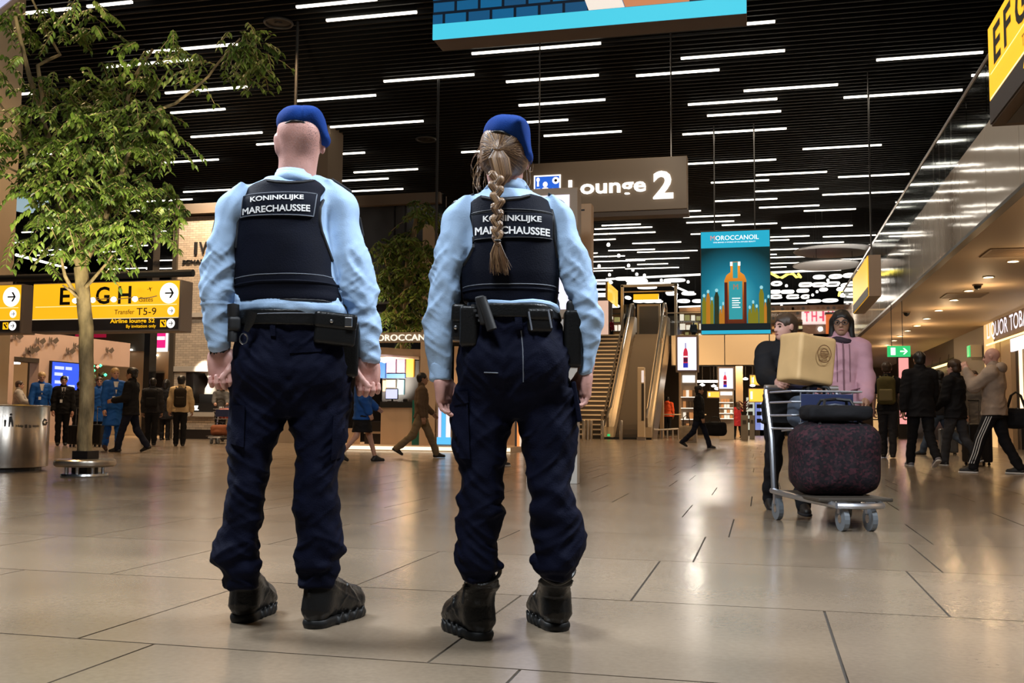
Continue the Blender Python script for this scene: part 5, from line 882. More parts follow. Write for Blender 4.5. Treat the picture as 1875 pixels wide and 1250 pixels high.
BR = [([(148, 500, 0), (130, 440, -.1), (105, 360, -.3), (78, 290, -.5)], .05), ([(148, 495, 0), (150, 430, .1), (120, 330, .2), (82, 230, .2), (55, 140, .1), (28, 30, 0)], .055), ([(82, 230, .2), (70, 120, .4), (110, 100, .5), (85, 60, .5), (50, -20, .5)], .03), ([(150, 480, 0), (185, 430, -.2), (215, 340, -.4), (240, 270, -.3)], .045), ([(150, 490, 0), (178, 440, .3), (200, 310, .4), (240, 150, .5), (280, 90, .5)], .04), ([(240, 220, .2), (320, 190, .1), (380, 140, .0), (405, 108, 0), (440, 70, 0)], .022), ([(140, 540, 0), (120, 505, -.4), (112, 470, -.6)], .03), ([(152, 530, 0), (180, 500, -.3), (205, 468, -.5)], .025), ([(155, 555, 0), (128, 532, -.2), (115, 522, -.3)], .022), ([(80, 330, -.3), (40, 320, -.4), (0, 300, -.4)], .022), ([(55, 310, -.2), (35, 240, -.3), (0, 190, -.3)], .03), ([(200, 310, .4), (260, 270, .3), (300, 200, .3)], .018)]
for P_, r0 in BR: mm = MB(); limb(mm, [T3(*p) for p in P_], r0, r0*.45, 8); mm.build('branch', M_BARK, t, True)
box('trunk_collar', M_VOID, TX-.11, TX+.11, TY-.11, TY+.11, .045, tx(155, 825).z, t)
CL = [(60, 40, .3, 60, 45, 26), (130, 40, .3, 45, 40, 14), (30, 120, 0, 40, 60, 14), (175, 30, .2, 50, 30, 10), (130, 165, .3, 60, 45, 26), (185, 145, .2, 55, 45, 22), (250, 120, .2, 50, 40, 16), (100, 220, -.2, 70, 45, 34), (180, 215, -.3, 80, 45, 44), (260, 190, .0, 60, 50, 26), (280, 250, -.2, 50, 55, 30), (210, 270, -.4, 85, 45, 46), (120, 285, -.5, 80, 40, 44), (40, 260, -.2, 45, 50, 14), (90, 340, -.3, 70, 40, 36), (170, 345, -.5, 90, 45, 50), (255, 345, -.3, 60, 45, 34), (300, 380, -.2, 40, 40, 20), (120, 400, -.4, 70, 35, 30), (190, 410, -.5, 80, 35, 36), (270, 420, -.3, 55, 30, 22), (85, 440, -.3, 45, 30, 14), (130, 455, -.5, 40, 22, 8), (215, 452, -.3, 45, 22, 9), (185, 480, -.3, 35, 18, 4), (125, 500, -.4, 20, 14, 2), (455, 85, 0, 50, 45, 26), (450, 120, .1, 38, 40, 14), (475, 75, 0, 25, 35, 8), (370, 115, .1, 50, 30, 9), (330, 80, .1, 40, 25, 6), (290, 85, .2, 35, 25, 6), (15, 300, -.3, 30, 40, 10), (15, 200, 0, 30, 30, 6), (340, 130, .1, 40, 25, 6), (20, 20, .2, 30, 30, 8)]
cl = []
for px, py, dy, rx, ry, ns in CL: p = at(px, py, TY+dy); k = (TY+dy)/F*1.02; cl.append((tuple(p), (rx*k, .55, ry*k), int(ns*.92)))
foliage(t, cl, 3, .105, 300, None)
for o in (t,): pass
TY2 = 27.0; U3 = lambda px, py, dy=0: tuple(at(px, py, TY2+dy)); t = thing('tree', 'smaller dim tree behind the kiosk between the two officers', 'tree', (0, 0, 0)); b0 = at(737, 640, TY2)
mm = MB(); limb(mm, [(b0.x, TY2, 0), U3(737, 640), U3(742, 560), U3(745, 480), U3(762, 400)], .10, .05, 10); mm.build('trunk', M_BARK, t, True)
for P_, r0 in (([(740, 570, 0), (715, 520, 0), (700, 450, 0)], .04), ([(742, 540, 0), (770, 480, 0), (780, 440, 0)], .04), ([(738, 600, 0), (725, 570, -.3), (712, 545, -.3)], .04), ([(745, 490, 0), (760, 440, .2), (765, 380, .2)], .04)): mm = MB(); limb(mm, [U3(*p) for p in P_], r0, r0*.5, 7); mm.build('branch', M_BARK, t, True)
cl = []
for px, py, rx, ry, ns in ((772, 385, 24, 24, 24), (735, 440, 26, 25, 24), (700, 455, 24, 22, 20), (775, 450, 26, 28, 24), (745, 490, 45, 28, 40), (705, 515, 26, 22, 22), (775, 520, 22, 28, 24), (740, 545, 38, 26, 34), (722, 580, 26, 22, 22), (760, 580, 24, 26, 22), (745, 605, 26, 16, 14)):
    p = at(px, py, TY2); k = TY2/F*1.02; cl.append((tuple(p), (rx*k, .5, ry*k), ns))
foliage(t, cl, 8, .19, 0, None)
lamp('tree_spot', 'SPOT', (-9.4, 23.5, 1.2), 1300, NEUT, .2, (b0.x, TY2, 3.0), spot=1.0)
# ------------------------------------------------------------------ signed-distance modelling
_NL = np.random.RandomState(3).rand(32, 32, 32).astype(np.float32)*2-1
def vnoise(x, y, z):
    xi = np.floor(x); yi = np.floor(y); zi = np.floor(z)
    fx = x-xi; fy = y-yi; fz = z-zi
    fx = fx*fx*(3-2*fx); fy = fy*fy*(3-2*fy); fz = fz*fz*(3-2*fz)
    a = xi.astype(int) & 31; b = yi.astype(int) & 31; c = zi.astype(int) & 31
    a1 = (a+1) & 31; b1 = (b+1) & 31; c1 = (c+1) & 31
    L = lambda p, q, t: p+(q-p)*t
    return L(L(L(_NL[a, b, c], _NL[a1, b, c], fx), L(_NL[a, b1, c], _NL[a1, b1, c], fx), fy),
             L(L(_NL[a, b, c1], _NL[a1, b, c1], fx), L(_NL[a, b1, c1], _NL[a1, b1, c1], fx), fy), fz)
def smin(a, b, k):
    if k <= 0: return np.minimum(a, b)
    h = np.maximum(k-np.abs(a-b), 0)/k
    return np.minimum(a, b)-h*h*k*0.25
class SDF:
    def __init__(s, lo, hi, h):
        s.lo = np.array(lo, float); s.h = h; s.n = np.ceil((np.array(hi)-s.lo)/h).astype(int)+1
        s.D = np.full(s.n, 0.2, np.float32)
        s.ax = [(s.lo[i]+h*np.arange(s.n[i])).astype(np.float32) for i in range(3)]
    def _s(s, lo, hi, pad):
        sl = []
        for i in range(3):
            a = int(max(0, math.floor((lo[i]-pad-s.lo[i])/s.h))); b = int(min(s.n[i], math.ceil((hi[i]+pad-s.lo[i])/s.h)+1))
            if b <= a: return None
            sl.append(slice(a, b))
        return tuple(sl), s.ax[0][sl[0]][:, None, None], s.ax[1][sl[1]][None, :, None], s.ax[2][sl[2]][None, None, :]
    def put(s, fn, lo, hi, k=0.0, op='u'):
        q = s._s(lo, hi, max(0.03, 3*s.h)+k)
        if q is None: return s
        sl, x, y, z = q; d = fn(x, y, z); A = s.D[sl]
        s.D[sl] = smin(A, d, k) if op == 'u' else -smin(-A, d, k)
        return s
    def cap(s, a, b, ra, rb, k=0.02, op='u', sc=(1, 1, 1)):
        a = np.array(a, float); b = np.array(b, float); sc = np.array(sc, float); R = max(ra, rb)
        A = a/sc; B = b/sc; ab = B-A; L2 = float(ab@ab)+1e-12
        def fn(x, y, z):
            px = x/sc[0]-A[0]; py = y/sc[1]-A[1]; pz = z/sc[2]-A[2]
            t = np.clip((px*ab[0]+py*ab[1]+pz*ab[2])/L2, 0, 1)
            return (np.sqrt((px-t*ab[0])**2+(py-t*ab[1])**2+(pz-t*ab[2])**2)-(ra+(rb-ra)*t))*min(sc)
        return s.put(fn, np.minimum(a, b)-R*sc, np.maximum(a, b)+R*sc, k, op)
    def chain(s, pts, rs, k=0.02):
        for i in range(len(pts)-1): s.cap(pts[i], pts[i+1], rs[i], rs[i+1], k)
        return s
    def ell(s, c, r, k=0.02, op='u', rot=None):
        c = np.array(c, float); r = np.array(r, float); Rm = np.array(rot if rot is not None else np.eye(3), float); R = max(r)
        def fn(x, y, z):
            dx = x-c[0]; dy = y-c[1]; dz = z-c[2]
            q = [(Rm[0][i]*dx+Rm[1][i]*dy+Rm[2][i]*dz) for i in range(3)]
            k0 = np.sqrt(sum((q[i]/r[i])**2 for i in range(3))); k1 = np.sqrt(sum((q[i]/r[i]**2)**2 for i in range(3)))+1e-6
            return k0*(k0-1)/k1
        return s.put(fn, c-R, c+R, k, op)
    def rbox(s, c, hs, r, k=0.0, op='u', rot=None):
        c = np.array(c, float); hs = np.array(hs, float); Rm = np.array(rot if rot is not None else np.eye(3), float); R = float(np.linalg.norm(hs))
        def fn(x, y, z):
            dx = x-c[0]; dy = y-c[1]; dz = z-c[2]
            q = [np.abs(Rm[0][i]*dx+Rm[1][i]*dy+Rm[2][i]*dz)-(hs[i]-r) for i in range(3)]
            return np.sqrt(sum(np.maximum(v, 0)**2 for v in q))+np.minimum(np.maximum(np.maximum(q[0], q[1]), q[2]), 0)-r
        return s.put(fn, c-R, c+R, k, op)
    def loft(s, T, k=0.02, phi=0.0, p=2.0, op='u', grow=0.0):
        """T rows (z, cx, cy, rx, ry): a stack of (super)ellipses"""
        T = np.array(sorted(T, key=lambda r: r[0]), float); z0, z1 = T[0, 0], T[-1, 0]; cp, sp = math.cos(phi), math.sin(phi)
        def fn(x, y, z):
            zz = z[0, 0]; cx, cy, rx, ry = (np.interp(zz, T[:, 0], T[:, i])[None, None, :] for i in (1, 2, 3, 4))
            rx = rx+grow; ry = ry+grow
            dx = x-cx; dy = y-cy
            u = np.abs(dx*cp-dy*sp)/rx; v = np.abs(dx*sp+dy*cp)/ry
            q = np.sqrt(u*u+v*v) if p == 2 else (u**p+v**p)**(1/p)
            return np.maximum((q-1)*np.minimum(rx, ry), np.maximum(z0-z, z-z1))
        m = max(T[:, 3].max(), T[:, 4].max())+grow
        return s.put(fn, (T[:, 1].min()-m, T[:, 2].min()-m, z0), (T[:, 1].max()+m, T[:, 2].max()+m, z1), k, op)
    def cutpoly(s, P, axis=1, keep=True, r=0.0):
        """keep (or remove) what lies inside a polygon in the x-z plane"""
        P = np.array(P, float); X = s.ax[0][:, None]; Z = s.ax[2][None, :]
        d = np.full((s.n[0], s.n[2]), 1e9); sg = np.ones((s.n[0], s.n[2])); n = len(P)
        for i in range(n):
            a = P[i]; b = P[i-1]; e = b-a; wx = X-a[0]; wz = Z-a[1]
            t = np.clip((wx*e[0]+wz*e[1])/(e@e+1e-12), 0, 1)
            d = np.minimum(d, (wx-e[0]*t)**2+(wz-e[1]*t)**2)
            c1 = Z >= a[1]; c2 = Z < b[1]; c3 = e[0]*wz > e[1]*wx
            c = (c1 & c2 & c3) | (~c1 & ~c2 & ~c3); sg = np.where(c, -sg, sg)
        d = (sg*np.sqrt(d)).astype(np.float32)[:, None, :]-r
        s.D = np.maximum(s.D, d) if keep else np.maximum(s.D, -d)
        return s
    def cutplane(s, pt, nrm):  # remove the side nrm points to
        nrm = np.array(nrm, float); nrm /= np.linalg.norm(nrm)
        d = (s.ax[0][:, None, None]-pt[0])*nrm[0]+(s.ax[1][None, :, None]-pt[1])*nrm[1]+(s.ax[2][None, None, :]-pt[2])*nrm[2]
        s.D = np.maximum(s.D, d.astype(np.float32)); return s
    def band(s, pt, nrm, w_, off=.003):   # a raised strip where a plane meets the surface
        nrm = np.array(nrm, float); nrm /= np.linalg.norm(nrm)
        d = (s.ax[0][:, None, None]-pt[0])*nrm[0]+(s.ax[1][None, :, None]-pt[1])*nrm[1]+(s.ax[2][None, None, :]-pt[2])*nrm[2]
        s.D = np.minimum(s.D, np.maximum(s.D-off, np.abs(d)-w_)).astype(np.float32); return s
    def surf(s):
        D = s.D; D[[0, -1]] = np.maximum(D[[0, -1]], 0.01); D[:, [0, -1]] = np.maximum(D[:, [0, -1]], 0.01); D[:, :, [0, -1]] = np.maximum(D[:, :, [0, -1]], 0.01)
        S = D < 0
        c = np.zeros(tuple(np.array(D.shape)-1), np.int8)
        for i in (0, 1):
            for j in (0, 1):
                for k in (0, 1): c += S[i:D.shape[0]-1+i, j:D.shape[1]-1+j, k:D.shape[2]-1+k]
        I, J, K = np.nonzero((c > 0) & (c < 8))
        idx = np.full(c.shape, -1, np.int32); idx[I, J, K] = np.arange(len(I))
        off = [(i, j, k) for i in (0, 1) for j in (0, 1) for k in (0, 1)]
        val = [D[I+o[0], J+o[1], K+o[2]] for o in off]
        acc = np.zeros((len(I), 3)); cnt = np.zeros(len(I))
        for a in range(8):
            for b in range(a+1, 8):
                if sum(abs(off[a][t]-off[b][t]) for t in range(3)) != 1: continue
                m = (val[a] < 0) != (val[b] < 0); va = val[a][m]; t = va/(va-val[b][m])
                oa = np.array(off[a], float); ob = np.array(off[b], float)
                acc[m] += oa+t[:, None]*(ob-oa); cnt[m] += 1
        V = s.lo+s.h*(np.stack([I, J, K], 1)+acc/cnt[:, None]); Q = []
        for ax in range(3):
            n = list(D.shape); lo = [slice(1, -1)]*3; hi = [slice(1, -1)]*3
            lo[ax] = slice(0, n[ax]-1); hi[ax] = slice(1, n[ax])
            A = S[tuple(lo)]; B = S[tuple(hi)]; e = np.stack(np.nonzero(A != B), 1)
            a1, a2 = [t for t in range(3) if t != ax]
            e[:, a1] += 1; e[:, a2] += 1
            ins = S[e[:, 0], e[:, 1], e[:, 2]]
            def cell(p, q):
                g = e.copy(); g[:, a1] -= p; g[:, a2] -= q; return idx[g[:, 0], g[:, 1], g[:, 2]]
            q = np.stack([cell(1, 1), cell(0, 1), cell(0, 0), cell(1, 0)], 1)
            flip = ins if ax != 1 else ~ins
            q[~flip] = q[~flip][:, ::-1]; Q.append(q)
        return V, np.concatenate(Q)
def normals(V, Q):
    n = np.cross(V[Q[:, 2]]-V[Q[:, 0]], V[Q[:, 3]]-V[Q[:, 1]]); N = np.zeros_like(V)
    for i in range(4): np.add.at(N, Q[:, i], n)
    return N/(np.linalg.norm(N, axis=1, keepdims=True)+1e-9)
def relax(V, Q, it=1, f=0.5):
    for _ in range(it):
        A = np.zeros_like(V); c = np.zeros(len(V))
        for i in range(4):
            a, b = Q[:, i], Q[:, (i+1) % 4]
            np.add.at(A, a, V[b]); np.add.at(c, a, 1); np.add.at(A, b, V[a]); np.add.at(c, b, 1)
        V = V+(A/np.maximum(c, 1)[:, None]-V)*f
    return V
def wrinkle(V, Q, layers):
    """cloth folds: push the surface along its normals by stretched noise; layers = (amp, (sx,sy,sz), mask or None)"""
    N = normals(V, Q); d = np.zeros(len(V))
    for amp, sc, mask in layers:
        sh_ = sc[3] if len(sc) > 3 else 0.0   # shear: folds that run aslant
        zz = V[:, 2]+sh_*np.abs(V[:, 0])+.4*sh_*V[:, 1]
        n = vnoise(V[:, 0]*sc[0]+11, V[:, 1]*sc[1]+5, zz*sc[2]+3)
        n = 1-2*np.abs(n) if amp < 0 else n
        d += abs(amp)*n*(mask(V) if mask else 1)
    return V+N*d[:, None]
def sdfobj(name, g, m, parent, wr=None, rl=1):
    V, Q = g.surf()
    if rl: V = relax(V, Q, rl)
    if wr: V = wrinkle(V, Q, wr)
    return linkmesh(name, fastmesh(name, V, Q), m, parent)
def join(parts):
    V = []; Q = []; b = 0
    for v, q in parts: V.append(v); Q.append(q+b); b += len(v)
    return np.concatenate(V), np.concatenate(Q)
def rotm(yaw=0, pitch=0, roll=0):
    return np.array(Matrix.Rotation(yaw, 3, 'Z') @ Matrix.Rotation(pitch, 3, 'X') @ Matrix.Rotation(roll, 3, 'Y'))

def hand(w, down, back, side, s=1.0, curl=1.0, h=0.0028):
    """wrist point, direction of the fingers, direction the knuckle side faces, direction of the thumb -> own fine mesh"""
    w, d, b, t = (np.array(v, float) for v in (w, down, back, side))
    d /= np.linalg.norm(d); b = b-d*(b@d); b /= np.linalg.norm(b); t = t-d*(t@d)-b*(t@b); t /= np.linalg.norm(t)
    P = lambda a, c, e: w+s*(d*a+t*c+b*e)   # along, thumbwards, backwards
    g = SDF(w-0.22*s, w+0.22*s, h)
    Rm = np.stack([d, t, b], 1)
    g.cap(P(-.06, 0, 0), P(.02, 0, 0), .027*s, .028*s, .01)
    g.rbox(P(.048, 0, 0), (.046*s, .04*s, .016*s), .014*s, .02, rot=Rm)
    g.ell(P(.035, .027, -.008), (.034*s, .017*s, .018*s), .012, rot=Rm)
    g.ell(P(.045, -.027, -.008), (.036*s, .014*s, .015*s), .012, rot=Rm)
    for off, L, r in ((.030, .078, .0092), (.010, .086, .0096), (-.011, .080, .0092), (-.031, .062, .0082)):
        a0 = .15+.5*curl; a1 = a0+1.35*curl; a2 = a1+1.15*curl
        p = P(.088, off, .002); pts = [p]
        for ang, ln in ((a0, L*.46), (a1, L*.32), (a2, L*.26)):
            p = p+s*ln*(d*math.cos(ang)-b*math.sin(ang)); pts.append(p)
        g.cap(P(.05, off*.85, .002), pts[0], r*s, r*1.12*s, .006)
        g.chain(pts, [r*1.1*s, r*s, r*.95*s, r*.8*s], .002)
    th = [P(.012, .03, -.006), P(.042, .052-.008*curl, -.016-.01*curl), P(.072, .048-.022*curl, -.022-.022*curl), P(.094, .04-.034*curl, -.024-.026*curl)]
    g.chain(th, [.015*s, .0125*s, .0105*s, .0085*s], .006)
    V, Q = g.surf(); return relax(V, Q, 1, .4), Q

def head(g, c, yaw=0.0, pitch=0.0, roll=0.0, s=1.0, k=0.02):
    """c: middle of the head; faces +y at yaw 0"""
    R = rotm(yaw, pitch, roll); c = np.array(c, float); P = lambda x, y, z: c+R@(s*np.array([x, y, z]))
    e = lambda p, r, kk=k, op='u': g.ell(P(*p), np.array(r)*s, kk*s, op, R)
    e((0, -.012, .03), (.078, .098, .092)); e((0, .03, -.03), (.062, .068, .088)); e((0, .06, -.085), (.034, .034, .03))
    e((0, .078, .018), (.05, .018, .012), .015)                     # brow
    e((.031, .094, .0), (.018, .014, .012), .01, 's'); e((-.031, .094, .0), (.018, .014, .012), .01, 's')
    g.cap(P(0, .09, .008), P(0, .112, -.03), .009*s, .014*s, .01*s)  # nose
    e((.012, .098, -.034), (.009, .01, .008), .008); e((-.012, .098, -.034), (.009, .01, .008), .008)
    e((0, .09, -.06), (.024, .012, .006), .006); e((0, .088, -.07), (.021, .012, .006), .006)   # lips
    for sx in (-1, 1):
        e((sx*.079, -.004, -.004), (.009, .019, .033), .006); e((sx*.083, .0, .012), (.006, .02, .018), .005)
    return P
# ------------------------------------------------------------------ the two officers

def boot(V, heel, toe, top, parent, s=1.0):
    """heel and toe tips on the floor (local x,y), top = (x, y, z, rx) of the shaft"""
    h = np.array([heel[0], heel[1], 0.0]); t = np.array([toe[0], toe[1], 0.0]); L = np.linalg.norm(t-h); d = (t-h)/L; n = np.array([-d[1], d[0], 0])
    R = np.stack([d, n, [0, 0, 1]], 1); P = lambda a, b, c: h+d*a*L+n*b+np.array([0, 0, c])
    bt = thing_part = None
    g = SDF(np.minimum(h, t)-.12, np.maximum(np.maximum(h, t), [0, 0, top[2]])+.12, .005); g.lo
    g.cap(P(.17, 0, .075), P(.80, 0, .066), .047, .05, .03, sc=(1, 1, 1)); g.cap(P(.60, 0, .062), P(.84, 0, .058), .052, .044, .02)
    g.cap(P(.16, 0, .05), P(.16, 0, .11), .045, .044, .02); g.cap(P(.26, 0, .15), P(.66, 0, .085), .05, .04, .03)
    g.loft([(.06, *P(.2, 0, 0)[:2], .05, .05), (.12, *P(.24, 0, 0)[:2], .052, .054), (top[2], top[0], top[1], top[3], top[3]*1.08)], .03)
    for q in (.17, .125): g.cap(P(.02, 0, q), P(.3, 0, q+.008), .003, .003, .006)
    vx = lambda a, b, c: d*a+n*b+np.array([0, 0, c])
    g.band(P(.72, 0, .05), vx(1, 0, .55), .006); g.band(P(.30, 0, .13), vx(.5, 0, 1), .010, .004); g.band(P(.22, 0, .165), vx(.25, 0, 1), .005, .003); g.band(P(.40, 0, .06), vx(1, 0, -.8), .005, .0025); g.band(P(.2, 0, .05), vx(.3, 0, 1), .004, .002); g.band(P(.1, 0, .1), n, .011, .0025)
    if top[2] > .19: g.band((0, 0, top[2]-.03), (0, 0, 1), .012, .004)
    g.cutplane((0, 0, .012), (0, 0, -1))
    up = sdfobj('boot', g, M_LEATHER, parent)
    g = SDF(np.minimum(h, t)-.12, np.maximum(h, t)+np.array([.12, .12, .1]), .0045)
    for z0, z1, gr in ((.004, .011, .0), (.015, .020, .003), (.024, .029, .0)):
        for a, r in ((.17, .047), (.24, .047), (.32, .046), (.4, .046), (.5, .048), (.6, .051), (.7, .054), (.76, .054), (.83, .05)):
            g.put(lambda x, y, z, a=a, r=r+gr, z0=z0, z1=z1: np.maximum(np.sqrt((x-P(a, 0, 0)[0])**2+(y-P(a, 0, 0)[1])**2)-r, np.maximum(z0-.004-z, z-z1-.002)), P(a, 0, 0)-.06, P(a, 0, 0)+.06, .006)
    for q in (.36, .5, .64, .76):
        for sd in (-1, 1): g.cap(P(q, sd*.052, .008), P(q+.05, sd*.055, .04), .007, .006, .006)
    sdfobj('sole', g, M_RUBBER, up)
    m = MB()
    for i in range(4):
        a = .34+.08*i; zz = .205-.04*i
        m.tube([P(a, -.035, zz-.02), P(a+.03, 0, zz+.004), P(a, .035, zz-.02)], .004, 6)
    m.build('laces', M_BLACK, up, True)
    return up

def fold_mask(V0, z, w_): return lambda V: np.exp(-((V[:, 2]-z)/w_)**2)
def project_text(lines, bvh, parent, name, m, off=.004):
    """lines: (text, four corners (x,z) of its box) laid onto the cloth behind it"""
    mb = MB()
    def fn(c):
        def f(u, v):
            bl, br, tl, tr = c
            x = (bl[0]*(1-u)+br[0]*u)*(1-v)+(tl[0]*(1-u)+tr[0]*u)*v; z = (bl[1]*(1-u)+br[1]*u)*(1-v)+(tl[1]*(1-u)+tr[1]*u)*v
            hit = bvh.ray_cast(Vector((x, -1, z)), Vector((0, 1, 0)))
            return (x, (hit[0].y if hit[0] else -.15)-off, z)
        return f
    for body, c in lines: text(body, fn(c), .026, mb)
    return mb.build(name, m, parent)
def bvh_of(o):
    me = o.data; return BVHTree.FromPolygons([v.co for v in me.vertices], [tuple(p.vertices) for p in me.polygons])
def drape_patch(name, bvh, corners, m, parent, off=.003, thick=.004, n=(14, 6), edge=None):
    """a flat patch sewn on: corner points (x,z) bl br tl tr, draped on the cloth"""
    bl, br, tl, tr = corners; vs = []; fs = []; nx, nz = n
    if nx > 4: nx, nz = nx*3, nz*2
    for k, o_ in enumerate((off+thick, off-.02)):
        for j in range(nz+1):
            for i in range(nx+1):
                u = i/nx; v = j/nz
                x = (bl[0]*(1-u)+br[0]*u)*(1-v)+(tl[0]*(1-u)+tr[0]*u)*v; z = (bl[1]*(1-u)+br[1]*u)*(1-v)+(tl[1]*(1-u)+tr[1]*u)*v
                hit = bvh.ray_cast(Vector((x, -1, z)), Vector((0, 1, 0))); y = hit[0].y if hit[0] else -.13
                vs.append((x, y-o_, z))
    W = nx+1; N = W*(nz+1)
    for j in range(nz):
        for i in range(nx): fs.append((j*W+i, j*W+i+1, (j+1)*W+i+1, (j+1)*W+i))
    ring = [i for i in range(W)]+[j*W+nx for j in range(1, nz+1)]+[nz*W+i for i in range(nx-1, -1, -1)]+[j*W for j in range(nz-1, 0, -1)]
    for i in range(len(ring)): a, b = ring[i], ring[(i+1) % len(ring)]; fs.append((a, a+N, b+N, b))
    o = MB().add(vs, fs).build(name, m, parent, True)
    return o, [Vector(vs[i]) for i in ring]
def gearbox(name, V, x0, x1, y0, y1, ly, d, parent, m=None, r=.012, flap=True, tilt=0.0):
    """a belt pouch seen between pixels x0..x1, y0..y1, its middle at depth ly, d deep"""
    a, z1 = V(x0, y0, ly-d/2); b, z0 = V(x1, y1, ly-d/2); c = ((a+b)/2, ly, (z0+z1)/2); hs = ((b-a)/2, d/2, (z1-z0)/2)
    g = SDF(np.array(c)-np.array(hs)-.03, np.array(c)+np.array(hs)+.03, .004); Rm = rotm(0, 0, tilt)
    g.rbox(c, hs, min(r, min(hs)*.9), rot=Rm)
    o = sdfobj(name, g, m or M_LEATHER, parent)
    if flap:
        g = SDF(np.array(c)-np.array(hs)-.03, np.array(c)+np.array(hs)+.03, .004)
        g.rbox((c[0], c[1]-.003, c[2]+hs[2]*.5), (hs[0]+.003, hs[1]+.003, hs[2]*.52), min(r, .012), rot=Rm)
        f = sdfobj('flap', g, m or M_LEATHER, o)
    return o, c, hs
def stud(c, parent, r=.007):
    MB().lathe([(0.001, -.003), (r, -.002), (r*.9, .002), (.001, .004)], (0, 0, 0), 12).build('press_stud', M_STEEL, parent, True, loc=c).rotation_euler = (PI/2, 0, 0)

def officer_man():
    base = (-1.685, 3.40, 0); V = View(base)
    T = thing('person', 'shaven-headed man in blue beret and dark vest standing with his back turned', 'person', base, V.rz)
    # ---- trousers
    LL = [(1072, 411, 469), (1054, 410, 470), (1040, 402, 474), (1033, 395, 478), (1020, 390, 475), (1011, 387, 479), (1000, 388, 480), (985, 394, 473), (972, 401, 478), (964, 407, 480),
          (951, 411, 481), (916, 414, 484), (856, 420, 493), (813, 418, 504), (770, 420, 520), (730, 421, 530), (700, 422, 534), (670, 424, 536)]
    RL = [(1070, 550, 609), (1054, 548, 613), (1042, 545, 621), (1032, 545, 618), (1022, 542, 616), (1007, 540, 627), (985, 540, 626), (960, 541, 625), (938, 541, 616), (899, 541, 614), (860, 542, 617),
          (847, 542, 624), (813, 538, 631), (770, 531, 636), (730, 530, 640), (700, 528, 642), (670, 526, 642)]
    dz = lambda y: (.062 if y > 1040 else .082 if y > 960 else .085 if y > 860 else .10)
    cyl = lambda y: (-.02 if y > 940 else -.03 if y > 860 else -.02)
    g = SDF((-.32, -.25, .1), (.32, .24, 1.12), .0055)
    for R in (LL, RL): g.loft(V.rows([(y, a, b, cyl(y), dz(y)) for y, a, b in R]), .015)
    g.loft(V.rows([(575, 439, 629), (600, 436, 634, -.01, .137), (640, 430, 637, -.012, .14), (690, 427, 638, -.012, .138), (725, 427, 637, -.012, .122), (745, 432, 632, -.012, .10), (760, 445, 620, -.01, .08)], -.01, .135), .025, p=2.2)
    for cx in (482, 578):
        x, z = V(cx, 680); g.ell((x, -.07, z), (.085, .088, .09), .05)
    folds = [(-.007, (6, 6, 20, .5), lambda P: np.clip(1-np.abs(P[:, 2]-.30)/.24, 0, 1)), (-.006, (7, 7, 22, -.7), lambda P: np.exp(-((P[:, 2]-.55)/.15)**2)),
             (-.005, (5, 5, 12, .9), None), (-.0055, (14, 14, 28, -.8), None), (.002, (40, 40, 40), None)]
    tr = sdfobj('trousers', g, M_NAVY, T, folds)
    tb = bvh_of(tr)
    q = lambda P, ly=-.1: [V(x, y, ly) for x, y in P]
    drape_patch('cargo_pocket', tb, q([(421, 812), (447, 818), (424, 742), (449, 742)]), M_NAVY, tr, .004, .012)
    drape_patch('cargo_pocket', tb, q([(606, 842), (627, 838), (610, 760), (634, 757)]), M_NAVY, tr, .004, .012)
    drape_patch('back_pocket_welt', tb, q([(530, 648), (588, 645), (530, 636), (590, 633)]), M_NAVY, tr, .001, .004)
    drape_patch('belt_loop', tb, q([(496, 617), (505, 617), (494, 594), (504, 594)]), M_NAVY, tr, .002, .007, (2, 4))
    # ---- shirt with sleeves
    g = SDF((-.42, -.25, .85), (.42, .25, 1.72), .0055)
    phi = math.radians(20)
    TOR = [(330, 490, 572, .0, .075), (345, 455, 600, 0, .10), (372, 437, 606, 0, .118), (420, 433, 604, 0, .126), (480, 428, 616, 0, .128), (535, 426, 624, 0, .126), (552, 425, 628, -.012, .142), (568, 428, 632, -.014, .148), (580, 434, 630, -.008, .14)]
    g.loft(V.rows(TOR), .03, phi)
    LA = [(338, 440, 446), (346, 429, 446), (356, 419, 445), (367, 411, 443), (378, 407, 441), (409, 394, 436), (450, 382, 430), (480, 375, 428), (505, 369, 426), (525, 367, 424), (546, 374, 421), (575, 378, 419), (609, 383, 417), (625, 388, 417), (638, 389, 418)]
    RA = [(335, 598, 606), (343, 596, 622), (356, 598, 640), (372, 604, 645), (388, 604, 652), (430, 604, 662), (471, 610, 673), (513, 622, 681), (555, 633, 687), (596, 650, 690), (617, 654, 690), (640, 657, 690), (662, 659, 690)]
    ca = lambda y, y0: -.012-.02*math.sin(max(0, min(1, (y-380)/280))*PI)
    g.loft(V.rows([(y, a, b, ca(y, 0), .064-.02*(y-370)/280 if y > 370 else .03+.034*(y-335)/35) for y, a, b in LA]), .03)
    g.loft(V.rows([(y, a, b, ca(y, 0), .064-.02*(y-370)/280 if y > 370 else .03+.034*(y-335)/35) for y, a, b in RA]), .03)
    for (x0, y0), (x1, y1), r in (((505, 346), (423, 378), .052), ((575, 342), (628, 376), .056)):
        a = V(x0, y0); b = V(x1, y1); g.cap((a[0], 0, a[1]-.012), (b[0], -.008, b[1]-.012), .055, r, .04)
    g.loft(V.rows([(342, 497, 576), (326, 506, 573)], .0, .058), .01)
    el = lambda y, w_=.07: (lambda P: np.exp(-((P[:, 2]-V(500, y)[1])/w_)**2)*(np.abs(P[:, 0]) > .17))
    arms = lambda P: np.clip((np.abs(P[:, 0])-.14)/.05, 0, 1)*np.clip((1.45-P[:, 2])/.1, 0, 1)
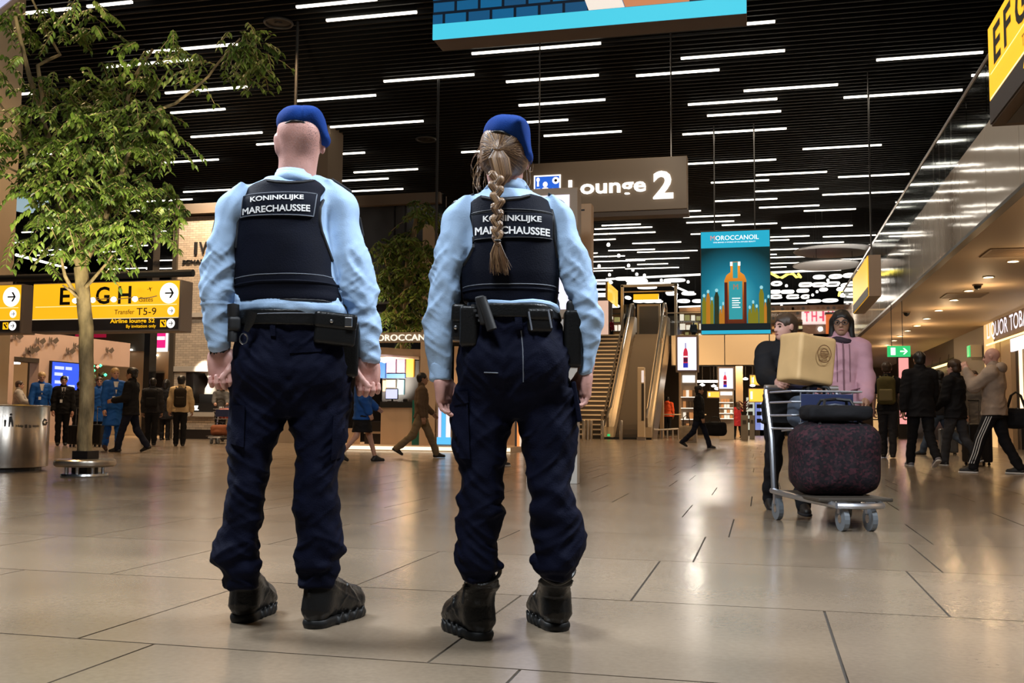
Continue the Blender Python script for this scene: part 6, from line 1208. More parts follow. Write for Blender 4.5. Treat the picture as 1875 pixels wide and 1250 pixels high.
    sh = sdfobj('shirt', g, M_SHIRT, T, [(-.011, (9, 6, 20, .8), el(535)), (-.008, (7, 7, 11, -.9), arms), (-.006, (13, 8, 20, 1.2), arms), (-.003, (30, 20, 36, -.8), arms), (-.006, (10, 10, 18, .6), lambda P: P[:, 2] < V(0, 545)[1])])
    for sd, y0, y1, T2 in (('l', 616, 640, LA), ('r', 634, 664, RA)):
        g = SDF((-.42, -.25, .8), (.42, .25, 1.1), .005); S = sorted(T2)
        g.loft(V.rows([(y, np.interp(y, [r[0] for r in S], [r[1] for r in S]), np.interp(y, [r[0] for r in S], [r[2] for r in S]), ca(y, 0), .044) for y in (y0, y1)], grow=.004))
        sdfobj('cuff', g, M_SHIRT, sh)
    # collar: a folded band
    m = MB()
    for (ya, yb, gr) in ((305, 323, .0), (311, 331, .006)):
        a0, za = V(506, ya+1, -.05); a1, zb = V(574, ya+9, -.05); c0, zc = V(502, yb, -.05); c1, zd = V(577, yb+5, -.05); n = 28; vs = []
        for k in range(n):
            an = 2*PI*k/n; cs, sn = math.cos(an), math.sin(an); f = (cs+1)/2
            for (xa, xb, z_a, z_b, r) in ((a0, a1, za, zb, gr), (c0, c1, zc, zd, gr+.004)):
                vs.append(((xa+xb)/2+((xb-xa)/2+r)*cs, sn*(.084+r)+.004, z_a*(1-f)+z_b*f-.02*max(0, sn)))
        m.add(vs, [(2*k, 2*((k+1) % n), 2*((k+1) % n)+1, 2*k+1) for k in range(n)])
    co = m.build('collar', M_SHIRT, sh, True); md = co.modifiers.new('thick', 'SOLIDIFY'); md.thickness = .004
    # shoulder straps and sleeve patches
    for P0, P1 in (((606, 338), (643, 362)), ((437, 345), (412, 372))):
        a = V(*P0); b = V(*P1)
        MB().obox(((a[0]+b[0])/2, -.01, (a[1]+b[1])/2+.012), ((b[0]-a[0])/2, 0, (b[1]-a[1])/2), (0, .026, 0), (-(b[1]-a[1])*.05, 0, abs(b[0]-a[0])*.1)).build('shoulder_strap', M_VTRIM, sh, bevel=.004)
        MB().obox((b[0]*.85+a[0]*.15, -.01, b[1]*.85+a[1]*.15+.0185), ((b[0]-a[0])/16, 0, (b[1]-a[1])/16), (0, .02, 0), (0, 0, .002)).build('rank_bar', M_WHITE, sh)
    for P0, P1 in (((660, 398), (667, 432)), ((394, 398), (387, 428))):
        a = V(*P0); b = V(*P1); sgn = 1 if P0[0] > 500 else -1
        MB().obox(((a[0]+b[0])/2-sgn*.004, .02, (a[1]+b[1])/2), ((b[0]-a[0])/2, 0, (b[1]-a[1])/2), (0, .03, 0), (.004, 0, 0)).build('sleeve_patch', M_VTRIM, sh, bevel=.002)
    # ---- vest
    g = SDF((-.32, -.27, .95), (.32, .25, 1.70), .0055)
    VL = [(318, 478, 585, 0, .10), (335, 450, 605, 0, .125), (365, 436, 612, 0, .15), (430, 431, 612, 0, .16), (500, 425, 620, 0, .16), (540, 422, 630, 0, .155), (560, 421, 632, 0, .15)]
    g.loft(V.rows(VL, ly=-.08), .02, phi, 2.4)
    OUT = [(487, 322), (505, 327), (530, 330), (555, 329), (576, 323), (592, 329), (603, 336), (596, 345), (588, 358), (585, 378), (584, 400), (588, 420), (596, 440), (606, 462), (615, 490), (622, 515),
           (629, 540), (631, 556), (600, 552), (525, 550), (450, 549), (419, 551), (421, 520), (425, 480), (429, 445), (432, 420), (434, 388), (438, 360), (446, 337), (465, 328)]
    g.cutpoly(V.pts(OUT, -.12))
    vs_ = sdfobj('body_armour_vest', g, M_VEST, T, [(.004, (6, 6, 14), None), (-.003, (5, 5, 30), lambda P: np.exp(-((P[:, 2]-V(0, 515)[1])/.03)**2))])
    vb = bvh_of(vs_); q = lambda P, ly=-.16: [V(x, y, ly) for x, y in P]
    pn, ring = drape_patch('name_panel', vb, q([(438, 390), (574, 396), (443, 349), (581, 352)]), M_PANEL, vs_, .003, .005)
    MB().tube(ring+[ring[0]], .0022, 5).build('panel_piping', M_STITCH, vs_, True)
    project_text([('KONINKLIJKE', q([(457, 368), (556, 368), (457, 355), (556, 356.5)])), ('MARECHAUSSEE', q([(442, 387), (568, 388), (442, 374.5), (568, 375.5)]))], vb, vs_, 'lettering', M_WHITE, .0115)
    rnd = lambda P, n=22: [tuple(np.array(P[int(t)])*(1-t % 1)+np.array(P[min(int(t)+1, len(P)-1)])*(t % 1)) for t in np.linspace(0, len(P)-1.001, n)]
    def surf_line(P, rad, nm, mm, ly=-.16, off=.0):
        pts = []
        for x, z in q(rnd(P), ly):
            h_ = vb.ray_cast(Vector((x, -1, z)), Vector((0, 1, 0)))
            if h_[0]: pts.append((x, h_[0].y-off, z))
        if len(pts) > 2: MB().tube(pts, rad, 6).build(nm, mm, vs_, True)
    surf_line([(424, 516), (470, 513), (530, 514), (590, 517), (624, 519)], .006, 'hem_band', M_VEST)
    surf_line([(423, 549), (470, 547), (530, 548), (590, 550), (629, 553)], .005, 'hem_piping', M_VTRIM)
    surf_line([(427, 502), (470, 500), (530, 501), (590, 503), (618, 505)], .002, 'stitch_line', M_STITCH)
    surf_line([(600, 337), (589, 358), (586, 378), (585, 400), (589, 420), (598, 442), (610, 472)], .007, 'armhole_piping', M_VTRIM)
    surf_line([(445, 338), (437, 365), (434, 390), (432, 420), (430, 445)], .007, 'armhole_piping', M_VTRIM)
    surf_line([(489, 323), (505, 328), (530, 331), (555, 330), (574, 324)], .006, 'neck_piping', M_VTRIM)
    # ---- belt and gear
    g = SDF((-.3, -.25, .9), (.3, .25, 1.15), .0045)
    g.loft(V.rows([(599, 434, 634), (571, 437, 632)], -.012, .148, grow=.006), 0, 0, 2.3)
    bl = sdfobj('utility_belt', g, M_LEATHER, T); bb = bvh_of(bl)
    for yy in (574, 596):
        pts = []
        for px in range(470, 575, 6):
            x, z = V(px, yy, -.15); h_ = bb.ray_cast(Vector((x, -1, z)), Vector((0, 1, 0)))
            if h_[0]: pts.append((x, h_[0].y, z))
        MB().tube(pts, .0022, 5).build('belt_stitching', M_STITCH, bl, True)
    gearbox('radio_pouch', V, 577, 652, 571, 632, -.14, .07, bl, tilt=.08)
    po, c, hs = gearbox('holster', V, 622, 656, 588, 690, -.05, .10, bl, flap=False); stud((c[0], c[1]-.055, c[2]+.05), bl)
    stud((V(607, 588, -.18)[0], -.183, V(607, 588, -.18)[1]), bl)
    a, z = V(638, 590, -.18); MB().box(a-.014, a+.014, -.19, -.184, z-.018, z+.018).build('metal_clip', M_STEEL, bl, bevel=.003)
    # key strap with ring
    P_ = [V(x, y, -.165) for x, y in ((463, 571), (457, 590), (450, 606))]
    MB().tube([(p[0], -.168+.004*i, p[1]) for i, p in enumerate(P_)], [.016, .015, .009], 8, sq=.25).build('key_strap', M_LEATHER, bl, True)
    cx, cz = V(446, 620, -.17); MB().tube([(cx+.013*math.cos(t*PI/8), -.165, cz+.018*math.sin(t*PI/8)) for t in range(17)], .0026, 6, False).build('key_ring', M_STEEL, bl, True)
    # torch in its holder at the left hip
    x, zt = V(428, 556, -.10); _, zb = V(426, 626, -.10)
    MB().lathe([(.001, zb), (.017, zb), (.017, zb+.05), (.014, zb+.055), (.014, zt-.06), (.021, zt-.04), (.021, zt-.005), (.001, zt)], (x, -.12, 0), 18).build('torch', M_BLACK, bl, True)
    gearbox('torch_holder', V, 417, 440, 578, 606, -.115, .055, bl, M_BLACK, flap=False)
    # ---- boots
    fx = lambda px, py: (lambda w_: ((w_-Vector(base)).dot(V.r), (w_-Vector(base)).dot(V.v)))(atz(px, py))
    h0 = fx(436, 1143); t0 = (h0[0]+.10, h0[1]+.265); s0 = V(444, 1065)
    boot(V, (h0[0], h0[1]+.02), t0, (s0[0]-.005, -.02, .245, .056), T)
    h1 = fx(567, 1156); t1 = fx(660, 1122)
    s1 = V(577, 1065)
    boot(V, (h1[0]-.01, h1[1]+.03), (t1[0]-.0, t1[1]), (s1[0]-.008, .0, .245, .054), T)
    # ---- body
    g = SDF((-.4, -.25, .6), (.42, .26, 1.95), .006)
    hc = V(549, 258); P = head(g, (hc[0], .0, hc[1]-.01), .12, 0, -.06, 1.07)
    nz = V(543, 315)
    g.cap((hc[0]-.004, -.01, hc[1]-.05), (nz[0], .0, nz[1]-.05), .068, .071, .03)
    g.cap((nz[0]-.17, 0, nz[1]-.15), (nz[0]+.17, 0, nz[1]-.15), .045, .045, .03); g.loft([(.95, 0, 0, .14, .08), (1.45, 0, 0, .16, .09)], .05)
    wl = V(404, 640); wr = V(672, 655)
    for R in (LA, RA):
        R = R[5:]; pts = [V((a+b)/2, y) for y, a, b in R]
        g.chain([(p[0], -.02, p[1]) for p in pts], [.034-.008*i/len(pts) for i in range(len(pts))], .01)
    main = g.surf(); main = (relax(main[0], main[1], 2), main[1])
    hl = hand((wl[0], -.015, wl[1]-.005), (.10, -.05, -1), (.1, 1, 0), (1, 0, 0), 1.12, 1.0)
    hr = hand((wr[0], -.015, wr[1]-.005), (.02, -.05, -1), (-.1, 1, 0), (-1, 0, 0), 1.12, 1.0)
    Vv, Q = join([main, hl, hr]); body = linkmesh('body', fastmesh('body', Vv, Q), M_SKIN, T)
    # stubble shadow at the back of the head
    m = MB()
    for i in range(420):
        a = RNG.normal(.12, .30); b = RNG.normal(-.02, .38); rr = np.array([math.sin(a)*.083, -math.cos(a)*math.cos(b)*.117-.012, math.sin(b)*.095+.0])
        if abs(a) > 1 or rr[2] > .06: continue
        p = P(*(rr/1.0)); m.tube([p, p+np.array([0, -.0015, -.001])], .0009, 3)
    tag(m.build('stubble', mat('stubble_grey', (.16, .13, .13), .8), body), kind='stuff')
    # ---- watch
    wx, wz = V(405, 646); wt_ = MB().lathe([(.028, -.016), (.034, -.014), (.034, .014), (.028, .016)], (0, 0, 0), 20, 1.12, .95).build('watch', M_BLACK, T, True, loc=(wx, -.015, wz)); MB().lathe([(.001, -.004), (.021, -.004), (.021, .006), (.018, .008), (.001, .008)], n=18).build('watch_case', M_LEATHER, wt_, True, loc=(-.030, .0, 0)).rotation_euler = (0, -PI/2, 0)
    # ---- beret
    g = SDF((hc[0]-.16, -.18, hc[1]-.05), (hc[0]+.18, .18, hc[1]+.2), .0045)
    d0 = V(548, 226); g.ell((d0[0], .0, d0[1]-.002), (.084, .122, .060), .02, rot=rotm(0, 0, .14))
    f0 = V(572, 222); f1 = V(597, 258); g.cap((f0[0], .0, f0[1]), (f1[0]-.006, .0, f1[1]), .036, .020, .03, sc=(1, 3.2, 1))
    bnd = [(495, 226), (515, 225), (534, 222.5), (552, 225), (566, 230), (578, 240), (586, 256), (590, 276), (600, 279), (622, 285), (622, 180), (495, 180)]
    g.cutpoly(V.pts(bnd, -.1))
    be = sdfobj('beret', g, M_BERET, T, [(.006, (14, 6, 16), lambda P: P[:, 0] > d0[0]+.01), (.002, (22, 22, 22), None)]); bb = bvh_of(be)
    pts = []
    for x, z in q(rnd(bnd[1:8], 26), -.1):
        h_ = bb.ray_cast(Vector((x, -1, z+.003)), Vector((0, 1, 0)))
        if h_[0]: pts.append((x, h_[0].y-.001, z))
    MB().tube(pts, .0038, 6).build('leather_band', M_LEATHER, be, True)
    return T
def officer_woman():
    base = (-0.86, 3.36, 0); V = View(base)
    T = thing('person', 'woman in blue beret with long plaited hair and dark vest, back turned', 'person', base, V.rz)
    LL = [(1058, 852, 906), (1048, 848, 908), (1040, 842, 911), (1034, 838, 912), (1022, 835, 911), (1013, 834, 912), (1000, 838, 913), (985, 840, 915), (971, 837, 918), (955, 834, 920), (946, 833, 922), (934, 843, 922),
          (928, 844, 918), (919, 841, 913), (908, 839, 919), (890, 842, 921), (870, 844, 921), (855, 842, 922), (846, 840, 926), (838, 833, 929), (810, 829, 932), (784, 828, 934), (742, 829, 944), (715, 831, 948)]
    RL = [(1056, 995, 1044), (1046, 992, 1046), (1036, 988, 1050), (1022, 985, 1056), (1010, 986, 1063), (995, 984, 1067), (980, 980, 1066), (960, 976, 1062), (938, 974, 1057), (930, 973, 1050), (923, 976, 1047), (912, 975, 1047),
          (900, 972, 1046), (884, 968, 1041), (870, 966, 1044), (855, 964, 1048), (834, 960, 1050), (810, 957, 1054), (790, 953, 1056), (742, 944, 1058), (715, 942, 1056)]
    dz = lambda y: (.062 if y > 1045 else .080 if y > 940 else .08 if y > 860 else .095)
    cyl = lambda y: (-.02 if y > 940 else -.03 if y > 860 else -.015)
    g = SDF((-.30, -.25, .1), (.34, .24, 1.12), .0052)
    for R in (LL, RL): g.loft(V.rows([(y, a, b, cyl(y), dz(y)) for y, a, b in R]), .012)
    g.loft(V.rows([(560, 862, 1016), (590, 854, 1025), (620, 847, 1032), (660, 841, 1038, -.012, .138), (700, 836, 1044, -.012, .13), (730, 834, 1048, -.012, .11), (750, 842, 1042, -.01, .085), (762, 860, 1024, -.01, .07)], -.01, .135), .02, p=2.2)
    for cx in (900, 984):
        x, z = V(cx, 668); g.ell((x, -.08, z), (.085, .088, .095), .05)
    for a, b in (((905, 1030), (916, 1034)), ((990, 1032), (979, 1024))):
        p = V(*a); q_ = V(*b); g.cap((p[0], -.03, p[1]), (q_[0], -.03, q_[1]), .022, .014, .01)
    kn = lambda z, w_: (lambda P: np.exp(-((P[:, 2]-z)/w_)**2))
    tr = sdfobj('trousers', g, M_NAVY, T, [(-.006, (6, 6, 20, .6), kn(.50, .12)), (-.007, (6, 6, 18, -.6), kn(.32, .12)), (-.005, (5, 5, 12, .9), None), (-.0055, (13, 13, 27, -.9), None), (.002, (40, 40, 40), None)])
    tb = bvh_of(tr); q = lambda P, ly=-.1: [V(x, y, ly) for x, y in P]
    pk, _ = drape_patch('cargo_pocket', tb, q([(835, 838), (861, 840), (831, 720), (856, 722)]), M_NAVY, tr, .004, .012)
    drape_patch('pocket_flap', tb, q([(830, 742), (858, 737), (832, 716), (857, 716)]), M_NAVY, tr, .010, .012)
    a, z0 = V(1062, 772); b, z1 = V(1050, 700)
    MB().obox(((a+b)/2-.006, -.01, (z0+z1)/2), (.008, 0, .002), (0, .07, 0), ((a-b)/2, 0, (z0-z1)/2)).build('cargo_pocket', M_NAVY, tr, bevel=.004)
    drape_patch('belt_loop', tb, q([(944, 606), (957, 605), (942, 584), (955, 583)]), M_NAVY, tr, .002, .010, (2, 4))
    for P in ([(954, 606), (957, 640), (958, 700)], [(887, 683), (912, 684)]):
        pts = []
        for t in np.linspace(0, len(P)-1.001, 14):
            k = int(t); x, z = V(P[k][0]*(1-t % 1)+P[k+1][0]*(t % 1), P[k][1]*(1-t % 1)+P[k+1][1]*(t % 1), -.12)
            h_ = tb.ray_cast(Vector((x, -1, z)), Vector((0, 1, 0)))
            if h_[0]: pts.append((x, h_[0].y, z))
        MB().tube(pts, .0022, 5).build('seam', M_STITCH, tr, True)
    # ---- shirt
    g = SDF((-.36, -.25, .85), (.40, .25, 1.65), .0052)
    TOR = [(352, 885, 970, 0, .07), (370, 862, 1003, 0, .095), (395, 852, 1014, 0, .108), (440, 852, 1018, 0, .115), (480, 852, 1020, 0, .115), (540, 856, 1016, 0, .112), (566, 858, 1018, 0, .114)]
    g.loft(V.rows(TOR), .03)
    LA = [(362, 848, 862), (370, 838, 862), (380, 828, 862), (392, 818, 862), (412, 811, 862), (456, 800, 858), (488, 795, 848), (520, 791, 842), (560, 785, 838), (600, 782, 834), (630, 784, 829), (660, 786, 827), (680, 789, 826), (694, 791, 825)]
    RA = [(360, 1006, 1014), (368, 1008, 1022), (378, 1010, 1034), (388, 1014, 1041), (408, 1014, 1050), (440, 1016, 1060), (464, 1022, 1069), (508, 1031, 1081), (548, 1046, 1091), (588, 1056, 1094), (620, 1064, 1093), (636, 1066, 1090), (652, 1065, 1086), (670, 1063, 1084), (684, 1061, 1082)]
    ca = lambda y: -.012-.02*math.sin(max(0, min(1, (y-380)/300))*PI)
    for R in (LA, RA): g.loft(V.rows([(y, a, b, ca(y), .058-.018*(y-380)/300 if y > 388 else .03+.028*(y-360)/28) for y, a, b in R]), .03)
    for (x0, y0), (x1, y1), r in (((905, 372), (838, 398), .046), ((955, 372), (1024, 396), .046)):
        a = V(x0, y0); b = V(x1, y1); g.cap((a[0], 0, a[1]-.012), (b[0], -.006, b[1]-.012), .05, r, .04)
    g.loft(V.rows([(372, 880, 972), (352, 889, 964)], 0, .066), .01)
    arms = lambda P: np.clip((np.abs(P[:, 0]-.01)-.12)/.05, 0, 1)*np.clip((1.42-P[:, 2])/.1, 0, 1)
    arm2 = lambda P: np.exp(-((P[:, 2]-1.13)/.09)**2)*(np.abs(P[:, 0]) > .15)
    sh = sdfobj('shirt', g, M_SHIRT, T, [(-.011, (8, 6, 18, .8), arm2), (-.008, (7, 7, 11, -.9), arms), (-.006, (13, 8, 20, 1.2), arms), (-.003, (30, 20, 36, -.8), arms)])
    for y0, y1, T2 in ((664, 696, LA), (652, 686, RA)):
        g = SDF((-.4, -.25, .75), (.42, .25, 1.1), .005); S = sorted(T2)
        g.loft(V.rows([(y, np.interp(y, [r[0] for r in S], [r[1] for r in S]), np.interp(y, [r[0] for r in S], [r[2] for r in S]), ca(y), .042) for y in (y0, y1)], grow=.003))
        sdfobj('cuff', g, M_SHIRT, sh)
    m = MB(); n = 28
    for (ya, yb, gr) in ((331, 352, 0), (336, 364, .006)):
        a0, za = V(893, ya+8); a1, zb = V(963, ya+4); c0, zc = V(884, yb); c1, zd = V(970, yb-2); vs = []
        for k in range(n):
            an = 2*PI*k/n; cs, sn = math.cos(an), math.sin(an); f = (cs+1)/2
            for (xa, xb, z_a, z_b, r) in ((a0, a1, za, zb, gr), (c0, c1, zc, zd, gr+.004)):
                vs.append(((xa+xb)/2+((xb-xa)/2+r)*cs, sn*(.058+r)+.004, z_a*(1-f)+z_b*f+(.012 if sn < 0 else -.012)*abs(sn)))
        m.add(vs, [(2*k, 2*((k+1) % n), 2*((k+1) % n)+1, 2*k+1) for k in range(n)])
    co = m.build('collar', M_SHIRT, sh, True); md = co.modifiers.new('thick', 'SOLIDIFY'); md.thickness = .004
    for P0, P1 in (((1003, 364), (1033, 384)), ((868, 366), (828, 384))):
        a = V(*P0); b = V(*P1)
        MB().obox(((a[0]+b[0])/2, -.012, (a[1]+b[1])/2+.012), ((b[0]-a[0])/2, 0, (b[1]-a[1])/2), (0, .026, 0), (-(b[1]-a[1])*.05, 0, abs(b[0]-a[0])*.08)).build('shoulder_strap', M_VTRIM, sh, bevel=.004)
        MB().obox((b[0]*.85+a[0]*.15, -.014, b[1]*.85+a[1]*.15+.018), ((b[0]-a[0])/14, 0, (b[1]-a[1])/14), (0, .02, 0), (0, 0, .002)).build('rank_bar', M_WHITE, sh)
    a = V(1053, 412); b = V(1060, 440)
    MB().obox(((a[0]+b[0])/2-.003, .015, (a[1]+b[1])/2), ((b[0]-a[0])/2, 0, (b[1]-a[1])/2), (0, .03, 0), (.004, 0, 0)).build('sleeve_patch', M_VTRIM, sh, bevel=.002)
    # shirt tail rolled out under the vest
    pts = []
    for px, py in ((884, 552), (900, 553), (918, 555), (935, 556), (952, 554), (975, 553), (990, 554), (1005, 556), (1018, 561), (1024, 566)):
        x, z = V(px, py, -.14); t = (x-.03)/.17; pts.append((x, -.02-.125*math.sqrt(max(.05, 1-t*t)), z))
    MB().tube(pts, [.006, .010, .011, .010, .010, .012, .012, .013, .014, .008], 10).build('shirt_hem_roll', M_SHIRT, sh, True)
    # ---- vest
    g = SDF((-.28, -.27, .95), (.34, .25, 1.60), .0052)
    g.loft(V.rows([(340, 878, 975, 0, .09), (360, 856, 1008, 0, .12), (400, 850, 1022, 0, .14), (450, 846, 1024, 0, .148), (500, 842, 1028, 0, .148), (540, 844, 1026, 0, .143), (562, 848, 1022, 0, .14)], ly=-.08), .02, 0, 2.4)
    OUT = [(880, 354), (898, 360), (925, 362), (952, 359), (972, 352), (992, 354), (1010, 361), (1015, 376), (1016, 400), (1016, 432), (1020, 455), (1025, 474), (1028, 500), (1028, 530), (1024, 552), (1012, 557), (940, 553), (870, 550),
           (845, 546), (842, 520), (843, 490), (848, 475), (860, 462), (867, 447), (866, 430), (862, 408), (856, 388), (851, 369), (862, 361)]
    g.cutpoly(V.pts(OUT, -.12))
    ve = sdfobj('body_armour_vest', g, M_VEST, T, [(.005, (6, 6, 12), None)]); vb = bvh_of(ve); q = lambda P, ly=-.15: [V(x, y, ly) for x, y in P]
    pn, ring = drape_patch('name_panel', vb, q([(867, 436), (1013, 434), (863, 387), (1014, 386)]), M_PANEL, ve, .003, .005)
    MB().tube(ring+[ring[0]], .0018, 5).build('panel_piping', M_VTRIM, ve, True)
    project_text([('KONINKLIJKE', q([(884, 408), (992, 408), (884, 393), (992, 394)])), ('MARECHAUSSEE', q([(869, 428), (1008, 430), (869, 413), (1008, 416)]))], vb, ve, 'lettering', M_WHITE, .0115)
    def surf_line(P, rad, nm, mm, off=0.0):
        pts = []
        for t in np.linspace(0, len(P)-1.001, 24):
            k = int(t); x, z = V(P[k][0]*(1-t % 1)+P[k+1][0]*(t % 1), P[k][1]*(1-t % 1)+P[k+1][1]*(t % 1), -.15)
            h_ = vb.ray_cast(Vector((x, -1, z)), Vector((0, 1, 0)))
            if h_[0]: pts.append((x, h_[0].y-off, z))
        if len(pts) > 2: MB().tube(pts, rad, 6).build(nm, mm, ve, True)
    surf_line([(846, 528), (880, 527), (930, 527), (980, 527), (1026, 528)], .004, 'hem_band', M_VEST)
    surf_line([(846, 520), (880, 519), (930, 519), (980, 519), (1026, 520)], .002, 'stitch_line', M_STITCH)
    surf_line([(852, 370), (860, 400), (867, 430), (867, 448), (858, 465), (848, 478)], .006, 'armhole_piping', M_VTRIM)
    surf_line([(1011, 362), (1015, 390), (1016, 430), (1022, 465)], .006, 'armhole_piping', M_VTRIM)
    surf_line([(882, 356), (900, 361), (925, 363), (952, 360), (970, 354)], .006, 'neck_piping', M_VTRIM)
    surf_line([(862, 384), (925, 381), (1014, 383)], .003, 'yoke_seam', M_VTRIM)
    # ---- belt and gear
    g = SDF((-.3, -.25, .9), (.33, .25, 1.15), .0045)
    g.loft(V.rows([(588, 853, 1026), (563, 860, 1019)], -.01, .146, grow=.006), 0, 0, 2.3)
    bl = sdfobj('utility_belt', g, M_LEATHER, T); bb = bvh_of(bl)
    po, c, hs = gearbox('radio_pouch', V, 828, 852, 556, 622, -.05, .09, bl, tilt=.05); stud((c[0]-.01, c[1]-.05, c[2]-.02), bl)
    gearbox('handcuff_pouch', V, 842, 874, 558, 634, -.12, .07, bl, flap=False)
    po, c, hs = gearbox('baton_holder', V, 874, 893, 540, 594, -.165, .04, bl, M_BLACK, .008, tilt=-.2, flap=False)
    x0, z0 = V(881, 545, -.18); x1, z1 = V(901, 604, -.18)
    MB().tube([(x0, -.175, z0), (x1, -.185, z1)], .017, 14).build('baton', M_BLACK, bl, True)
    for k in range(4):
        x, z = V(866+4*k, 560+9*k, -.165); MB().box(x-.005, x+.005, -.178, -.172, z-.004, z+.004).build('cartridge_tip', M_STEEL, bl)
    gearbox('glove_pouch', V, 966, 1012, 564, 608, -.13, .06, bl)
    gearbox('holster', V, 1034, 1066, 566, 672, -.03, .09, bl, flap=False)
    gearbox('pistol_grip', V, 1038, 1058, 548, 580, -.02, .06, bl, M_BLACK, flap=False)
    for k, (x_, y_) in enumerate(((968, 570), (1004, 566))):
        a = V(x_, y_, -.17); b = V(x_+6, y_+34, -.17); MB().tube([(a[0], -.165, a[1]), (b[0], -.168, b[1])], .003, 6).build('strap_edge', M_STITCH, bl, True)
    # ---- boots
    fx = lambda px, py: (lambda w_: ((w_-Vector(base)).dot(V.r), (w_-Vector(base)).dot(V.v)))(atz(px, py))
    h0 = fx(889, 1178); t0 = fx(824, 1147); s0 = V(881, 1058)
    b1 = boot(V, (h0[0], h0[1]+.035), t0, (s0[0]+.004, -.01, s0[1]-.004, .055), T)
    h1 = fx(1026, 1159); t1 = (h1[0]-.075, h1[1]+.265); s1 = V(1020, 1056)
    b2 = boot(V, (h1[0]+.002, h1[1]+.02), t1, (s1[0], .03, s1[1]-.004, .052), T)
    for b_, (cx, cy) in ((b1, (s0[0]+.004, -.01)), (b2, (s1[0], .03))):
        pts = [(cx+.06*math.cos(t), cy+.062*math.sin(t), .228-.026*max(0, -math.sin(t))+.014*abs(math.cos(t))) for t in np.linspace(0, 2*PI, 28)]
        MB().tube(pts, .007, 8).build('padded_collar', M_LEATHER, b_, True)
    a = V(853, 1066); b = V(848, 1102); MB().tube([(a[0], -.02, a[1]), (a[0]-.006, -.03, a[1]-.03), (b[0], -.03, b[1])], .004, 6).build('lace_end', M_BLACK, b1, True)
    # ---- body
    g = SDF((-.36, -.25, .6), (.40, .26, 1.84), .006)
    hc = V(924, 288); P = head(g, (hc[0], 0, hc[1]-.01), -.05, 0, .0, 1.0); nz = V(928, 345)
    g.cap((hc[0], -.01, hc[1]-.05), (nz[0], 0, nz[1]-.05), .055, .058, .03)
    g.cap((nz[0]-.14, 0, nz[1]-.13), (nz[0]+.15, 0, nz[1]-.13), .04, .04, .03); g.loft([(.95, .02, 0, .13, .08), (1.36, .02, 0, .14, .085)], .05)
    for R in (LA, RA):
        R = R[5:]; pts = [V((a+b)/2, y) for y, a, b in R]; g.chain([(p[0], -.02, p[1]) for p in pts], [.03-.006*i/len(pts) for i in range(len(pts))], .01)
    main = g.surf(); main = (relax(main[0], main[1], 2), main[1])
    wl = V(810, 692); wr = V(1070, 682)
    hl = hand((wl[0], -.02, wl[1]), (.10, .02, -1), (-.85, .5, 0), (.45, .8, 0), .92, .42)
    hr = hand((wr[0], -.015, wr[1]), (-.05, .02, -1), (.85, .4, 0), (-.4, .8, 0), .92, .5)
    Vv, Q = join([main, hl, hr]); body = linkmesh('body', fastmesh('body', Vv, Q), M_SKIN, T)
    # ---- hair
    HAIR = [mat('hair_brown', (.17, .09, .045), .45, var=.2, vscale=40, stretch=(1, 1, .2)), mat('hair_blond', (.33, .20, .10), .42), mat('hair_dark', (.085, .045, .024), .5)]
    tie = V(912, 275, -.13); tiep = np.array([tie[0], -.125, tie[1]])
    g = SDF((hc[0]-.14, -.18, hc[1]-.14), (hc[0]+.14, .16, hc[1]+.16), .0045)
    g.ell((hc[0], -.018, hc[1]+.024), (.089, .112, .10), .02); g.ell((hc[0]-.005, -.045, hc[1]-.03), (.078, .072, .055), .03)
    g.cap(tiep+np.array([0, .03, 0]), tiep, .03, .018, .02)
    g.cutplane((hc[0], .055, hc[1]), (0, 1, -.35)); g.ell((hc[0]+.085, .0, hc[1]-.012), (.022, .03, .045), 0, 's'); g.ell((hc[0]-.085, .0, hc[1]-.012), (.022, .03, .045), 0, 's')
    hr_ = sdfobj('hair', g, HAIR[0], T, [(.003, (60, 20, 20), None)]); hb = bvh_of(hr_)
    mbs = [MB(), MB(), MB()]
    for i in range(330):                                   # combed strands running to the tie
        a = RNG.uniform(0, 2*PI); rr = RNG.uniform(.6, 1.15)
        st = np.array([hc[0]+math.cos(a)*.085*rr, 0, hc[1]+.005+math.sin(a)*.095*rr]); pts = []
        for t in np.linspace(0, 1, 8):
            x = st[0]*(1-t)+tiep[0]*t; z = st[2]*(1-t)+tiep[2]*t+.006*math.sin(PI*t)*math.sin(i)
            h_ = hb.ray_cast(Vector((x, -1, z)), Vector((0, 1, 0)))
            if h_[0] and h_[0].y < .03: pts.append((x, h_[0].y-.001, z))
        if len(pts) > 2: mbs[i % 3].tube(pts, .0014, 4, False)
    # ponytail swelling into the plait
    A = V(913, 283, -.15); B = V(922, 318, -.16)
    for i in range(70):
        u = RNG.uniform(-1, 1); p0 = tiep+np.array([u*.012, -.012, 0]); w_ = u*.034
        pts = [p0, (A[0]+w_, -.155+.012*u*u, A[1]-.012), (B[0]+w_*.9-.004, -.155+.012*u*u, B[1]), (V(911, 345, -.15)[0]+u*.012, -.15, V(911, 345, -.15)[1])]
        mbs[i % 3].tube(pts, [.003, .0045, .004, .003], 5)
    for i in range(28):                                    # wisps that came loose
        sd = -1 if i % 5 else 1; x0 = hc[0]+sd*RNG.uniform(.06, .088); z0 = hc[1]+RNG.uniform(-.05, .05); L = RNG.uniform(.07, .16); bow = RNG.uniform(.0, .035)
        pts = [(x0+sd*(bow*math.sin(PI*t*.8)+.0)+RNG.uniform(-.002, .002), RNG.uniform(-.05, .0), z0-L*t) for t in np.linspace(0, 1, 6)]
        mbs[i % 2].tube(pts, [.0013, .0013, .0012, .001, .0008, .0005], 4, False)
    for i, mb in enumerate(mbs): tag(mb.build('hair_strands', HAIR[i], hr_, True), kind='stuff')
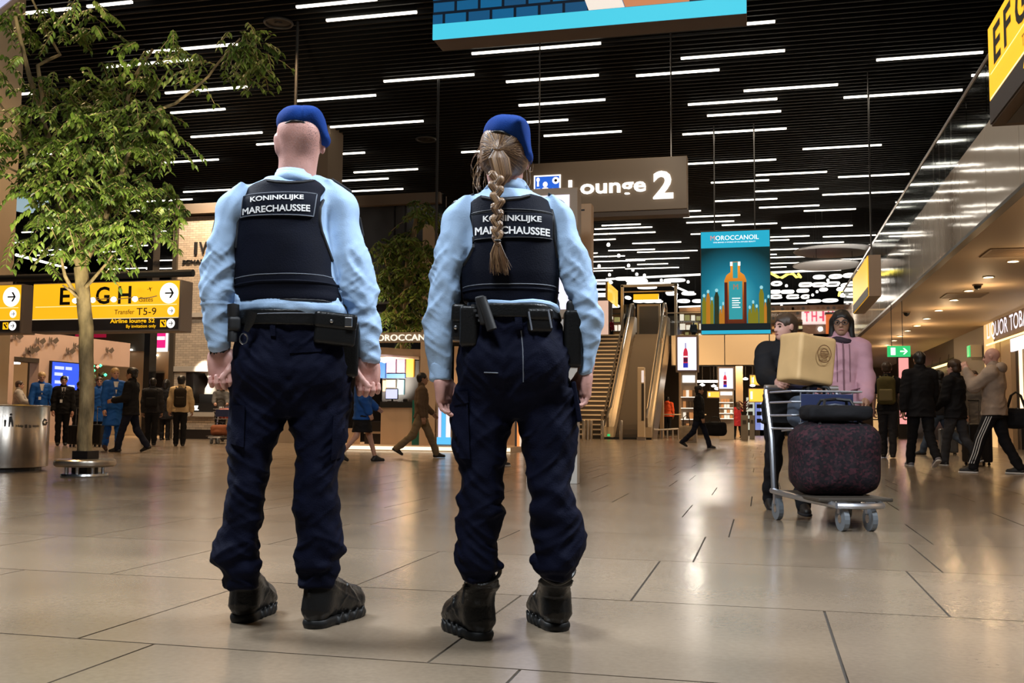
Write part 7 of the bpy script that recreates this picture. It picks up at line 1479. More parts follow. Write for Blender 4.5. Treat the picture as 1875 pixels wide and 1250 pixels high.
    # the plait
    path = [(909, 322), (907, 340), (909, 358), (911, 376), (910, 394), (909, 412), (910, 428), (911, 440)]
    g = SDF((hc[0]-.12, -.24, V(0, 450, -.16)[1]-.02), (hc[0]+.12, -.08, V(0, 300, -.16)[1]+.02), .0032); n = 13; strands = []
    for i in range(n):
        t = i/(n-1)*(len(path)-1.001); k = int(t); px = path[k][0]*(1-t % 1)+path[k+1][0]*(t % 1); py = path[k][1]*(1-t % 1)+path[k+1][1]*(t % 1)
        x, z = V(px, py, -.175); wd = .019-.007*i/n; sd = 1 if i % 2 else -1; yy = -.155-.022*min(1, i/4)
        A0, A1 = np.array((x-sd*wd*.2, yy, z-.014)), np.array((x+sd*wd*.75, yy+.004, z+.012)); r0, r1 = .012-.003*i/n, .014-.004*i/n
        g.cap(A0, A1, r0, r1, .003); ax_ = (A1-A0)/np.linalg.norm(A1-A0); pv = np.cross(ax_, [0, -1, 0]); strands.append((A0, A1, r0, r1, ax_, pv))
    PLM = mat('plait_hair', (.24, .14, .07), .45, var=.35, vscale=30, stretch=(1, 1, .3)); pb_ = [MB(), MB(), MB()]
    for A0, A1, r0, r1, ax_, pv in strands:
        for j in range(9):
            th = -1.25+2.5*j/8+RNG.uniform(-.1, .1); o_ = np.array([0, -math.cos(th), 0])+pv*math.sin(th); mid = (A0+A1)/2+o_*(r0+r1)*.52; pb_[RNG.randint(3)].tube([A0-ax_*r0*.85+o_*r0*.35, A0+o_*r0*1.02, mid, A1+o_*r1*1.02, A1+ax_*r1*.85+o_*r1*.35], .0015, 4, False)
    pl = sdfobj('plait', g, PLM, T, [(.0022, (120, 60, 60), None), (.002, (30, 30, 120), None)], 1)
    for i, mb in enumerate(pb_): tag(mb.build('plait_strands', HAIR[i], pl, True), kind='stuff')
    m2 = [MB(), MB(), MB()]; E0 = V(911, 441, -.175)
    for i in range(190):
        u = RNG.uniform(-1, 1); e = V(915+18*u+RNG.uniform(-3, 5), RNG.uniform(482, 504), -.175); mid = V(911+13*u, 465, -.175); dy = RNG.uniform(-.008, .008)
        m2[i % 3].tube([(E0[0]+u*.006, -.178, E0[1]), (mid[0], -.178+dy, mid[1]), (e[0], -.172+dy, e[1])], [.0016, .0015, .0004], 4, False)
    for i, mb in enumerate(m2): tag(mb.build('tail_strands', HAIR[i], pl, True), kind='stuff')
    MB().tube([(E0[0]+.009*math.cos(t), -.178+.009*math.sin(t), E0[1]) for t in np.linspace(0, 2*PI, 13)], .004, 6).build('hair_tie', M_BLACK, pl, True)
    MB().tube([(tiep[0]+.02*math.cos(t), tiep[1]-.004, tiep[2]+.011*math.sin(t)) for t in np.linspace(0, 2*PI, 17)], .0035, 6).build('hair_tie', M_BLACK, hr_, True)
    # ---- beret
    g = SDF((hc[0]-.16, -.18, hc[1]-.09), (hc[0]+.18, .18, hc[1]+.2), .0045)
    d0 = V(926, 247); g.ell((d0[0], -.005, d0[1]-.008), (.08, .132, .068), .02, rot=rotm(0, 0, .35))
    f0 = V(948, 246); f1 = V(967, 290); g.cap((f0[0], -.01, f0[1]), (f1[0]-.006, -.01, f1[1]), .042, .024, .03, sc=(1, 3.6, 1))
    bnd = [(880, 247), (893, 245), (905, 243), (920, 246), (932, 252), (945, 264), (955, 280), (963, 298), (968, 308), (985, 310), (1000, 200), (880, 200)]
    g.cutpoly(V.pts(bnd, -.1)); be = sdfobj('beret', g, M_BERET, T, [(.005, (12, 6, 14), lambda P: P[:, 0] > d0[0])]); bb = bvh_of(be); pts = []
    for t in np.linspace(1, 7.99, 26):
        k = int(t); x, z = V(bnd[k][0]*(1-t % 1)+bnd[k+1][0]*(t % 1), bnd[k][1]*(1-t % 1)+bnd[k+1][1]*(t % 1), -.1)
        h_ = bb.ray_cast(Vector((x, -1, z+.003)), Vector((0, 1, 0)))
        if h_[0]: pts.append((x, h_[0].y-.001, z))
    if len(pts) > 2: MB().tube(pts, .0036, 6).build('leather_band', M_LEATHER, be, True)
    return T

officer_man(); officer_woman()
# ------------------------------------------------------------------ travellers
def cloth(nm, c, r=.8, var=.12): return mat('cloth_'+nm, c, r, spec=.15, var=var, vscale=10, bump=.1, bscale=90)
SK = [mat('skin_light', (.56, .32, .23), .5), mat('skin_tan', (.40, .22, .14), .5), mat('skin_rosy', (.60, .33, .26), .5)]
HR = {'black': mat('hair_black', (.012, .010, .009), .45), 'brown': mat('hair_chestnut', (.05, .028, .016), .5), 'blond': mat('hair_fair', (.50, .33, .15), .5, var=.2, vscale=30)}
M_EYE = mat('eye_dark', (.02, .015, .012), .2); M_LIP = mat('lip', (.38, .12, .10), .5); M_SOLEW = mat('sole_white', (.75, .73, .70), .5); M_SHOE = mat('shoe_black', (.012, .011, .011), .5)
LASTLEGS = []
def figure(label, px, py, ptop, face, skin=0, top=None, bot=None, shoes=M_SHOE, sole=None, hair=('short', 'brown'), walk=(0, 0, 0, 0), arms=((5, 8, 10, 0), (5, 8, 10, 0)), lean=0.0, female=False, topz=.86, sleeve='long', skirt=None, bulk=.014, yaw=0.0, pitch=0.0, collar=None, hood=False, group=None, h=None, base=None, boots=None):
    b = Vector(base) if base else atz(px, py); V = View((b.x, b.y, b.z)); H = at(px, ptop, b.y).z-b.z; s = H/1.765; rz = V.rz-math.radians(face); R = math.radians
    far = b.y > 15; h = h or (.0125 if far else .0085)
    T = thing('person', label, 'person', b, rz, group); S = lambda x, y, z: np.array([x, y, z], float)*s
    fw = .92 if female else 1.0; lean_y = lambda z: lean*(z-.92) if z > .92 else 0
    # legs: thigh and knee angles (left, right), feet set on the floor
    legs = []; zmin = 9
    for i, sx in enumerate((-1, 1)):
        th, kn = R(walk[2*i]), R(walk[2*i+1]); hp = np.array([sx*.088*fw, 0, .90]); k = hp+.42*np.array([0, math.sin(th), -math.cos(th)]); a = k+.40*np.array([sx*.0, math.sin(th-kn), -math.cos(th-kn)]); tilt = max(0, kn-th*.6)*.75 if kn > .25 else 0
        legs.append([hp, k, a, tilt]); zmin = min(zmin, a[2]-.085-.12*math.sin(tilt)*.4)
    for L_ in legs:
        for q in L_[:3]: q[2] -= zmin
    dz = -zmin; Z = lambda z: z+dz
    sh = [np.array([sx*.178*fw, lean_y(1.42), Z(1.415)]) for sx in (-1, 1)]; AR = []
    for i, sx in enumerate((-1, 1)):
        al, ab, el, inw = (R(v) for v in arms[i]); u = np.array([sx*math.sin(ab), math.sin(al)*math.cos(ab), -math.cos(al)*math.cos(ab)]); a2 = al+el
        f = np.array([sx*math.sin(ab)*.4-sx*math.sin(inw), math.sin(a2)*math.cos(inw), -math.cos(a2)*math.cos(inw)]); f /= np.linalg.norm(f); e = sh[i]+.285*u; w_ = e+.25*f; AR.append((sh[i], e, w_, f, sx))
    hc = np.array([0, lean_y(1.63)+.015, Z(1.635)])
    lo = np.min([q for L_ in legs for q in L_[:3]]+[q for A in AR for q in A[:3]]+[[-.26, -.24, 0]], 0)-[.12, .2, .02]; hi = np.max([q for L_ in legs for q in L_[:3]]+[q for A in AR for q in A[:3]]+[[.26, .24, Z(1.8)]], 0)+[.12, .25, .03]
    lo = lo*s; hi = hi*s; lo[2] = -.03
    # body
    g = SDF(lo, hi, h); P = head(g, hc*s, R(yaw), R(pitch), 0, s, .02); g.cap(S(0, lean_y(1.45), Z(1.45)), (hc-[0, .02, .06])*s, .058*s*fw, .054*s*fw, .03)
    tor = lambda gr=0, z0=.84: [(Z(z)*s, 0, lean_y(z)*s, (rx*fw+gr)*s, (ry+gr)*s) for z, rx, ry in ((.84, .165, .115), (.95, .168, .118), (1.08, .145, .105), (1.28, .165, .118), (1.40, .172, .098), (1.455, .10, .07)) if z >= z0]
    g.loft(tor(-.012), .03)
    for a_, e, w_, f, sx in AR: g.chain([a_*s, e*s, w_*s, (w_+.04*f)*s], [.045*s, .037*s, .026*s, .026*s], .03)
    for hp, k, a, t_ in legs: g.chain([hp*s, k*s, a*s], [.075*s, .05*s, .036*s], .03)
    parts = [g.surf()]; parts[0] = (relax(parts[0][0], parts[0][1], 1), parts[0][1])
    for a_, e, w_, f, sx in AR: parts.append(hand((w_+.02*f)*s, f, np.array([sx, .2, .3])-f*.0, np.array([-sx*.3, 1, .4]), s*fw, .55, .0055 if far else .0042))
    Vv, Q = join(parts); body = linkmesh('body', fastmesh('body', Vv, Q), SK[skin], T)
    if abs(((face+math.degrees(-R(yaw))+180) % 360)-180) > 60:
        for sx in (-1, 1): MB().lathe([(.001, -.009), (.009, -.004), (.009, .004), (.001, .009)], n=8).build('eye', M_EYE, T, True, loc=P(sx*.031, .086, .002))
        m_ = MB(); m_.tube([P(-.022, .099, -.064), P(0, .106, -.063), P(.022, .099, -.064)], .004*s, 6); m_.build('lips', M_LIP, T, True)
        for sx in (-1, 1): MB().tube([P(sx*.015, .097, .022), P(sx*.032, .094, .027), P(sx*.048, .083, .022)], .0045*s, 5).build('eyebrow', HR[hair[1]], T, True)
    # trousers / skirt
    wr = [(-.007, (6, 6, 14, .5), None), (.004, (14, 14, 26), None)]
    if skirt:
        g = SDF(lo, hi, h); z1 = skirt[1]; g.loft([(Z(1.04)*s, 0, 0, .15*s, .11*s), (Z(.9)*s, 0, 0, .185*s, .14*s), (Z(z1)*s, 0, .0, skirt[2]*s, (skirt[2]-.02)*s)], .01); sdfobj('skirt', g, skirt[0], T, wr)
    if bot:
        g = SDF(lo, hi, h)
        for hp, k, a, t_ in legs: g.chain([(hp+[0, 0, .02])*s, k*s, (a*.75+k*.25)*s, (a+[0, -.01, .0])*s], [.098*s, .072*s, .062*s, .060*s], .03)
        g.loft([(Z(z)*s, 0, 0, rx*fw*s, ry*s) for z, rx, ry in ((.80, .16, .11), (.90, .183, .13), (1.0, .172, .122))], .03); g.cutplane(S(0, 0, .035), (0, 0, -1)); sdfobj('trousers', g, bot, T, wr)
    # top
    if top:
        g = SDF(lo, hi, h); gr = bulk; tz = topz; T_ = [r for r in tor(gr+.004) if r[0] > Z(max(tz, .84))*s-.001]
        T_.append((Z(tz)*s, 0, 0, (.172*fw+gr+max(0, .9-tz)*.12)*s, (.125+gr+max(0, .9-tz)*.12)*s)); g.loft(T_, .03)
        for a_, e, w_, f, sx in AR:
            if sleeve == 'long': g.chain([a_*s, e*s, (w_-.01*f)*s], [(.058+gr)*s, (.048+gr)*s, (.036+gr*.8)*s], .03)
            else: g.cap(a_*s, (a_*.35+e*.65)*s, (.058+gr)*s, (.052+gr)*s, .03)
        g.cap(S(-.13*fw, lean_y(1.42), Z(1.435)), S(.13*fw, lean_y(1.42), Z(1.435)), (.05+gr)*s, (.05+gr)*s, .03); g.cap(S(0, lean_y(1.45), Z(1.44)), (hc-[0, .02, .115])*s, (.062+gr)*s, (.060+gr*.6)*s, .02)
        tp = sdfobj('jacket' if bulk > .01 else 'shirt', g, top, T, [(-.008, (6, 6, 13, .4), None), (.005, (12, 9, 20), None)])
        if collar:
            fy = lean_y(1.3)*s+(.118+gr+.012)*s
            mb = MB(); mb.add([S(-.055, 0, Z(1.47)), S(.055, 0, Z(1.47)), S(.0, 0, Z(1.20))], [(0, 1, 2)]); mb.v = [(x, fy-.02*(z > Z(1.4)*s)*1.6, z) for x, y, z in mb.v]; mb.build('shirt_front', collar[0], tp)
            if len(collar) > 1: MB().obox((0, fy+.006, Z(1.34)*s), (.018*s, 0, 0), (0, .004, 0), (0, .0, .11*s)).build('tie', collar[1], tp)
            MB().obox((.05, fy+.008, Z(1.12)*s), (.03, 0, 0), (0, .003, 0), (0, 0, .04)).build('badge', M_WHITE, tp); MB().tube([(-.05*s, fy-.03, Z(1.45)*s), (.05, fy+.004, Z(1.15)*s), (.05*s, fy-.03, Z(1.45)*s)], .004, 5).build('lanyard', M_STITCH, tp)
        if hood:
            g = SDF(lo, hi, h); g.ell((hc-[0, .115, .15])*s, (.13*s, .075*s, .08*s), .02); sdfobj('hood', g, top, tp)
    # shoes
    for (hp, k, a, t_), nm in zip(legs, 'lr'):
        c, sn = math.cos(t_), math.sin(t_); o_ = a.copy(); q = lambda y, z, x=0: (o_+np.array([x, y*c+z*sn*1, z*c-y*sn]))*s; g = SDF((o_-.26)*s, (o_+.3)*s, max(.006, h*.7))
        g.cap(q(-.035, -.045), q(.0, .0), .042*s, .042*s, .02); g.cap(q(-.035, -.048), q(.14, -.052), .038*s, .034*s, .02); g.cap(q(0, -.0), q(.09, -.045), .042*s, .036*s, .02)
        if boots: g.cap(q(0, 0), (o_*.4+k*.6)*s, .05*s, .062*s, .02)
        nrm = np.array([0, -sn, -c]); g.cutplane(q(0, -.078), nrm); sho = sdfobj('shoe', g, boots or shoes, T, None, 1)
        if sole: g = SDF((o_-.26)*s, (o_+.3)*s, max(.006, h*.7)); g.cap(q(-.038, -.07), q(.145, -.07), .042*s, .038*s, .0, sc=(1, 1, 1)); g.cutplane(q(0, -.084), nrm); g.cutplane(q(0, -.062), -nrm); sdfobj('sole', g, sole, sho, None, 0)
    # hair
    st, hcx = hair; m_ = HR[hcx]; g = SDF(hc*s-.32, hc*s+.3, max(.006, h*.7)); Rm = rotm(R(yaw), R(pitch)); e = lambda p, r, k=.02, op='u': g.ell(P(*p), np.array(r)*s, k*s, op, Rm)
    if st != 'bald':
        e((0, -.016, .042), (.089, .106, .093))
        if st == 'short': e((0, -.05, -.02), (.076, .06, .06))
        if st == 'thick': e((0, -.02, .065), (.105, .115, .09)); e((0, -.055, -.02), (.088, .068, .07))
        if st in ('long', 'bob'):
            L_ = -.26 if st == 'long' else -.12
            for sx in (-1, 1): g.cap(P(sx*.075, -.02, .02), P(sx*.085, -.02, L_), .035*s, .03*s, .03)
            g.cap(P(0, -.075, 0), P(0, -.075, L_), .07*s, .06*s, .04)
        if st == 'bun': e((0, -.05, -.02), (.078, .06, .065)); e((0, -.125, .0), (.045, .04, .045))
        if st == 'tail': e((0, -.05, -.02), (.078, .06, .065)); g.cap(P(-.03, -.11, .02), P(-.07, -.13, -.16), .035*s, .02*s, .02)
        if st == 'cover': e((0, -.03, .03), (.10, .115, .11)); g.cap(P(0, -.05, -.05), P(0, -.04, -.2), .095*s, .13*s, .05)
        e((0, .105, -.022), (.066, .075, .075), .01, 's')
        if st not in ('long', 'bob', 'cover'):
            for sx in (-1, 1): e((sx*.088, .02, -.03), (.03, .035, .05), .01, 's')
        sdfobj('headscarf' if st == 'cover' else 'hair', g, m_, T, [(.004, (50, 20, 20), None)])
    LASTLEGS[:] = legs
    return T, (b, rz, s, P, AR, Z)
def near(fig, x, y, z):  # local point of a figure -> world
    T, (b, rz, s, *_r) = fig; c, sn = math.cos(rz), math.sin(rz); return Vector((b.x+(x*c-y*sn)*s, b.y+(x*sn+y*c)*s, b.z+z*s))
def backpack(fig, label, m, w_=.15, hgt=.24, d=.09, zc=1.22, m2=None):
    T, (b, rz, s, P, AR, Z) = fig; t = thing('backpack', label, 'backpack', b, rz); g = SDF((-.3, -.5, .7), (.3, .2, 1.75), .011); y0 = (-.13-d)*s
    g.rbox((0, y0, zc*s), (w_*s, d*s, hgt*s), .07*s); g.ell((0, y0-.02, (zc+hgt*.6)*s), (w_*.95*s, d*.9*s, hgt*.5*s), .03); sdfobj('main_bag', g, m, t, [(.004, (9, 9, 9), None)])
    g = SDF((-.3, -.5, .7), (.3, .2, 1.75), .011); g.rbox((0, y0-d*s, (zc-.08)*s), (w_*.75*s, .035*s, hgt*.45*s), .03*s); sdfobj('front_pocket', g, m2 or m, t)
    for sx in (-1, 1): MB().tube([(sx*.09*s, y0+.05, (zc+hgt*.8)*s), (sx*.115*s, -.06*s, 1.50*s), (sx*.125*s, .10*s, 1.42*s), (sx*.13*s, .14*s, 1.25*s), (sx*.14*s, .04*s, 1.08*s), (sx*.1*s, y0+.06, (zc-hgt*.7)*s)], .018, 6, sq=.5).build('strap', m2 or m, t, True)
    MB().tube([(-.04, y0, (zc+hgt)*s), (-.03, y0-.01, (zc+hgt+.05)*s), (.03, y0-.01, (zc+hgt+.05)*s), (.04, y0, (zc+hgt)*s)], .008, 6).build('carry_loop', m2 or m, t, True)
    return t
def suitcase(label, p, rz, m, hgt=.6, w_=.4, d=.25, group=None):
    t = thing('suitcase', label, 'suitcase', p, rz, group); MB().box(-w_/2, w_/2, -d/2, d/2, .06, hgt).build('shell', m, t, bevel=.03)
    for k in range(4): box('rib', m, -w_/2+.05+k*(w_-.1)/3-.008, -w_/2+.05+k*(w_-.1)/3+.008, -d/2-.006, d/2+.006, .1, hgt-.05, t)
    for sx in (-1, 1): MB().tube([(sx*.09, d/2-.05, hgt-.02), (sx*.09, d/2-.05, hgt+.42)], .009, 6).build('handle_tube', M_STEEL, t)
    MB().tube([(-.1, d/2-.05, hgt+.42), (.1, d/2-.05, hgt+.42)], .014, 8).build('handle_grip', M_BLACK, t)
    for sx in (-1, 1):
        for sy in (-1, 1): MB().tube([(sx*(w_/2-.06)-.012, sy*(d/2-.05), .03), (sx*(w_/2-.06)+.012, sy*(d/2-.05), .03)], .03, 10).build('wheel', M_RUBBER, t)
    return t
def softbag(label, p, size, m, rz=0.0, strap=.3, name='bag'):
    t = thing(name, label, 'bag', p, rz); a, b, c = size; g = SDF((-a-.05, -b-.05, -.03), (a+.05, b+.05, 2*c+.05), .012); g.rbox((0, 0, c), (a, b, c), min(a, b, c)*.7); g.ell((0, 0, c*.7), (a*1.05, b*1.1, c*.7), .03); sdfobj('body', g, m, t, [(.008, (6, 6, 8), None), (-.006, (8, 8, 8, .5), None)])
    for sy in (-1, 1): MB().tube([(-a*.5, sy*b*.6, 2*c-.02), (-a*.4, sy*b*.3, 2*c+strap*.8), (0, 0, 2*c+strap), (a*.4, sy*b*.3, 2*c+strap*.8), (a*.5, sy*b*.6, 2*c-.02)], .012, 6).build('handle', M_BLACK, t, True)
    MB().tube([(-a*.8, -b*.2, 2*c-.01), (0, 0, 2*c+.012), (a*.8, -b*.2, 2*c-.01)], .006, 5).build('zip', M_STITCH, t); return t
def trolley(label, p, rz):
    t = thing('luggage_trolley', label, 'trolley', p, rz); M_FR = mat('trolley_frame', (.55, .57, .62), .3, .9); M_BLUE = mat('trolley_blue', (.02, .03, .09), .5)
    fr = MB()
    for sx in (-1, 1):
        MB().tube([(sx*.30, -.42, .22), (sx*.26, .1, .20), (sx*.16, .48, .18)], .022, 8).build('side_rail', M_FR, t, True); MB().tube([(sx*.29, -.40, .22), (sx*.29, -.44, .62), (sx*.29, -.56, 1.0)], .022, 8).build('upright', M_FR, t, True)
    MB().tube([(-.16, .48, .18), (0, .53, .18), (.16, .48, .18)], .022, 8).build('nose_bar', M_FR, t, True); MB().box(-.27, .27, -.4, .42, .20, .225).build('platform', M_STR, t, bevel=.006)
    MB().tube([(-.30, -.56, 1.02), (.30, -.56, 1.02)], .024, 10).build('handle_bar', M_FR, t, True); MB().tube([(-.12, -.56, 1.02), (.12, -.56, 1.02)], .03, 10).build('handle_grip', M_BLUE, t, True)
    for z in (.70, .80, .90, .98): MB().tube([(-.29, -.46, z), (-.27, -.06, z), (.27, -.06, z), (.29, -.46, z)], .009, 6).build('basket_wire', M_FR, t, True)
    for x in (-.2, -.1, 0, .1, .2): MB().tube([(x, -.06, .98), (x, -.06, .70), (x, -.46, .68)], .006, 5).build('basket_wire', M_FR, t, True)
    MB().box(-.2, .2, -.07, -.045, .76, .96).build('advert_plate', M_BLUE, t, bevel=.004)
    for x, y in ((-.27, -.38), (.27, -.38), (-.1, .42), (.1, .42)):
        MB().tube([(x-.018, y, .085), (x+.018, y, .085)], .085, 18).build('wheel', mat('wheel_grey', (.16, .18, .20), .4), t); MB().tube([(x-.022, y, .085), (x+.022, y, .085)], .03, 12).build('hub', M_STEEL, t); MB().box(x-.03, x+.03, y-.02, y+.02, .12, .2).build('fork', M_FR, t)
    return t
BLK = cloth('black', (.012, .012, .014)); CHAR = cloth('charcoal', (.03, .03, .034)); JEAN = cloth('jeans', (.06, .085, .13)); CREW = cloth('crew_blue', (.015, .10, .42), .6); NAVYC = cloth('dark_navy', (.012, .015, .03)); BEIG = cloth('beige_wool', (.62, .46, .26)); PINKC = cloth('dusty_pink', (.56, .31, .36), .9, .06); HOODC = cloth('stone_hoodie', (.36, .28, .22)); RED = cloth('red', (.40, .03, .04)); ORNG = cloth('orange', (.75, .10, .03)); OLIV = cloth('olive', (.10, .085, .03)); BLUE2 = cloth('cobalt', (.02, .09, .34)); BRN = cloth('brown', (.12, .08, .05)); GREYC = cloth('grey_coat', (.16, .15, .14)); WSH = cloth('white_shirt', (.75, .74, .72))
# the pair with the luggage trolley
man = figure('dark haired man in black pushing the loaded luggage trolley', 1440, 937, 566, 168, 2, BLK, BLK, hair=('short', 'brown'), walk=(20, 4, -12, 18), arms=((32, 8, 42, 5), (38, 5, 42, 10)), lean=.05, topz=.80, bulk=.03, yaw=-62, sole=CHAR)
woman = figure('woman in dusty pink jacket and glasses walking beside the luggage trolley', 1546, 922, 566, 175, 1, PINKC, NAVYC, hair=('bob', 'black'), walk=(10, 3, -8, 10), arms=((12, 6, 30, 5), (14, 8, 28, 5)), topz=.84, female=True, bulk=.03, yaw=-8)
T, (b, rz, s, P, AR, Z) = woman; g_ = MB()
for sx in (-1, 1): MB().tube([P(sx*.034+.026*math.cos(a), .108, .002+.019*math.sin(a)) for a in np.linspace(0, 2*PI, 15)], .0035, 5, False).build('glasses_rim', M_BLACK, T, True); MB().tube([P(sx*.06, .10, .005), P(sx*.084, .0, .01)], .003, 5).build('glasses_arm', M_BLACK, T)
MB().tube([P(-.01, .112, .004), P(.01, .112, .004)], .003, 5).build('glasses_bridge', M_BLACK, T)
jk = [c for c in T.children if c.name.startswith('jacket')][0]; jb = bvh_of(jk); M_SEAM = mat('seam_mauve', (.20, .09, .11), .6)
def on_front(P_, off=.004):
    out = []
    for x, z in P_:
        h_ = jb.ray_cast(Vector((x*s, 1, Z(z)*s)), Vector((0, -1, 0)))
        if h_[0]: out.append((h_[0].x, h_[0].y+off, h_[0].z))
    return out
for P_, r_, nm in (([(0, z) for z in np.linspace(.88, 1.46, 16)], .007, 'zip'), ([(-.055, z) for z in np.linspace(1.1, 1.44, 10)], .004, 'panel_seam'), ([(.055, z) for z in np.linspace(1.1, 1.44, 10)], .004, 'panel_seam'), ([(x, 1.02+.25*(abs(x)-.06)) for x in np.linspace(.06, .13, 6)], .007, 'pocket_edge'), ([(x, 1.02+.25*(abs(x)-.06)) for x in np.linspace(-.13, -.06, 6)], .007, 'pocket_edge'), ([(x, .92) for x in np.linspace(-.14, .14, 12)], .006, 'hem_seam')):
    q_ = on_front(P_)
    if len(q_) > 2: MB().tube(q_, r_, 6).build(nm, M_SEAM, jk, True)
MB().tube([(.075*s*math.cos(a), (.02+.07*math.sin(a))*s, (Z(1.475)+.012*math.sin(a*2))*s) for a in np.linspace(0, 2*PI, 25)], .030*s, 8).build('scarf', cloth('dark_scarf', (.05, .035, .045)), T, True)
C0 = atz(1500, 950); C0 = Vector((.49, 7.85, 0)); RC = math.atan2(-.33, -.945)
trolley('silver luggage trolley pushed by the man in black, a dark bag on it', C0, RC)
Mr = Matrix.Rotation(RC, 3, 'Z'); on = lambda x, y, z: C0+Mr @ Vector((x, y, z))
m_pat = mat('patterned_cloth', (.02, .014, .018), .75, spec=.15); nt = m_pat.node_tree; vo = nt.nodes.new('ShaderNodeTexVoronoi'); vo.inputs['Scale'].default_value = 34; cr = nt.nodes.new('ShaderNodeValToRGB'); cr.color_ramp.elements[0].color = (.010, .008, .012, 1); cr.color_ramp.elements[1].color = (.075, .022, .032, 1); e_ = cr.color_ramp.elements.new(.5); e_.color = (.018, .015, .018, 1); nt.links.new(vo.outputs['Color'], cr.inputs[0]); nt.links.new(cr.outputs[0], nt.nodes['Principled BSDF'].inputs['Base Color'])
softbag('big dark bag with a dull red pattern standing on the trolley platform', on(0, .06, .23), (.31, .20, .26), m_pat, RC, .10)
softbag('black soft bag lying on top of the patterned bag', on(0, .10, .77), (.24, .12, .05), BLK, RC, .05)
softbag('grey blue bag of shopping inside the trolley basket', on(0, -.26, .71), (.2, .14, .12), cloth('slate', (.08, .10, .14)), RC, .08)
t = thing('paper_parcel', 'large tan paper parcel with a round stamp on the trolley basket', 'parcel', on(.06, -.30, 1.03), RC+PI+.35); g = SDF((-.3, -.25, -.05), (.3, .25, .5), .01); g.rbox((0, 0, .2), (.175, .13, .185), .025, rot=rotm(0, 0, .12)); sdfobj('parcel', g, mat('tan_paper', (.62, .40, .18), .6, var=.06), t, [(.008, (7, 7, 7), None)])
mm = MB(); 
for r0, r1 in ((.07, .062), (.04, .034)): mm.add([(.04+r*math.cos(a), -.158, .24+r*math.sin(a)) for a in np.linspace(0, 2*PI, 21)[:-1] for r in (r0, r1)], [(2*i, (2*i+2) % 40, (2*i+3) % 40, 2*i+1) for i in range(20)])
for k in (-1, 0, 1): mm.add([(.0, -.159, .235+.018*k), (.08, -.159, .235+.018*k), (.08, -.159, .243+.018*k), (.0, -.159, .243+.018*k)], [(0, 1, 2, 3)])
mm.build('round_stamp', mat('stamp_brown', (.2, .1, .04), .6), t)
# right-hand walkers
f = figure('man in black tee with an olive backpack walking away under the gallery', 1627, 838, 662, 5, 2, BLK, CHAR, hair=('short', 'brown'), walk=(8, 2, -6, 6), arms=((0, 10, 12, 0), (4, 10, 10, 0)), sleeve='short', bulk=.01, h=.011); backpack(f, 'olive backpack worn by the man in black tee', OLIV, .16, .25, .07, m2=mat('olive_light', (.16, .13, .05), .7))
figure('tall man in long black jacket striding in white striped sneakers', 1688, 855, 640, -20, 1, BLK, BLK, hair=('short', 'black'), walk=(18, 3, -14, 26), arms=((-8, 12, 14, 0), (14, 8, 20, 0)), topz=.78, bulk=.035, shoes=mat('sneaker_grey', (.16, .16, .19), .5), sole=M_SOLEW, h=.011)
figure('man in black jacket and grey jeans with white soled sneakers turned left', 1752, 853, 658, -60, 2, BLK, cloth('grey_jeans', (.05, .05, .055)), hair=('thick', 'brown'), walk=(14, 4, -12, 22), arms=((10, 8, 40, 10), (8, 8, 20, 0)), topz=.8, bulk=.035, sole=M_SOLEW, h=.011)
figure('traveller in blue jeans half hidden between two men in black', 1722, 834, 672, -75, 1, CHAR, JEAN, hair=('short', 'black'), walk=(26, 6, -24, 30), arms=((5, 8, 20, 0), (5, 8, 20, 0)), bulk=.03)
figure('long haired person in grey coat behind the man in the beige hoodie', 1786, 842, 678, 150, 0, GREYC, BLK, hair=('long', 'brown'), walk=(6, 2, -6, 6), topz=.7, bulk=.03, female=True)
suitcase('black suitcase between the grey jeans man and the hoodie man', atz(1790, 852), .3, mat('case_black', (.012, .012, .013), .4), .75, .45, .28); suitcase('grey suitcase behind the walker in blue jeans', atz(1737, 833), .1, mat('case_grey2', (.12, .12, .12), .4), .62, .4, .25)
f = figure('bald man in beige hoodie with one hand raised to his face', 1824, 867, 630, -80, 2, HOODC, BLK, hair=('bald', 'brown'), walk=(24, 8, -14, 12), arms=((48, 6, 108, 18), (0, 10, 12, 0)), topz=.84, bulk=.035, hood=True, sole=M_SOLEW, h=.0095, pitch=-6)
T, (b, rz, s, P, AR, Z) = f
tro = [c for c in T.children if c.name.startswith('trousers')][0]; M_STRP = mat('stripe_white', (.7, .7, .7), .6)
for i_, sx_ in ((0, -1), (1, 1)):
    hp, k_, a_ = LASTLEGS[i_][:3]
    for dy_ in (-.03, 0, .03): MB().tube([(np.array(q)+[sx_*(r_+.003), dy_, 0])*s for q, r_ in ((hp*.8+k_*.2, .092), (hp*.4+k_*.6, .082), (k_, .073), (k_*.5+a_*.5, .066), (a_+np.array([0, 0, .05]), .061))], .008, 5).build('stripe', M_STRP, tro, True)
softbag('black shoulder bag at the right edge beside the hoodie man', near(f, .32, -.22, .62), (.12, .22, .15), BLK, f[1][1], .25)
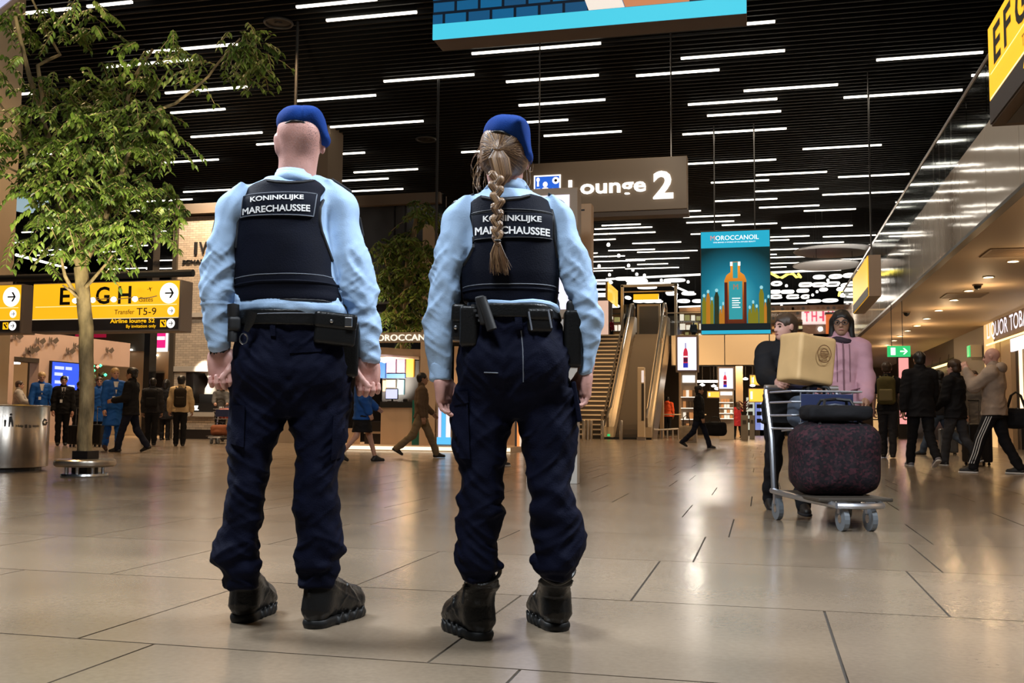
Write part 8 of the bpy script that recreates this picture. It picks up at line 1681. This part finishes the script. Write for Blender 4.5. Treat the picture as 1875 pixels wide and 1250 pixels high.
# left-hand crowd
figure('blonde airline woman in blue jacket and white blouse behind the steel bin', 71, 814, 681, 172, 0, CREW, None, hair=('tail', 'blond'), skirt=(CREW, .5, .20), collar=(WSH,), female=True, bulk=.02, pitch=-8, arms=((8, 12, 25, 5), (8, 12, 25, 5)))
figure('man in black suit with white shirt and tie facing the camera', 112, 816, 688, 178, 2, BLK, BLK, hair=('short', 'black'), collar=(WSH, CHAR), bulk=.022, topz=.80)
figure('dark uniformed man behind the suited man with a cabin case', 142, 812, 698, 170, 1, BLK, BLK, hair=('short', 'black'), bulk=.02, topz=.8)
figure('airline woman in blue mostly hidden behind the tree trunk', 177, 814, 690, 175, 2, CREW, BLK, hair=('bun', 'brown'), female=True, bulk=.02, topz=.6)
suitcase('black cabin case left of the tree trunk', atz(140, 818), .05, mat('case_black', (.012, .012, .013), .4), .52, .36, .24); suitcase('black cabin case with twin steel handle right of the trunk', atz(178, 818), -.05, mat('case_black', (.012, .012, .013), .4), .55, .36, .24)
figure('blonde airline woman in long blue coat and brown boots walking', 205, 826, 672, 165, 0, CREW, CREW, hair=('bun', 'blond'), walk=(12, 2, -10, 18), collar=(WSH,), female=True, topz=.55, bulk=.022, boots=mat('boot_brown', (.05, .022, .015), .5))
figure('dark haired man in black striding left past the airline woman', 237, 828, 672, -70, 1, BLK, NAVYC, hair=('thick', 'black'), walk=(18, 4, -14, 20), arms=((10, 8, 70, 10), (4, 10, 30, 0)), bulk=.03, topz=.8)
f = figure('man in dark clothes with black backpack seen from behind', 276, 816, 692, 8, 1, CHAR, BLK, hair=('short', 'black'), walk=(5, 2, -5, 5), bulk=.025); backpack(f, 'black backpack on the dark clothed man', BLK, .16, .25, .08)
figure('person in dark coat beside the glossy black post', 301, 806, 694, 20, 1, BLK, BLK, hair=('bob', 'black'), bulk=.03, topz=.6, female=True)
f = figure('man in beige sweater and black hat looking at the brick shop', 328, 817, 689, 4, 1, BEIG, BLK, hair=('thick', 'black'), walk=(4, 1, -4, 4), bulk=.035, topz=.86, arms=((6, 14, 18, 0), (6, 14, 18, 0))); backpack(f, 'dark brown backpack on the beige sweater man', cloth('dark_brown', (.03, .022, .016)), .15, .24, .08)
figure('long haired woman behind a second luggage trolley by the brick shop', 402, 808, 700, 178, 0, cloth('plaid_grey', (.10, .095, .09)), BLK, hair=('long', 'black'), arms=((35, 6, 40, 4), (35, 6, 40, 4)), female=True, bulk=.02)
p = atz(404, 812); tr2 = trolley('second luggage trolley loaded with red bags by the brick shop', p, math.radians(188)); softbag('red and white shopping bags heaped in the second trolley basket', p+Vector((.02, .25, .72)), (.22, .15, .14), mat('red_print', (.6, .12, .09), .6, var=.5, vscale=12), .1, .08); softbag('brown bag on the platform of the second trolley', p+Vector((.0, -.05, .23)), (.24, .2, .15), cloth('rust', (.28, .10, .05)), .1, .08)
figure('person in pale grey jacket at the far left behind the column', 30, 812, 697, 100, 0, cloth('pale_grey', (.4, .36, .32)), BLK, hair=('short', 'brown'), bulk=.03, arms=((30, 8, 50, 10), (30, 8, 50, 10)))
# people passing the kiosk
figure('woman in bright blue top and black skirt hurrying past the kiosk', 662, 846, 662, 80, 0, BLUE2, None, hair=('bob', 'brown'), skirt=(BLK, .56, .20), walk=(20, 4, -16, 24), arms=((15, 10, 40, 5), (-5, 10, 30, 5)), female=True, bulk=.035, topz=.78)
figure('person in brown top walking right beside the kiosk corner post', 770, 838, 676, 85, 1, BRN, cloth('khaki', (.20, .15, .09)), hair=('short', 'black'), walk=(26, 4, -24, 26), arms=((14, 8, 30, 5), (-8, 8, 20, 0)), bulk=.02)
figure('stroller passing behind the plaited woman, only shoes showing', 888, 853, 690, 85, 1, CHAR, CHAR, hair=('short', 'black'), walk=(27, 4, -25, 22), sole=M_SOLEW, bulk=.02)
# far figures
f = figure('person in dark coat carrying two bags in front of the escalator', 1280, 821, 703, 95, 1, BLK, NAVYC, hair=('thick', 'black'), walk=(22, 4, -20, 26), arms=((-6, 10, 8, 0), (8, 10, 8, 0)), bulk=.03, topz=.8)
p = atz(1257, 818); softbag('beige carrier bag hanging from the far walker\'s hand', Vector((p.x, p.y, .18)), (.2, .12, .22), cloth('canvas', (.45, .36, .25)), .1, .3); p = atz(1309, 818); softbag('black holdall swinging from the far walker\'s other hand', Vector((p.x, p.y, .33)), (.34, .15, .2), BLK, .1, .16)
q = at(1222, 700, 52); figure('person in orange hooded jacket waiting at the barrier', 1222, 792, 726, 10, 1, ORNG, BLK, hair=('short', 'black'), bulk=.04, hood=True, base=(q.x, 52, 0))
q = at(1350, 700, 46.5); figure('person in red coat and headscarf by the smaller bottle totem', 1350, 789, 735, -30, 1, RED, BLK, hair=('cover', 'brown'), walk=(12, 3, -10, 12), bulk=.03, topz=.6, female=True, base=(q.x, 46.5, 0))
q = at(1120, 612, 51); figure('person in a red jacket standing at the head of the stairs', 1120, 612, 584, 120, 2, RED, BLK, hair=('short', 'blond'), base=(q.x, 51, ZD), bulk=.03)
q = at(1270, 612, 53); figure('person in blue at the shelves right of the lift', 1266, 612, 588, 10, 1, JEAN, BLK, hair=('short', 'black'), base=(q.x, 53, ZD), bulk=.03)
